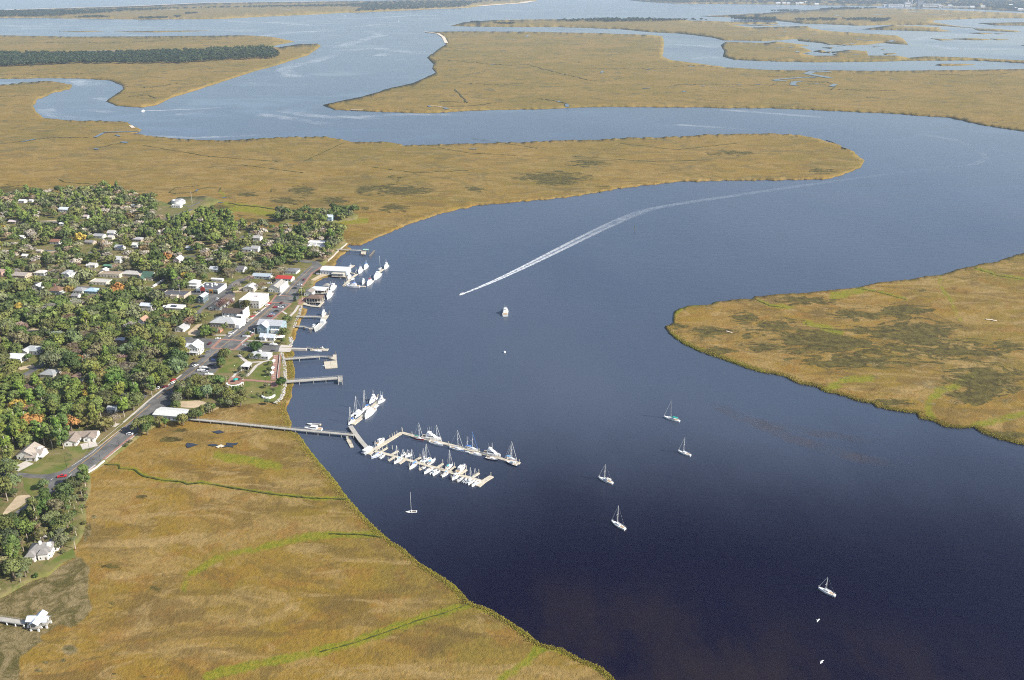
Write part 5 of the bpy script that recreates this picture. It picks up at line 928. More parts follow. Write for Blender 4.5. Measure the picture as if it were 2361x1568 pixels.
# waterfront basin
gB = 'boats in the waterfront basin'
boat('yacht', 'G', 1062, 455, 985, 545, 'white motor yacht nearest the long building roof end', MY, group=gB, L=14)
boat('yacht', 'G', 1142, 400, 1080, 472, 'white motor yacht with bright blue bridge cover', MY, group=gB, top=(.04, .22, .6), L=13)
boat('yacht', 'G', 880, 555, 815, 630, 'small white cruiser on the inner dock', MY, group=gB, fly=True, ant=0, L=10)
boat('skiff', 'G', 875, 622, 932, 605, 'open white skiff off the inner dock', group=gB)
boat('skiff', 'G', 800, 698, 860, 672, 'white runabout in the dock corner', group=gB, inner=(.3, .3, .3))
boat('yacht', 'G', 985, 735, 830, 732, 'long white trawler with blue canopy lying across the dock', MY, group=gB, top=(.05, .15, .5), fly=True, ant=1, L=14)
boat('yacht', 'G', 1095, 645, 1050, 705, 'small white cruiser inside the outer dock', MY, group=gB, L=9, ant=0)
boat('yacht', 'G', 1222, 635, 1115, 730, 'white sportfisher with dark red bridge', MY, group=gB, top=(.3, .03, .04), L=15)
boat('yacht', 'G', 1350, 520, 1222, 650, 'biggest white yacht of the basin with dark window stripe', MY, group=gB, L=20, ant=3)
boat('skiff', 'G', 1310, 470, 1362, 430, 'white boat with one very tall mast at the outer dock end', SB, group=gB, mast=15, L=8)
boat('yacht', 'G', 1462, 395, 1395, 468, 'outermost white motor yacht of the basin', MY, group=gB, L=13)
boat('skiff', 'G', 945, 520, 975, 470, 'small white fishing boat with thin upright rods', 'fishing boat', group=gB, mast=5, L=7)
boat('skiff', 'G', 850, 420, 888, 390, 'small white boat on the float by the long building', group=gB, mast=4, L=7)
boat('shrimp', 'G', 632, 720, 555, 815, 'white charter boat with orange gear near the small gazebo', 'fishing boat', L=16)
boat('yacht', 'G', 575, 835, 500, 935, 'tall white yacht moored against the open pavilion', MY, L=17)
boat('yacht', 'G', 470, 1150, 425, 1205, 'white cruiser on the dock beyond the green grey pier', MY, L=10)
boat('skiff', 'G', 425, 1235, 405, 1265, 'small pale workboat ahead of the landing craft', L=6, canopy=(.6, .6, .58))
boat('barge', 'G', 455, 1290, 312, 1432, 'long grey landing craft with open deck', 'landing craft', L=24)
boat('skiff', 'G', 275, 1362, 318, 1332, 'small white boat at the landing craft float', L=6, canopy=(.66, .66, .64))
boat('skiff', 'O', 1640, 572, 1518, 572, 'white skiff alongside the launching float', L=6.5)
boat('skiff', 'O', 1690, 530, 1620, 522, 'white jet boat parked on the launching float', L=4).location.z = .62
boat('yacht', 'D', 1540, 1362, 1345, 1350, 'white cabin cruiser behind the marsh boardwalk', MY, fly=False, ant=0, L=13)
t = boat('skiff', 'D', 1515, 1305, 1385, 1298, 'derelict tan wooden hull lying in the water', 'boat', L=10.5, col=(.42, .30, .15), inner=(.12, .10, .07), console=False, motor=False); t.rotation_euler.x = .12
boat('skiff', 'D', 1570, 690, 1550, 688, 'tiny white dinghy at the floating platform', 'dinghy', console=False, motor=False, L=3.2)
# at anchor
gA = 'boats anchored in the open river'
boat('sail', 'S', 2451, 1934, 2393, 1910, 'anchored white sailboat with cluttered deck and solar arch', SB, group=gA, H=12, canopy=(.5, .48, .42), L=11)
boat('sail', 'S', 2499, 2117, 2447, 2086, 'anchored sailboat with clean white hull, nearest the middle foreground', SB, group=gA, H=13.5, L=11)
boat('sail', 'S', 2716, 1685, 2657, 1668, 'anchored sailboat with thin dark mast and green boom cover', SB, group=gA, H=16, dark=True, canopy=(.02, .28, .22), cover=(.02, .28, .22), L=12.5)
boat('sail', 'S', 2760, 1822, 2715, 1806, 'anchored sailboat with white mast and red outboard', SB, group=gA, H=12.5, L=9.5)
boat('sail', 'S', 3332, 2380, 3281, 2356, 'lone anchored sailboat with leaning mast in dark water', SB, group=gA, H=9.5, L=9.5)
t = boat('skiff', 'S', 1665, 2044, 1625, 2046, 'half sunken sailboat with only part of its deck and white mast showing', SB, L=7, mast=15.5, col=(.3, .26, .2), inner=(.12, .1, .08), motor=False); t.location.z = -.5; t.rotation_euler.x = -.12; t.name = 'sunken_sailboat'
boat('yacht', 'S', 2020, 1274, 2024, 1228, 'white cruising motorboat seen from astern in mid river', MY, L=19, ant=3)
t = boat('skiff', 'S', 1858, 1171, 1836, 1180, 'white speedboat at the head of the long wake', L=7)
boat('yacht', 't', 975, 748, 955, 751, 'tiny white boat drawing a wake in the far channel', 'boat', L=9, ant=0, fly=False)
boat('sail', 'u', 755, 86, 762, 84, 'tiny distant sailboat in the sound', SB, L=14, H=24)
boat('yacht', 'u', 405, 144, 420, 142, 'tiny distant motorboat in the wide sound', 'boat', L=14, ant=0)
boat('yacht', 'u', 45, 108, 55, 108, 'tiny distant motorboat off the island point', 'boat', L=14, ant=0)
p = ground(px('S', 2018, 1411)); t = thing('mooring_buoy', (p.x, p.y, 0), 0, label='round white mooring buoy floating alone in the river', cat='buoy'); MB().ball((0, 0, .5), 1.0, 1.0, 1.0, 14, 9).build('float', HULLM, t, True, color=BWHITE); MB().tube((0, 0, 1.4), (0, 0, 1.9), .08).build('ring', METAL, t)
def marker(x, y, lab):
    p = ground((x, y)); t = thing('channel_marker', (p.x, p.y, 0), 0, label=lab, cat='marker'); MB().tube((0, 0, -3), (0, 0, 5), .3).build('post', PILE, t); MB().box(-.7, .7, -.1, .1, 4, 5.4).build('board', mat('marker_green', (.05, .2, .1)), t)
marker(1463, 530, 'lone channel marker post in the upper river'); 
def bird(S, lab):
    p = ground(px('S', *S), 6); t = thing('white_bird', tuple(p), 2.4, label=lab, cat='bird'); MB().ball((0, 0, 0), .6, .22, .2, 8, 5).ball((.7, 0, .08), .2, .13, .13, 6, 4).build('body', HULLM, t, True, color=BWHITE)
    for s in (-1, 1): MB().add([(.3, s * .15, .05), (-.3, s * .15, .05), (-.35, s * .8, .25), (.25, s * .8, .28), (-.45, s * 1.5, .12), (-.1, s * 1.5, .14), (.3, s * .15, .1), (-.3, s * .15, .1), (-.35, s * .8, .3), (.25, s * .8, .33)], [(0, 1, 2, 3), (3, 2, 4, 5), (9, 8, 7, 6)]).build('wing', HULLM, t, color=BWHITE)
bird((3272, 2482), 'white bird gliding above the dark water, upper of two'); bird((3286, 2648), 'white bird gliding above the dark water, lower of two')

# ------------------------------------------------------------ wakes and foam lines
def foam_mat(name, col, lo, hi, sc, amt, fade=(1., .6)):
    t = NT(name); tr = t.new('ShaderNodeBsdfTransparent'); mx = t.new('ShaderNodeMixShader'); u = t.attr('u'); s = t.attr('s')
    n = t.ramp(t.noise(sc, 5, .7), lo, hi); e = t.ramp(t.math('ABSOLUTE', t.math('SUBTRACT', u, .5)), .5, .25)
    f = t.math('MULTIPLY', t.math('MULTIPLY', n, e), t.math('MULTIPLY', t.math('MULTIPLY', t.ramp(s, *fade), t.ramp(s, -.02, .1 if fade[1] == .6 else 0.)), amt)); t.base(col, .9, .1)
    t.link(f, mx.inputs[0]); t.link(tr.outputs[0], mx.inputs[1]); t.link(t.b.outputs[0], mx.inputs[2]); t.link(mx.outputs[0], t.out.inputs[0]); return t.m
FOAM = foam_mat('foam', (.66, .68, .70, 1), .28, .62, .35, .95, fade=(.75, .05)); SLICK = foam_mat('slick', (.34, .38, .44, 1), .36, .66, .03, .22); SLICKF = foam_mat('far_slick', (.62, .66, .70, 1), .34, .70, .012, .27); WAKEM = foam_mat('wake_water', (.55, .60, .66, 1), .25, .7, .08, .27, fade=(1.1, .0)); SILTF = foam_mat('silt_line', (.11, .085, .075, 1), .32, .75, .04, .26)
def wake(s, w, m=FOAM, z=.05, nm='wake', jit=.6): tag(ribbon(nm, pts(s), w, z, m, jit=jit, step=5), kind='stuff')
MAINW = [(1066, 678), (1130, 652), (1195, 622), (1250, 595), (1320, 560), (1400, 521), (1480, 488), (1560, 471), (1700, 450), (1900, 421), (2100, 395), (2240, 379), (2275, 374), (2300, 371)]
SM = smooth(MAINW[:9], 5)
for k, off in enumerate((-1, 1)):
    L = [(x + off * min(i, 26) * .13, y + off * (.5 + min(i, 26) * .13)) for i, (x, y) in enumerate(SM)]
    tag(ribbon('wake', L, lambda t: 1.6 + 4 * min(1, t * 3), .05, FOAM, jit=.5, step=3, seed=k), kind='stuff')
tag(ribbon('wake', smooth(MAINW, 5), lambda t: 3 + 11 * min(1, t * 4), .03, WAKEM, jit=.4, step=4), kind='stuff')
wake('t 975 748 1160 742 1400 732 1600 712 1750 685 1850 655', 7, FOAM); wake('o 2240 345 2262 352 2275 365 2250 378 2200 384', 14, SLICK); wake('o 2120 310 2200 322 2260 345', 22, SLICK)
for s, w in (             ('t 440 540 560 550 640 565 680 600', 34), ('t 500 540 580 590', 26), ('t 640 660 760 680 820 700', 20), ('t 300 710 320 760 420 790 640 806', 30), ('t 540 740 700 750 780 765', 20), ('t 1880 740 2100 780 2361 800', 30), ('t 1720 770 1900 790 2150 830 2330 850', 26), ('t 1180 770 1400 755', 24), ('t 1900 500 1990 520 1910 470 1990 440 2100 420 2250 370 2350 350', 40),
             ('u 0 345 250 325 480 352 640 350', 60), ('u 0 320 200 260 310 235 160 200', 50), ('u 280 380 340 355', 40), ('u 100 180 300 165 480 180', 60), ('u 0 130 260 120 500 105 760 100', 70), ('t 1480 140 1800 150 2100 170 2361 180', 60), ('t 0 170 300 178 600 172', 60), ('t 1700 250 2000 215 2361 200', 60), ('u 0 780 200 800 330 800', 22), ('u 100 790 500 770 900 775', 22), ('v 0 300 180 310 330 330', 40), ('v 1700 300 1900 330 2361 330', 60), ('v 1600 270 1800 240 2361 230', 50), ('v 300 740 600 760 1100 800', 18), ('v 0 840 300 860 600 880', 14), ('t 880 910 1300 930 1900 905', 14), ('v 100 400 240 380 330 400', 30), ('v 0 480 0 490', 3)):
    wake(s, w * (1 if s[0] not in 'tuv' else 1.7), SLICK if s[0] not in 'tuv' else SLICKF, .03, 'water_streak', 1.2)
wake('R 380 1050 640 1160 900 1270 1300 1390 1700 1460', 16, SILTF, .04, 'silt_plume', 2.5); wake('R 640 1150 1000 1230 1500 1300', 14, SILTF, .042, 'silt_plume', 2.5);

# ------------------------------------------------------------ cars
CARP = omat('car_paint', .35, .04, 2., .5); RUB = mat('tyre_rubber', (.03, .03, .03), .9, .1); RIMM = METAL
def loft_car(bed=False, van=False):
    """side profile extruded, pinched at the glasshouse"""
    body = MB(); L = 4.7 if not bed else 5.4
    if van: prof = [(-2.3, .35), (2.3, .35), (2.3, .95), (1.75, 1.1), (1.2, 1.05), (-2.3, 1.05)]; gl = [(-2.2, 1.05), (1.35, 1.05), (.75, 1.85), (-2.1, 1.9)]
    elif bed: prof = [(-2.7, .45), (2.7, .45), (2.7, 1.0), (1.2, 1.12), (-.7, 1.12), (-2.7, 1.12)]; gl = [(-.75, 1.12), (1.3, 1.12), (.65, 1.75), (-.65, 1.75)]
    else: prof = [(-2.3, .32), (2.3, .32), (2.32, .72), (1.3, .92), (-1.6, .95), (-2.32, .9)]; gl = [(-1.75, .94), (1.35, .92), (.5, 1.42), (-1.1, 1.42)]
    def ext(mb, P, y0, y1):
        n = len(P); mb.add([(x, -y0 if i < 99 else 0, z) for i, (x, z) in enumerate(P)] + [(x, y0, z) for x, z in P], [tuple(range(n)), tuple(range(2 * n - 1, n - 1, -1))] + [(i + n, (i + 1) % n + n, (i + 1) % n, i) for i in range(n)])
    ext(body, prof, .9, .9)
    if bed: body.box(-2.62, -.8, -.8, .8, 1.13, 1.14)
    g = MB(); (x0, z0), (x1, _), (x2, z2), (x3, _) = gl; g.add([(x0, -.86, z0), (x1, -.86, z0), (x1, .86, z0), (x0, .86, z0), (x3, -.68, z2), (x2, -.68, z2), (x2, .68, z2), (x3, .68, z2)], [(0, 1, 5, 4), (1, 2, 6, 5), (2, 3, 7, 6), (3, 0, 4, 7)])
    rf = MB().box(x3 - .04, x2 + .04, -.7, .7, z2, z2 + .05)
    return body.me('body', CARP), g.me('window_glass', DARKG), rf.me('roof', CARP), (1.45 if not bed else 1.75)
CARS = dict(car=loft_car(), pickup=loft_car(bed=True), van=loft_car(van=True))
wm = MB().tube((0, -.11, 0), (0, .11, 0), .34, n=10).me('wheel', RUB)
CARC = dict(white=(.70, .70, .69), red=(.42, .02, .025), dark=(.025, .025, .03), silver=(.42, .43, .44), maroon=(.14, .012, .02), blue=(.03, .06, .18), tan=(.42, .36, .26), grey=(.16, .17, .18), green=(.03, .08, .05))
CARLIST = []
def car(r, x, y, col, head=0., kind='car', note=''):
    p = G3(r, x, y, LAND + .6); root = thing('pickup_truck' if kind == 'pickup' else 'van' if kind == 'van' else 'parked_car', (p.x, p.y, LAND + .13), GRID + head, cat='pickup' if kind == 'pickup' else 'van' if kind == 'van' else 'car')
    b, g, rf, wx = CARS[kind]; bo = obj('body', b, root, color=CARC[col]); obj('window_glass', g, root); obj('roof', rf, root, color=CARC[col])
    for sx in (-wx, wx):
        for sy in (-.82, .82): obj('wheel', wm, root, (sx, sy, .34))
    CARLIST.append((root, col, kind, frame(p), note)); return root
UP = pi / 2; SL = pi / 2 - .75
for a in ((('B', 1350, 1092, 'maroon', UP), ('B', 1305, 1150, 'white', .1), ('B', 965, 1358, 'white', SL), ('B', 984, 1344, 'red', SL), ('B', 1115, 1335, 'maroon', UP), ('B', 1050, 1382, 'red', .15), ('B', 1105, 1384, 'white', .1, 'pickup'), ('B', 1135, 1366, 'grey', .15), ('B', 1065, 1420, 'dark', .15), ('B', 1022, 1450, 'blue', .15), ('B', 1014, 1458, 'silver', .15),
           ('B', 995, 1475, 'red', .15), ('B', 872, 1425, 'dark', SL), ('B', 842, 1437, 'tan', SL), ('B', 815, 1475, 'red', SL), ('B', 1095, 1240, 'grey', UP), ('B', 1470, 1032, 'dark', .1), ('B', 1500, 1036, 'white', .1), ('D', 728, 236, 'dark', SL), ('D', 765, 206, 'silver', SL), ('D', 700, 268, 'white', SL), ('D', 672, 284, 'white', SL), ('D', 645, 302, 'grey', SL),
           ('D', 585, 350, 'white', .35, 'van'), ('D', 790, 345, 'white', .2, 'pickup'), ('D', 772, 352, 'dark', .2), ('D', 840, 298, 'dark', .1), ('D', 362, 455, 'maroon', -UP), ('D', 452, 402, 'white', .3), ('D', 345, 542, 'grey', SL), ('D', 282, 590, 'dark', SL), ('D', 202, 660, 'dark', SL), ('D', 215, 685, 'white', UP - .45), ('D', 168, 690, 'dark', SL), ('D', 955, 463, 'dark', .05), ('D', 800, 530, 'maroon', .05),
           ('D', 372, 682, 'dark', .25), ('D', 330, 722, 'dark', .25), ('D', 410, 636, 'blue', .25, 'van'), ('D', 440, 570, 'dark', .25), ('D', 430, 585, 'grey', .25), ('D', 310, 745, 'silver', .25), ('C', 1730, 906, 'maroon', UP - .5), ('C', 1816, 862, 'white', UP - .5), ('C', 1812, 836, 'red', UP - .5), ('C', 1662, 915, 'white', UP), ('C', 1690, 905, 'dark', UP), ('C', 1360, 1400, 'white', .1), ('C', 1580, 356, 'dark', .1), ('C', 1612, 356, 'white', .1, 'pickup'), ('C', 800, 918, 'blue', UP), ('C', 1400, 945, 'blue', .2), ('C', 1000, 950, 'dark', .3),
           ('E', 650, 537, 'red', .45, 'pickup'), ('E', 22, 1048, 'white', UP - .3, 'van'), ('N', 942, 583, 'dark', SL), ('N', 1003, 582, 'red', SL), ('N', 1182, 596, 'red', SL), ('N', 1214, 598, 'white', SL), ('N', 942, 783, 'dark', .2), ('N', 990, 770, 'green', .2), ('N', 1220, 675, 'white', UP), ('N', 650, 565, 'white', .05), ('P', 205, 458, 'red', .1), ('P', 1205, 140, 'white', .2), ('P', 1190, 152, 'red', .2), ('P', 340, 1118, 'red', .2), ('P', 290, 1160, 'white', .2), ('P', 600, 1000, 'white', .2), ('M', 950, 688, 'dark', SL), ('M', 870, 600, 'white', SL), ('M', 980, 525, 'dark', UP), ('M', 935, 542, 'white', .2), ('N', 640, 470, 'dark', .1), ('N', 520, 480, 'dark', UP), ('N', 1405, 572, 'silver', UP), ('M', 1255, 602, 'dark', .2))): car(*a)
def trailer(r, x, y, lab, head=.15):
    t = boat('skiff', r, x - 20, y, x + 20, y, lab, 'boat', L=6.5); t.rotation_euler.z = GRID + head; p = G3(r, x, y, LAND + .8); t.location = (p.x, p.y, LAND + .75); t.name = 'trailer_boat'
    MB().box(-3, 3.6, -.75, .75, -.42, -.3).build('trailer', METAL, t)
    for s in (-.8, .8): obj('wheel', wm, t, (-.6, s, -.38))
trailer('D', 745, 379, 'white boat on a trailer in a street bay before the low pale roof'); trailer('D', 1030, 464, 'white boat on a trailer queueing for the boat ramp'); trailer('D', 275, 735, 'white boat on a trailer, lowest in the shaded lot', .25); trailer('D', 295, 705, 'white boat on a trailer, uppermost in the shaded lot', .25); trailer('D', 355, 775, 'white boat on a trailer at the lot corner by the trees', .3)
for i, (x, y) in enumerate(((1008, 531), (1022, 531), (1036, 531))):
    p = G3('D', x, y, LAND + .4); t = thing('motorcycle', (p.x, p.y, LAND + .13), GRID + 1.2, label='dark motorcycle parked in the row beside the boat ramp', cat='motorcycle', group='motorcycles by the ramp'); MB().box(-.5, .45, -.12, .12, .5, .9).box(.4, .55, -.35, .35, .95, 1.05).build('body', DARKG, t)
    for sx in (-.7, .7): obj('wheel', wm, t, (sx, 0, .34))
# lamps, poles, benches
def lamp(r, x, y, lab, h=3.6, arm=False, white=False):
    p = G3(r, x, y, LAND); t = thing('street_lamp' if h < 8 else 'flag_pole' if arm else 'utility_pole', (p.x, p.y, LAND), 0, label=lab, cat='lamp' if h < 8 else 'pole'); m = TRIM if white else mat('lamp_iron', (.02, .02, .02), .5)
    MB().tube((0, 0, 0), (0, 0, h), .11, .07).build('pole', m, t); 
    if h < 8: MB().ball((0, 0, h + .2), .28, .28, .34, 8, 6).build('lantern', TRIM if white or h < 3.9 else m, t)
    else: MB().box(-1.1, 1.1, -.08, .08, h - .8, h - .6).build('crossarm', PILE if not white else TRIM, t)
for r, x, y, lab in (('E', 1244, 218, 'black street lamp, farther of the two beside the marsh sidewalk'), ('E', 1050, 374, 'black street lamp, nearer of the two beside the marsh sidewalk')): lamp(r, x, y, lab, 4.2)
for r, x, y, lab in (('O', 165, 815, 'park lamp beside the left lawn'), ('O', 45, 920, 'park lamp before the left lawn palms'), ('O', 608, 1120, 'park lamp on the lawn edge by the brick crosspath'), ('O', 360, 1405, 'park lamp on the lower lawn'), ('O', 198, 1180, 'park lamp beside the brick plaza'), ('O', 752, 740, 'park lamp at the top of the brick walk'), ('O', 680, 1265, 'park lamp by the lower brick walk')): lamp(r, x, y, lab, 3.4)
lamp('M', 1348, 758, 'tall white flag pole near the brown hipped boat shelter', 14, True, True); lamp('O', 420, 345, 'tall white pole in front of the low pale roofed building', 10, False, True); lamp('A', 2010, 295, 'tall thin pole beside the round water tank', 16, False, True); lamp('M', 282, 925, 'utility pole behind the large grey hipped store', 10); lamp('M', 540, 850, 'utility pole behind the brown roofed store', 9); lamp('G', 45, 330, 'pale utility pole at the end of the main street', 11, False, True); lamp('N', 757, 640, 'tall pole rising over the dark flat roof', 12, False, True); lamp('N', 1078, 1010, 'utility pole left of the large grey hipped store', 9)
for r, x, y, lab in (('C', 1560, 1020, 'utility pole at the side street mouth on the main road'), ('E', 935, 255, 'utility pole beside the lawn of the brown roofed ranch house'), ('E', 700, 455, 'utility pole at the junction bend'), ('C', 1850, 800, 'utility pole on the wooded verge of the main street'), ('M', 690, 1000, 'utility pole before the brown roofed store'), ('M', 1120, 600, 'utility pole beside the white gabled store'), ('N', 620, 560, 'utility pole on the second street by the dark flat roof'), ('P', 640, 480, 'utility pole on the side street by the palm row'), ('N', 1260, 1180, 'utility pole at the cross street by the brick cottage')): lamp(r, x, y, lab, 9)
p = G3('O', 210, 460, LAND + 1); t = thing('notice_board', (p.x, p.y, LAND + .1), GRID, label='white framed notice board on the brick corner walk', cat='sign'); MB().box(-1.4, 1.4, -.08, .08, .5, 1.7).build('board', TRIM, t)
for s in (-1.3, 1.3): MB().box(s - .08, s + .08, -.1, .1, 0, 2).build('post', TRIM, t)
def wallthing(name, label, cat, s, h, w, m, z=LAND):
    W = [ground(p, z) for p in pts(s)]; t = thing(name, (W[0].x, W[0].y, z), 0, label=label, cat=cat); mb = MB()
    for a, b in zip(W, W[1:]):
        d = b - a; d.z = 0; d.normalize(); n = Vector((-d.y, d.x, 0)) * w / 2; a, b = a - W[0], b - W[0]; mb.slab([((a - n).x, (a - n).y), ((b - n).x, (b - n).y), ((b + n).x, (b + n).y), ((a + n).x, (a + n).y)], -1.4, h)
    mb.build('wall', m, t); mb = MB()
    for a, b in zip(W, W[1:]):
        d = b - a; d.z = 0; d.normalize(); n = Vector((-d.y, d.x, 0)) * (w / 2 + .08); a, b = a - W[0], b - W[0]; mb.slab([((a - n).x, (a - n).y), ((b - n).x, (b - n).y), ((b + n).x, (b + n).y), ((a + n).x, (a + n).y)], h, h + .1)
    mb.build('coping', CONC, t)
wallthing('sea_wall', 'concrete sea wall below the wooded shore, beyond the northern pier', 'wall', 'G 815 52 700 150', .4, .8, CONC); wallthing('sea_wall', 'concrete sea wall between the northern pier and the long building', 'wall', 'G 690 155 650 195 600 250 515 325', .4, .8, CONC)
wallthing('culvert_wall', 'white concrete culvert wall beside the marsh sidewalk', 'wall', 'E 890 520 1000 455 1090 380', .9, .7, TRIM); wallthing('garden_fence', 'long black iron railing along the brick river walk', 'fence', 'O 878 640 862 800 842 950 826 1095', .9, .25, mat('dark_rail', (.08, .05, .04))); wallthing('low_wall', 'low white kerb wall in front of the low pale roofed building', 'wall', 'O 275 385 560 397 765 410', .6, .4, TRIM)
# ------------------------------------------------------------ vegetation
def leaf_mat():
    t = NT('foliage'); oc = t.new('ShaderNodeObjectInfo').outputs['Color']; c = t.mix(1., oc, t.attr('tint', 'Color'), 'MULTIPLY'); t.base(c, .75, .15)
    tr = t.new('ShaderNodeBsdfTranslucent'); t.link(c, tr.inputs[0]); mx = t.new('ShaderNodeMixShader'); mx.inputs[0].default_value = .18; t.link(t.b.outputs[0], mx.inputs[1]); t.link(tr.outputs[0], mx.inputs[2]); t.link(mx.outputs[0], t.out.inputs[0]); return t.m
LEAF = leaf_mat(); BARK = mat('bark', (.16, .125, .09), .95, .3, 2); PALEBARK = mat('pale_bark', (.34, .29, .23), .95, .3, 2)
def leaves(centers, radii, n, size, rng, tintr=(.84, 1.16), flat=0., squash=.8):
    """loose leaf sprays spread through the lobes of a crown"""
    V, F, T = [], [], []
    for (c, r) in zip(centers, radii):
        lobe = rng.uniform(.72, 1.26)
        for _ in range(n):
            d = rng.normal(size=3); d /= np.linalg.norm(d); d[2] = abs(d[2]) * .9 + d[2] * .1 if rng.random() < .6 else d[2]
            p = np.array(c) + d * r * rng.uniform(.72, 1.06) * np.array([1, 1, squash])
            nrm = d * 1.1 + rng.normal(size=3) * .38 + np.array([0, 0, flat]); nrm /= np.linalg.norm(nrm); a = np.cross(nrm, rng.normal(size=3)); a /= max(np.linalg.norm(a), 1e-6); b = np.cross(nrm, a); s = size * rng.uniform(.6, 1.3)
            k = len(V); V += [p + a * s * 1.1, p + b * s * .7 - a * s * .2, p - a * s, p - b * s * .7 + a * s * .15]; F.append((k, k + 1, k + 2, k + 3)); T.append(lobe * rng.uniform(*tintr))
    return V, F, T
def tint_mesh(name, V, F, T, m=None):
    me = mesh(name, V, F, m or LEAF); at = me.color_attributes.new('tint', 'FLOAT_COLOR', 'POINT'); cnt = np.ones((len(V), 4), np.float32)
    for f, t in zip(F, T):
        for i in f: cnt[i, :3] = t
    at.data.foreach_set('color', cnt.ravel()); return me
def crown_oak(seed, nl=16, n=64, size=.125, squash=.8):
    rng = np.random.default_rng(seed); C, R = [], []
    for i in range(nl):
        a = rng.uniform(0, 2 * pi); e = rng.uniform(-.45, 1) ; rr = rng.uniform(.45, .85); C.append((cos(a) * rr * sqrt(max(0, 1 - max(e, 0) ** 2)), sin(a) * rr * sqrt(max(0, 1 - max(e, 0) ** 2)), e * .5)); R.append(rng.uniform(.3, .52))
    C.append((0, 0, .25)); R.append(.6); return leaves(C, R, n, size, rng, squash=squash)
def crown_pine(seed, size=.13):
    rng = np.random.default_rng(seed); C, R = [], []
    for i in range(17):
        z = rng.uniform(-.85, .95); a = rng.uniform(0, 2 * pi); rr = .62 * (1 - .5 * abs(z)) * rng.uniform(.35, 1); C.append((cos(a) * rr, sin(a) * rr, z)); R.append(rng.uniform(.26, .44))
    return leaves(C, R, 46, size, rng, flat=.3, squash=.8)
def crown_cone(seed):
    rng = np.random.default_rng(seed); C = [(0, 0, -1 + 2 * i / 9) for i in range(10)]; R = [.62 * (1 - i / 10.5) for i in range(10)]; return leaves(C, R, 40, .13, rng, squash=.6)
def palm_crown(seed, droop=1.):
    rng = np.random.default_rng(seed); V, F, T = [], [], []
    for i in range(20):
        a = 2 * pi * i / 20 + rng.uniform(-.2, .2); e = rng.uniform(-.25, 1.0); d = np.array([cos(a), sin(a), 0]); s = np.array([-sin(a), cos(a), 0]); L = rng.uniform(.8, 1.1); k = len(V); q = 5
        for j in range(q):
            t = j / (q - 1); p = d * L * t * (.55 + .45 * cos(e * .6)) + np.array([0, 0, L * (e * t * .9 - droop * .95 * t * t)]); w = .16 * sin(pi * min(.98, .12 + t * .85)) + .01; V += [p + s * w - np.array([0, 0, w * .6]), p + np.array([0, 0, .02]), p - s * w - np.array([0, 0, w * .6])]
        for j in range(q - 1):
            b = k + 3 * j; F += [(b, b + 3, b + 4, b + 1), (b + 1, b + 4, b + 5, b + 2)]; tt = rng.uniform(.65, 1.25); T += [tt, tt]
    return V, F, T
def bare_crown(seed):
    rng = np.random.default_rng(seed); mb = MB(); V, F, T = [], [], []
    def grow(p, d, L, r, k):
        q = p + d * L; mb.tube(p, q, r, r * .6, 3 if k else 4)
        if k == 0:
            for _ in range(10):
                dd = d + Vector(rng.normal(size=3)) * .55; dd.normalize(); e = q + dd * L * rng.uniform(.5, 1.1); s = Vector(rng.normal(size=3)).cross(dd); s.normalize(); s *= .034; n = len(V); V.extend([q + s, q - s, e]); F.append((n, n + 1, n + 2)); T.append(rng.uniform(.8, 1.3))
            return
        for _ in range(4 if k > 1 else 4):
            dd = d * .75 + Vector(rng.normal(size=3)) * .55; dd.z = dd.z * .6 + .3; dd.normalize(); grow(q, dd, L * rng.uniform(.62, .8), r * .58, k - 1)
    for i in range(4):
        a = 2 * pi * i / 4 + rng.uniform(-.4, .4); grow(Vector((0, 0, -.55)), Vector((cos(a) * .55, sin(a) * .55, .75)).normalized(), .52, .045, 3)
    n = len(mb.v); VV = list(mb.v) + [tuple(v) for v in V]; FF = list(mb.f) + [tuple(i + n for i in f) for f in F]; return VV, FF, [.9] * len(mb.f) + T
OAKS = [tint_mesh('crown', *crown_oak(i)) for i in range(7)]; PINES = [tint_mesh('crown', *crown_pine(50 + i)) for i in range(4)]; PALMS = [tint_mesh('crown', *palm_crown(70 + i, .9)) for i in range(2)] + [tint_mesh('crown', *palm_crown(80, 1.25))]; BARES = [tint_mesh('crown', *bare_crown(90 + i)) for i in range(3)]; CONES = [tint_mesh('crown', *crown_cone(99))]; SHRUBS = [tint_mesh('crown', *crown_oak(120 + i, 6, 30, .26)) for i in range(3)]
def trunk_mesh(limbs, m, r=.05):
    mb = MB().tube((0, 0, 0), (0, 0, 1), r, r * .7, 7)
    for i in range(limbs): a = 2 * pi * i / max(limbs, 1) + .5; mb.tube((0, 0, .8), (cos(a) * .3, sin(a) * .3, 1.25), r * .55, r * .25, 5)
    return mb.me('trunk', m)
TRUNK = dict(oak_tree=trunk_mesh(4, BARK, .07), pine_tree=trunk_mesh(0, PALEBARK, .022), palm_tree=trunk_mesh(0, PALEBARK, .035), bare_tree=trunk_mesh(3, PALEBARK, .05), conifer=trunk_mesh(0, BARK, .05), shrub=trunk_mesh(3, BARK, .08))
CROWN = dict(oak_tree=OAKS, pine_tree=PINES, palm_tree=PALMS, bare_tree=BARES, conifer=CONES, shrub=SHRUBS)
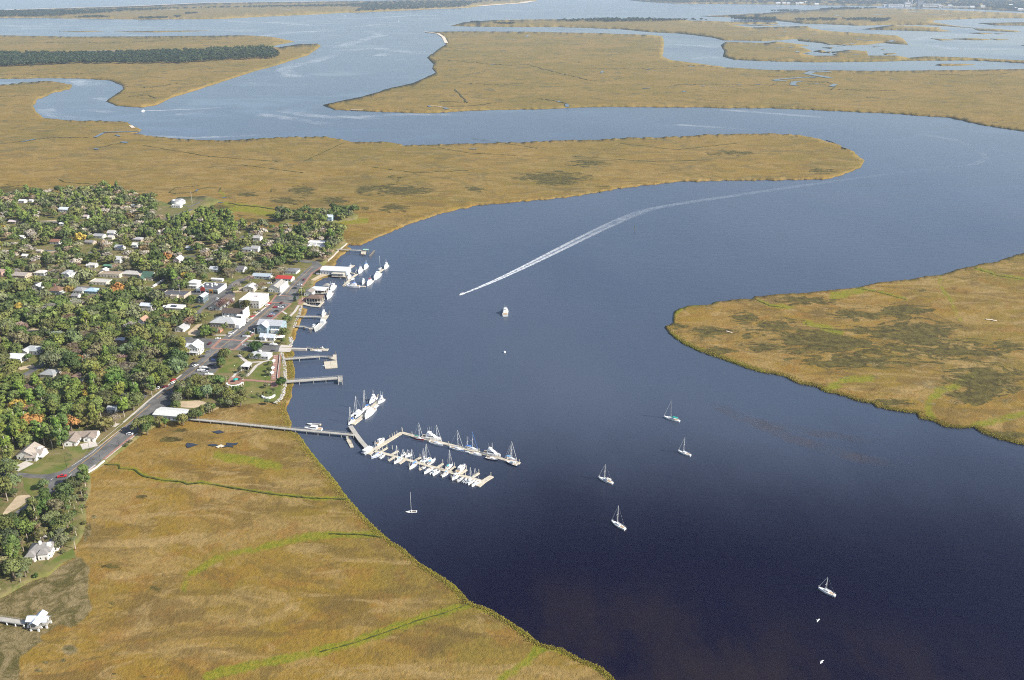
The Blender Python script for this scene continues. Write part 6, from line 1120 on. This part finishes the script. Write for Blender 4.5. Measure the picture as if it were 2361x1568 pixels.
PAL = dict(oak_tree=[((.072, .092, .032), 'dark green'), ((.092, .122, .034), 'deep green'), ((.128, .160, .044), 'mid green'), ((.145, .155, .075), 'grey green'), ((.152, .160, .052), 'olive green')], pine_tree=[((.150, .190, .040), 'bright green'), ((.115, .150, .040), 'green')], palm_tree=[((.10, .115, .035), 'yellowish green'), ((.13, .125, .055), 'straw green')], bare_tree=[((.34, .30, .24), 'grey brown'), ((.27, .205, .13), 'brown'), ((.24, .22, .13), 'olive brown')], conifer=[((.02, .05, .03), 'dark')], shrub=[((.06, .085, .02), 'green'), ((.11, .10, .04), 'olive')])
ORANGE, YELLOW = ((.33, .17, .055), 'orange brown'), ((.34, .25, .05), 'yellow')
TREES = []
def plan(kind, p, R, Hh, col=None, lab=None):
    f = frame((p.x, p.y, LAND + Hh * .7)); TREES.append(dict(kind=kind, p=p, R=R, H=Hh, col=col or random.choice(PAL[kind]), f=f, lab=lab, d=p.y))
def at(kind, r, x, y, R, Hh, col=None, lab=None, base=False):
    g = G3(r, x, y, LAND + (0 if base else Hh * .62)); g.z = LAND; plan(kind, g, R, Hh, col, lab)
# trees one can point to
at('oak_tree', 'C', 730, 1285, 6, 13, ORANGE, 'tall orange brown cypress above the brown roofed ranch house'); at('oak_tree', 'C', 1003, 195, 3.6, 9, YELLOW, 'bright yellow tree in the middle of the woods'); at('oak_tree', 'C', 835, 618, 3, 8, ((.36, .13, .03), 'orange'), 'small vivid orange tree in the dark woods'); at('oak_tree', 'P', 235, 660, 3.4, 8, ORANGE, 'orange tree near the upper left house row')
at('oak_tree', 'P', 860, 560, 5, 11, ((.20, .14, .04), 'golden brown'), 'golden brown tree beside the brown hipped house'); at('bare_tree', 'M', 395, 785, 7.5, 11, ((.21, .155, .11), 'brown'), 'wide brown bare tree over the brown roofed warehouse'); at('oak_tree', 'M', 630, 800, 5.5, 9, ((.10, .095, .03), 'olive'), 'olive tree before the big white flat roofed block'); at('oak_tree', 'M', 120, 1110, 5, 8.5, None, 'dark oak beside the sandy lot')
at('oak_tree', 'O', 415, 455, 5.6, 8, ((.05, .085, .025), 'green'), 'broad green tree alone in the boat ramp car park'); at('oak_tree', 'O', 895, 1120, 4, 6, ((.04, .075, .018), 'dark green'), 'round dark tree at the head of the long grey pier'); at('conifer', 'M', 1250, 718, 2.2, 6.5, None, 'cone shaped dark evergreen at the street end of the brick plaza'); at('oak_tree', 'M', 1338, 640, 4.2, 7, None, 'dark oak beside the white waterfront store')
at('oak_tree', 'M', 1150, 975, 4.5, 7, ((.085, .10, .04), 'grey green'), 'grey green oak above the big pale blue building'); at('oak_tree', 'O', 940, 200, 4.6, 7, ((.13, .13, .045), 'yellow green'), 'yellow green tree beside the rocks of the big blue building'); at('oak_tree', 'M', 430, 540, 2, 4, None)
for (x, y, l) in ((480, 655, 'date palm right of the park building pair'), (345, 650, 'date palm left of the park building pair'), (140, 905, 'date palm left of the white park gazebo'), (190, 1035, 'date palm above the teal parasol'), (268, 960, 'date palm right below the white park gazebo'), (540, 560 + 1100 - 1100, None)): 
    if l: at('palm_tree', 'O', x, y, 2.9, 5.5, ((.075, .095, .045), 'grey green'), l)
for (x, y, l) in ((580, 1350, 'cabbage palm left of the pair before the garden wall'), (648, 1345, 'cabbage palm right of the pair before the garden wall'), (465, 1372, 'cabbage palm at the end of the lower lawn'), (735, 1285, 'cabbage palm in the clump above the garden wall'), (775, 1300, 'cabbage palm lower in the clump above the garden wall'), (800, 290, 'cabbage palm before the white canopy tent')): at('palm_tree', 'O', x, y, 1.9, 5, ((.085, .10, .03), 'green'), l)
for (x, y, l) in ((690, 785, 'small lawn tree, topmost of the three casting shadows'), (668, 905, 'small lawn tree, middle of the three casting shadows'), (650, 975, 'small lawn tree, lowest of the three casting shadows'), (615, 1200, 'small tree alone on the lower lawn'), (640, 1490, 'small round bush tree at the lower park edge')): at('oak_tree', 'O', x, y, 2.1, 4, None, l)
for (x, y, l) in ((620, 372, 'first'), (668, 380, 'second'), (722, 385, 'third'), (785, 410, 'last')): at('palm_tree', 'P', x, y, 2.4, 9, None, l + ' tall palm of the row before the white two storey house')
at('palm_tree', 'P', 955, 335, 2.3, 9, None, 'tall palm right of the white two storey house'); at('palm_tree', 'B', 1385, 660, 2.2, 8, None, 'tall palm beside the white waterfront villa')
PARK = [(500, 560, 5), (480, 640, 4.5), (545, 545, 4), (60, 900, 5.5), (150, 860, 5), (220, 820, 5), (300, 880, 6), (380, 840, 5), (455, 830, 5), (520, 830, 3.5), (330, 950, 5.5), (420, 930, 5), (250, 960, 5), (160, 950, 5), (80, 960, 5), (480, 960, 4), (560, 970, 5), (640, 950, 5), (700, 985, 4.5), (480, 1060, 3.5), (600, 1030, 5), (680, 1045, 4), (560, 1070, 3), (15, 1020, 5), (350, 1120, 4), (290, 1140, 3.6), (190, 1180, 4), (240, 1190, 3.4), (390, 1115, 3), (80, 1240, 4), (480, 660, 3.5), (10, 1090, 3.5), (340, 320, 4), (390, 330, 3.6), (540, 255, 2.6), (500, 280, 2.6), (300, 290, 3.5), (1170, 200, 3.4), (1140, 330, 3.2), (1130, 420, 2.4), (700, 560, 2.4), (760, 330 + 20, 2)]
for (x, y, R) in PARK: at('oak_tree', 'D', x, y, R, R * 1.55 + 1.5, random.choice(PAL['oak_tree'][1:]))
for (x, y, R) in ((1450, 1300, 5.5), (1500, 1270, 5), (1530, 1330, 4.5), (1570, 1250, 4), (1880, 925, 5.5), (1950, 905, 4.5), (1835, 1015, 4.6), (1960, 965, 5), (2050, 850, 5), (2070, 920, 5), (1660, 1250, 3), (1720, 1270, 3), (1890, 1240, 3.4), (1840, 1090, 3), (2040, 1185, 4), (1990, 1200, 3)): at('oak_tree', 'C', x, y, R, R * 1.5 + 2)
for (x, y, R) in ((640, 430 - 60, 4), (470, 375, 4.5), (680, 560 - 60, 6), (745, 500, 4), (720, 470, 4), (800, 500, 5), (880, 690, 6), (1320, 700, 3), (540, 520, 3), (1060, 400, 4), (300, 470, 4), (620, 870, 5), (530, 880, 5), (700, 870, 6), (450, 910, 5), (820, 840, 5), (880, 860, 5), (760, 900, 5), (950, 930, 4), (1040, 900, 4), (1050, 1040, 4.5), (1060, 1100, 4), (1190, 1080, 3), (1440, 560, 3.5)):
    at('oak_tree', 'N', x, y, R, R * 1.5 + 2)
for (x, y, R) in ((520, 630 - 60, 5), (830, 500 + 60, 4.5), (690, 480, 5), (1010, 560 - 120, 4), (1100, 370, 5.5), (760, 760 - 30, 3)): at('bare_tree', 'M', x, y, R, 9)
# where woods grow: outline of the ground, species weights, radius range, spacing factor
OPEN = [pts(s) for s in ROADS] + [pts(s) for s in ('O 330 1060 370 960 500 830 560 800 690 790 740 880 700 1000 700 1110 560 1120 340 1100', 'E 690 245 830 215 960 190 1010 180 960 268 850 340 770 350', 'E 200 480 330 420 520 390 740 400 660 470 490 515', 'J 560 330 740 235 770 325 600 395 490 480 300 470 260 350', 'E 240 560 470 570 480 620 330 740 200 860 0 970 0 880 180 740',
    'N 1000 25 1200 30 1160 100 1000 90', 'N 850 1095 960 1000 1030 985 1060 1110', 'N 880 130 800 130 800 200 900 250 970 200', 'A 1560 290 2091 250 2091 420 1720 470 1620 420 1640 340', 'B 0 340 190 330 40 420 0 420', 'P 190 1540 420 1450 480 1500 260 1568', 'P 320 1040 700 1060 680 1100 330 1090', 'P 920 1120 1060 1120 1060 1190 930 1190', 'A 420 460 630 455 620 505 420 505', 'A 380 770 600 765 590 815 390 810', 'A 880 790 1050 780 1050 830 900 850', 'B 700 1080 830 1120 700 1230 560 1230', 'E 440 200 560 260 780 330 720 420 560 390 470 330', 'C 160 830 330 730 500 640 380 770 180 860', 'B 940 600 1200 600 1180 640 920 650', 'N 130 545 560 560 560 600 540 700 500 600 130 590', 'N 930 830 1250 600 1440 610 1200 690 1040 830')]
DOWN = pts('N 850 500 1000 420 1280 430 1380 440 M 640 470 760 440 980 430 1150 350 1300 320 1480 280 B 1900 880 1900 1568 D 1400 1100 40 1270 C 1980 1255 1560 1340 E 1480 90 900 520 720 450 1320 0 C 1560 1030 2091 620 D 300 560 170 500 150 380 300 240 0 150 N 880 700 820 600')
ZONES = [('o -260 480 60 452 240 436 380 470 420 505 480 515 560 520 640 530 680 525 730 525 780 560 760 600 700 620 600 640 400 630 200 620 0 640 -260 650', dict(oak_tree=.57, bare_tree=.30, pine_tree=.08, palm_tree=.03, orange=.011), (5, 8.6), .82),
         ('o -260 640 0 640 200 615 400 630 620 630 720 620 700 640 560 690 480 760 440 830 420 870 330 920 200 900 0 910 -260 920', dict(oak_tree=.80, bare_tree=.13, pine_tree=.03, palm_tree=.02, orange=.011), (5.4, 9.2), .62),
         ('o -260 900 0 900 200 890 330 900 400 880 330 930 240 1000 160 1070 0 1080 -260 1100', dict(oak_tree=.42, pine_tree=.5, bare_tree=.04, orange=.015), (5, 8), .56),
         ('o -120 1080 0 1080 60 1100 110 1130 200 1090 210 1110 195 1200 180 1250 170 1280 120 1300 60 1340 -120 1400', dict(oak_tree=.6, pine_tree=.18, palm_tree=.22), (3.4, 6.2), .56),
         ('B 20 560 60 480 200 430 420 450 560 490 640 560 640 640 400 690 200 700 60 680', dict(pine_tree=.95, oak_tree=.05), (3.8, 5), .62), ('B 1230 600 1500 560 1750 600 1760 690 1680 780 1540 900 1300 880 1150 880 1000 860 1060 720 1200 660', dict(oak_tree=.96, palm_tree=.04), (4.6, 7.4), .56),
         ('B 1000 470 1120 405 1300 400 1560 405 1660 375 1800 375 1900 430 1640 505 1480 500 1250 485 1100 490', dict(oak_tree=.9, palm_tree=.1), (3.6, 6), .6)]
HB = [(h['f'], h['rr'], h['hh'], h['p'], h['R']) for h in HOUSES]
SL_ = [(pts(s), w) for s, w in STREETS]
PLA = np.zeros((6000, 3)); NPL = [0]
def try_place(kind, g, R, Hh, placed, sp, col=None):
    n = len(placed)
    while NPL[0] < n: q, r2 = placed[NPL[0]]; PLA[NPL[0]] = (q.x, q.y, r2); NPL[0] += 1
    if (((PLA[:n, 0] - g.x) ** 2 + (PLA[:n, 1] - g.y) ** 2) < ((R + PLA[:n, 2]) * sp) ** 2).any(): return False
    fb = frame((g.x, g.y, LAND)); ft = frame((g.x, g.y, LAND + Hh)); s = R * LENS_PX / sqrt(g.x ** 2 + g.y ** 2 + 9e4)
    for poly in OPEN:
        if inside([fb, (fb[0], (fb[1] * .6 + ft[1] * .4))], poly).any(): return False
    for L, w in SL_:
        d = seg_dist([fb, (fb[0], fb[1] * .5 + ft[1] * .5)], L)
        if d.min() < w * 1.2: return False
    for (f, rr, hh, p, hr) in HB:
        if hypot(g.x - p.x, g.y - p.y) < hr + R * .35: return False
        if g.y < p.y and abs(fb[0] - f[0]) < rr * .85 + s * .75 and ft[1] < f[1] + 4 and fb[1] > f[1] - 8: return False
    return True
placed = [(t['p'], t['R']) for t in TREES]
for zs, wts, (r0, r1), sp in ZONES:
    P = pts(zs); W = np.array([ground(p, LAND)[:2] for p in P]); (x0, y0), (x1, y1) = W.min(0), W.max(0); ks = list(wts); ws = [wts[k] for k in ks]; fails = 0; A = (x1 - x0) * (y1 - y0)
    for _ in range(int(A / 12)):
        g = Vector((random.uniform(x0, x1), random.uniform(y0, y1), LAND))
        if not inside([(g.x, g.y)], W)[0]: continue
        if inside([frame(g)], DOWN)[0]: continue
        k = random.choices(ks, ws)[0]; col = None
        if k == 'orange': k, col = 'oak_tree', random.choice((ORANGE, YELLOW, ((.16, .115, .05), 'russet')))
        R = random.uniform(r0, r1); Hh = R * 1.3 + random.uniform(2, 4.5)
        q_ = random.random()
        if q_ < .22: R *= .58; Hh *= .65
        elif q_ > .88: R *= 1.25; Hh *= 1.18
        if k == 'pine_tree': R = random.uniform(3.8, 5.6); Hh = random.uniform(13, 18)
        if k == 'palm_tree': R = random.uniform(1.7, 2.3); Hh = random.uniform(5, 8)
        if k == 'bare_tree': R = random.uniform(4, 6.5); Hh = R * 1.7
        if try_place(k, g, R, Hh, placed, sp): plan(k, g, R, Hh, col); placed.append((g, R))
# shrubs at yards and verges
for _ in range(900):
    if sum(t['kind'] == 'shrub' for t in TREES) > 150: break
    q = (random.uniform(0, 780), random.uniform(470, 1330)); g = ground(q, LAND)
    if not inside([q], UPLAND)[0] or inside([q], DOWN)[0]: continue
    R = random.uniform(.9, 1.8)
    if try_place('shrub', g, R, R * 1.4, placed, .8): plan('shrub', g, R, R * 1.5); placed.append((g, R))
TREES.sort(key=lambda t: t['d'])
NAMES = dict(oak_tree='oak', pine_tree='pine', palm_tree='palm', bare_tree='bare tree', conifer='evergreen', shrub='shrub')
GROUPS = dict(oak_tree='oaks shading the town', pine_tree='tall pines of the town', palm_tree='palms of the town', bare_tree='bare trees of the town', conifer=None, shrub='shrubs in the yards')
CAP = dict(oak_tree=300, pine_tree=130, palm_tree=90, bare_tree=110, shrub=120)
count, used, rest = {}, {}, []
ORD = ['nearest', 'second', 'third', 'fourth', 'fifth', 'sixth', 'seventh', 'eighth', 'ninth', 'tenth', 'eleventh', 'twelfth', 'thirteenth', 'fourteenth', 'fifteenth', 'sixteenth', 'seventeenth', 'eighteenth', 'nineteenth', 'twentieth']
INFRAME = lambda f: -30 < f[0] < 2390 and -10 < f[1] < 1600
def tree_parts(t):
    k, R, Hh = t['kind'], t['R'], t['H']
    if k == 'oak_tree': zc, sz, th = Hh - R * .78, (R, R, R * 1.05), (Hh - R * .9) * .95
    elif k == 'pine_tree': zc, sz, th = Hh * .66, (R * 1.1, R * 1.1, Hh * .36), Hh * .9
    elif k == 'palm_tree': zc, sz, th = Hh - R * .3, (R, R, R), Hh - R * .3
    elif k == 'bare_tree': zc, sz, th = Hh * .58, (R * 1.0, R * 1.0, Hh * .42), Hh * .36
    elif k == 'conifer': zc, sz, th = Hh * .5, (R * 1.5, R * 1.5, Hh * .5), Hh * .3
    else: zc, sz, th = R * .6, (R, R, R), R * .7
    return zc, sz, th
for t in TREES:
    k = t['kind']; c = count[k] = count.get(k, 0) + 1
    if not INFRAME(t['f']) or c > CAP.get(k, 999): rest.append(t); count[k] -= 1; continue
    zc, sz, th = tree_parts(t); lab = t['lab']
    if not lab:
        best = min(HOUSES, key=lambda h: hypot(h['f'][0] - t['f'][0], (h['f'][1] - t['f'][1]) * 1.3)); dx, dy = t['f'][0] - best['f'][0], t['f'][1] - best['f'][1]
        side = ('left of' if dx < 0 else 'right of') if abs(dx) > abs(dy) * 1.1 else ('behind' if dy < 0 else 'in front of'); t['key'] = ('%s %s' % (t['col'][1], NAMES[k]), '%s the %s' % (side, best['ref'])); t['far'] = hypot(dx, dy)
        used.setdefault(t['key'], []).append(t)
    root = thing(k, (t['p'].x, t['p'].y, LAND), random.uniform(0, 6.28), cat='shrub' if k == 'shrub' else 'tree', group=GROUPS[k], label=lab); t['root'] = root
    lean = random.uniform(-.03, .03); obj('trunk', TRUNK[k], root, (0, 0, -.1), None, (Hh_ := t['H'], Hh_, th + .1))
    cr = obj('crown', random.choice(CROWN[k]), root, (0, 0, zc), random.uniform(0, 6.28), tuple(s * random.uniform(.92, 1.08) for s in sz), tuple(v * random.uniform(.90, 1.2) for v in t['col'][0]))
for (a, b), L in used.items():
    L.sort(key=lambda t: t['far'])
    for i, t in enumerate(L): t['root']['label'] = '%s %s%s' % (a, b, '' if len(L) == 1 else ', %s to it' % ORD[i] if i == 0 else ', %s nearest' % ORD[min(i, 19)])
cused = {}
for (root, col, kind, f, note) in CARLIST:
    best = min(HOUSES, key=lambda h: hypot(h['f'][0] - f[0], (h['f'][1] - f[1]) * 1.3)); dx, dy = f[0] - best['f'][0], f[1] - best['f'][1]
    side = ('left of' if dx < 0 else 'right of') if abs(dx) > abs(dy) * 1.1 else ('behind' if dy < 0 else 'in front of'); cused.setdefault(('%s %s' % (col, 'pickup truck' if kind == 'pickup' else kind), 'parked %s the %s' % (side, best['ref'])), []).append((hypot(dx, dy), root)); root['group'] = 'cars parked about the town'
for (a, b), L in cused.items():
    L.sort(key=lambda q: q[0])
    for i, (_, rt) in enumerate(L): rt['label'] = '%s %s%s' % (a, b, '' if len(L) == 1 else ', nearest to it' if i == 0 else ', %s nearest' % ORD[i])
# the woods behind, too many to tell apart: one mass
def merged(name, items, m, kind='stuff'):
    VV, FF, TT, n = [], [], [], 0
    for (src, M, col) in items:
        v0, f0, t0 = src; v = v0 @ M[0].T + M[1]; VV.append(v); FF.append(f0 + n); TT.append(t0[:, None] * np.array(col)[None, :]); n += len(v)
    V = np.concatenate(VV); F = np.concatenate(FF); T = np.concatenate(TT); me = bpy.data.meshes.new(name); me.vertices.add(len(V)); me.vertices.foreach_set('co', V.astype(np.float32).ravel()); w = F.shape[1]
    me.loops.add(F.size); me.loops.foreach_set('vertex_index', F.astype(np.int32).ravel()); me.polygons.add(len(F)); me.polygons.foreach_set('loop_start', np.arange(0, F.size, w, dtype=np.int32)); me.materials.append(m)
    at_ = me.color_attributes.new('tint', 'FLOAT_COLOR', 'POINT'); c = np.ones((len(V), 4), np.float32); c[:, :3] = np.repeat(T, w, 0).reshape(-1, 3) if False else 0
    c[F.ravel(), :3] = np.repeat(T, w, axis=0); at_.data.foreach_set('color', c.ravel()); me.update(); me.validate(); o = obj(name, me, color=(1, 1, 1)); return tag(o, kind=kind)
def src(gen): V, F, T = gen; return (np.array([tuple(v) for v in V]), np.array([f for f in F]), np.array(T))
SO = [src(crown_oak(200 + i, 10, 30, .2)) for i in range(4)]; SP_ = [src(crown_pine(220 + i, .2)) for i in range(2)]
def M3(sz, loc, rz):
    c, s = cos(rz), sin(rz); return (np.array([[c, -s, 0], [s, c, 0], [0, 0, 1]]) @ np.diag(sz), np.array(loc))
items = []
for t in rest:
    if t['kind'] in ('palm_tree', 'shrub') or not (-300 < t['f'][0] < 2500): continue
    zc, sz, th = tree_parts(t); items.append((random.choice(SP_ if t['kind'] == 'pine_tree' else SO), M3(sz, (t['p'].x, t['p'].y, LAND + zc), random.uniform(0, 6)), np.array(t['col'][0]) * random.uniform(.95, 1.25)))
if items: merged('woods', items, LEAF)
# far woods on the islands and the distant mainland
SF = [src(crown_oak(300 + i, 5, 9, .36, .9)) for i in range(4)]
def far_woods(s, n, R, Hh, z=1.5, cols=((.026, .044, .022), (.034, .050, .022), (.042, .058, .024))):
    P = pts(s); W = np.array([ground(p, z)[:2] for p in P]); A = np.array(P); (x0, y0), (x1, y1) = A.min(0), A.max(0); it = []
    for _ in range(n * 6):
        if len(it) >= n: break
        q = (random.uniform(x0, x1), random.uniform(y0, y1))
        if not inside([q], A)[0]: continue
        g = ground(q, z); r = R * random.uniform(.7, 1.3); h = Hh * random.uniform(.8, 1.2); it.append((random.choice(SF), M3((r, r, h * .55), (g.x, g.y, z + h * .5), random.uniform(0, 6)), np.array(random.choice(cols)) * random.uniform(.8, 1.2)))
    merged('far_woods', it, LEAF)
far_woods('t -500 368 0 366 500 368 900 360 1400 345 1820 335 1885 365 1870 393 1500 408 1270 428 900 428 500 430 0 452 -500 455', 2700, 8.5, 15, cols=((.036, .056, .026), (.044, .062, .026), (.054, .072, .030)))
far_woods('t 1400 340 1820 328 1850 345 1600 365 1400 370', 130, 8, 18, cols=((.075, .10, .03), (.07, .09, .035)))
far_woods('t -500 84 0 80 470 76 860 66 1200 58 1700 48 2361 34 u 84 30 300 18 900 12 1150 4 1000 16 850 40 880 48 430 66 120 80 180 55 84 50 t 2361 46 1600 53 1200 62 900 76 640 92 300 113 -500 118', 1700, 17, 17)
far_woods('t 470 118 640 112 760 116 600 120', 60, 12, 12); far_woods('t 930 122 1130 118 1120 124 950 128', 60, 12, 12); far_woods('t 1170 116 1220 108 1200 120', 14, 12, 14); far_woods('t 1250 92 1330 85 1330 90 1270 96', 20, 14, 12)
far_woods('u 1480 142 1700 132 1880 128 2100 132 2361 136 v 230 136 220 139 0 140 u 2200 146 1900 148 1600 148', 240, 12, 14); far_woods('u 890 149 950 148 945 151', 14, 11, 8); far_woods('u 1060 160 1185 158 1180 163 1100 164', 30, 11, 10)
far_woods('v 390 130 500 124 680 126 680 140 560 138 400 133', 110, 12, 14); far_woods('v 800 133 960 128 1090 130 1090 141 850 138', 70, 12, 12); far_woods('v 1135 131 1300 126 1460 130 1440 140 1400 149 1340 148 1330 138 1180 138', 90, 13, 12); far_woods('v 960 66 1150 55 1380 58 1200 66', 90, 15, 14); far_woods('v 650 78 740 71 880 73 760 79', 40, 14, 12)
far_woods('v -120 -6 700 -14 2361 -20 2900 -16 2900 86 2361 70 2050 52 1850 40 1430 33 1000 28 680 24 0 18', 1900, 26, 18, cols=((.030, .046, .028), (.026, .040, .024)))
far_woods('u 2010 6 2130 13 2361 20 2361 2 2100 0', 80, 20, 16)
# tall cordgrass standing along the near water's edge
def fringe():
    V, F, T, n = [], [], [], 0; rng = np.random.default_rng(5)
    for s, k, wd in (('O 1153 289 1110 380 1095 450 D 1165 1130 1185 1200 1220 1290 1210 1370 1300 1410 1350 1470 1380 1530 o 740 1070 775 1110 800 1145 830 1180 870 1220 905 1250 930 1265 970 1300 1020 1330 1060 1360 1085 1390 1130 1405 1170 1430 1210 1455 1245 1485 1300 1498 1340 1520 1390 1540 1420 1568', 5200, 5), ('R 95 560 120 600 200 660 300 710 450 760 560 800 600 815 700 845 830 865 930 915 1040 935 1100 965 1230 995 1300 1025 1400 1040 1430 1065 1560 1090 1680 1100 1700 1135 1780 1150 1850 1185 1950 1195 2040 1190 2100 1230 2200 1265 2361 1305', 4200, 6),
                     ('O 1080 560 1140 625 1110 700 1115 760 1150 920 1145 1040 1120 1180 1090 1300 1080 1430', 1200, 4)):
        L = densify(pts(s), 2, 0, closed=False)
        for _ in range(int(k * 1.6)):
            p = L[rng.integers(len(L))]
            g = ground((p[0] - abs(rng.normal()) * wd * (1.8 if 'R' not in s else -1.8) - (1 if 'R' not in s else -1) * 1.2, p[1] - rng.normal() * wd * .3), .9); h = rng.uniform(.05, .38); w = rng.uniform(.12, .3); a = rng.uniform(0, 3.14)
            for b in (a, a + 1.57): lx, ly = rng.normal() * h * .9, rng.normal() * h * .9; V += [(g.x - cos(b) * w, g.y - sin(b) * w, .6), (g.x + cos(b) * w, g.y + sin(b) * w, .6), (g.x + lx + cos(b) * w * .5, g.y + ly + sin(b) * w * .5, 1.0 + h), (g.x + lx - cos(b) * w * .5, g.y + ly - sin(b) * w * .5, 1.0 + h * rng.uniform(.7, 1))]; F.append((n, n + 1, n + 2, n + 3)); T.append(rng.uniform(.7, 1.15)); n += 4
    o = obj('cordgrass', tint_mesh('cordgrass', V, F, T), color=(.31, .26, .05)); tag(o, kind='stuff')
fringe()
# ------------------------------------------------------------ the far mill and shore houses
def mill():
    S = mat('mill_concrete', (.55, .54, .52), .8, .2, .02); D_ = mat('mill_dark', (.2, .21, .22), .8, .2, .02)
    for x, w, h, d, lab, m in ((1445, 50, 16, 40, 'long pale mill shed at the west end of the distant mill', S), (1490, 75, 20, 60, 'large pale mill hall left of the dark boiler house', S), (1570, 26, 40, 40, 'slender pale mill tower', S), (1655, 26, 60, 40, 'dark boiler house, tallest block of the distant mill', D_), (1730, 90, 22, 60, 'wide white mill hall right of the dark boiler house', S), (1900, 130, 9, 40, 'long low white warehouse on the far shore', S), (1795, 20, 16, 30, 'round topped white silo shed of the mill', S)):
        p = G3('v', x, 44 if x < 1760 else 50, 2); t = thing('mill_building', (p.x, p.y, 1.6), 0, label=lab, cat='building', group='buildings of the distant mill'); MB().box(-w, w, -d / 2, d / 2, 0, h).build('wall', m, t); MB().box(-w - 2, w + 2, -d / 2 - 2, d / 2 + 2, h, h + 2.5).build('roof', S, t); MB().box(-w * .8, w * .8, -d / 2 - .6, -d / 2, h * .35, h * .6).build('window_band', D_, t)
    for x, h, lab in ((1575, 75, 'left chimney of the distant mill'), (1600, 90, 'right chimney of the distant mill')): p = G3('v', x, 42, 2); t = thing('mill_chimney', (p.x, p.y, 1.6), 0, label=lab, cat='chimney'); MB().tube((0, 0, 0), (0, 0, h), 5, 3.5, 10).build('stack', S, t)
    p = G3('v', 1590, 42, 2); q = G3('v', 1640, 42, 2); t = thing('conveyor', (p.x, p.y - 30, 1.6), 0, label='slanting white conveyor rising to the boiler house', cat='conveyor'); MB().tube((0, 0, 2), (q.x - p.x, 0, 55), 4, 4, 4).build('gallery', S, t); MB().box(q.x - p.x - 3, q.x - p.x + 3, -3, 3, 0, 52).build('support', D_, t)
    for i, (x, y) in enumerate(((700, 27), (740, 24), (770, 28), (830, 29), (858, 26), (890, 20), (960, 32), (1860, 44), (2010, 52), (2080, 50), (2300, 62), (2335, 70), (2270, 40))):
        p = G3('v', x, y, 3); w = random.uniform(12, 24); t = thing('shore_house', (p.x, p.y, 1.6), 0, label='tiny pale building on the distant wooded shore', cat='building', group='pale buildings on the distant shore'); MB().box(-w, w, -10, 10, 0, 12).build('wall', S, t); MB().add([(-w - 1, -11, 12), (w + 1, -11, 12), (w + 1, 11, 12), (-w - 1, 11, 12), (-w, 0, 18), (w, 0, 18)], [(0, 1, 5, 4), (1, 2, 5), (2, 3, 4, 5), (3, 0, 4)]).build('roof', S, t)
mill()
# ------------------------------------------------------------ sea haze over the whole estuary
def haze():
    x, y0, y1, z1 = 30000, -4000, 32000, 330; mb = MB().box(-x, x, y0, y1, -6, z1); m = bpy.data.materials.new('haze'); m.use_nodes = True; nt = m.node_tree; nt.nodes.remove(nt.nodes['Principled BSDF'])
    v = nt.nodes.new('ShaderNodeVolumePrincipled'); v.inputs['Color'].default_value = (.68, .83, 1.0, 1); v.inputs['Density'].default_value = 4.1e-5; v.inputs['Anisotropy'].default_value = .1; nt.links.new(v.outputs[0], nt.nodes['Material Output'].inputs['Volume']); o = mb.build('haze', m); tag(o, kind='stuff')
HAZE = True
if HAZE: haze()
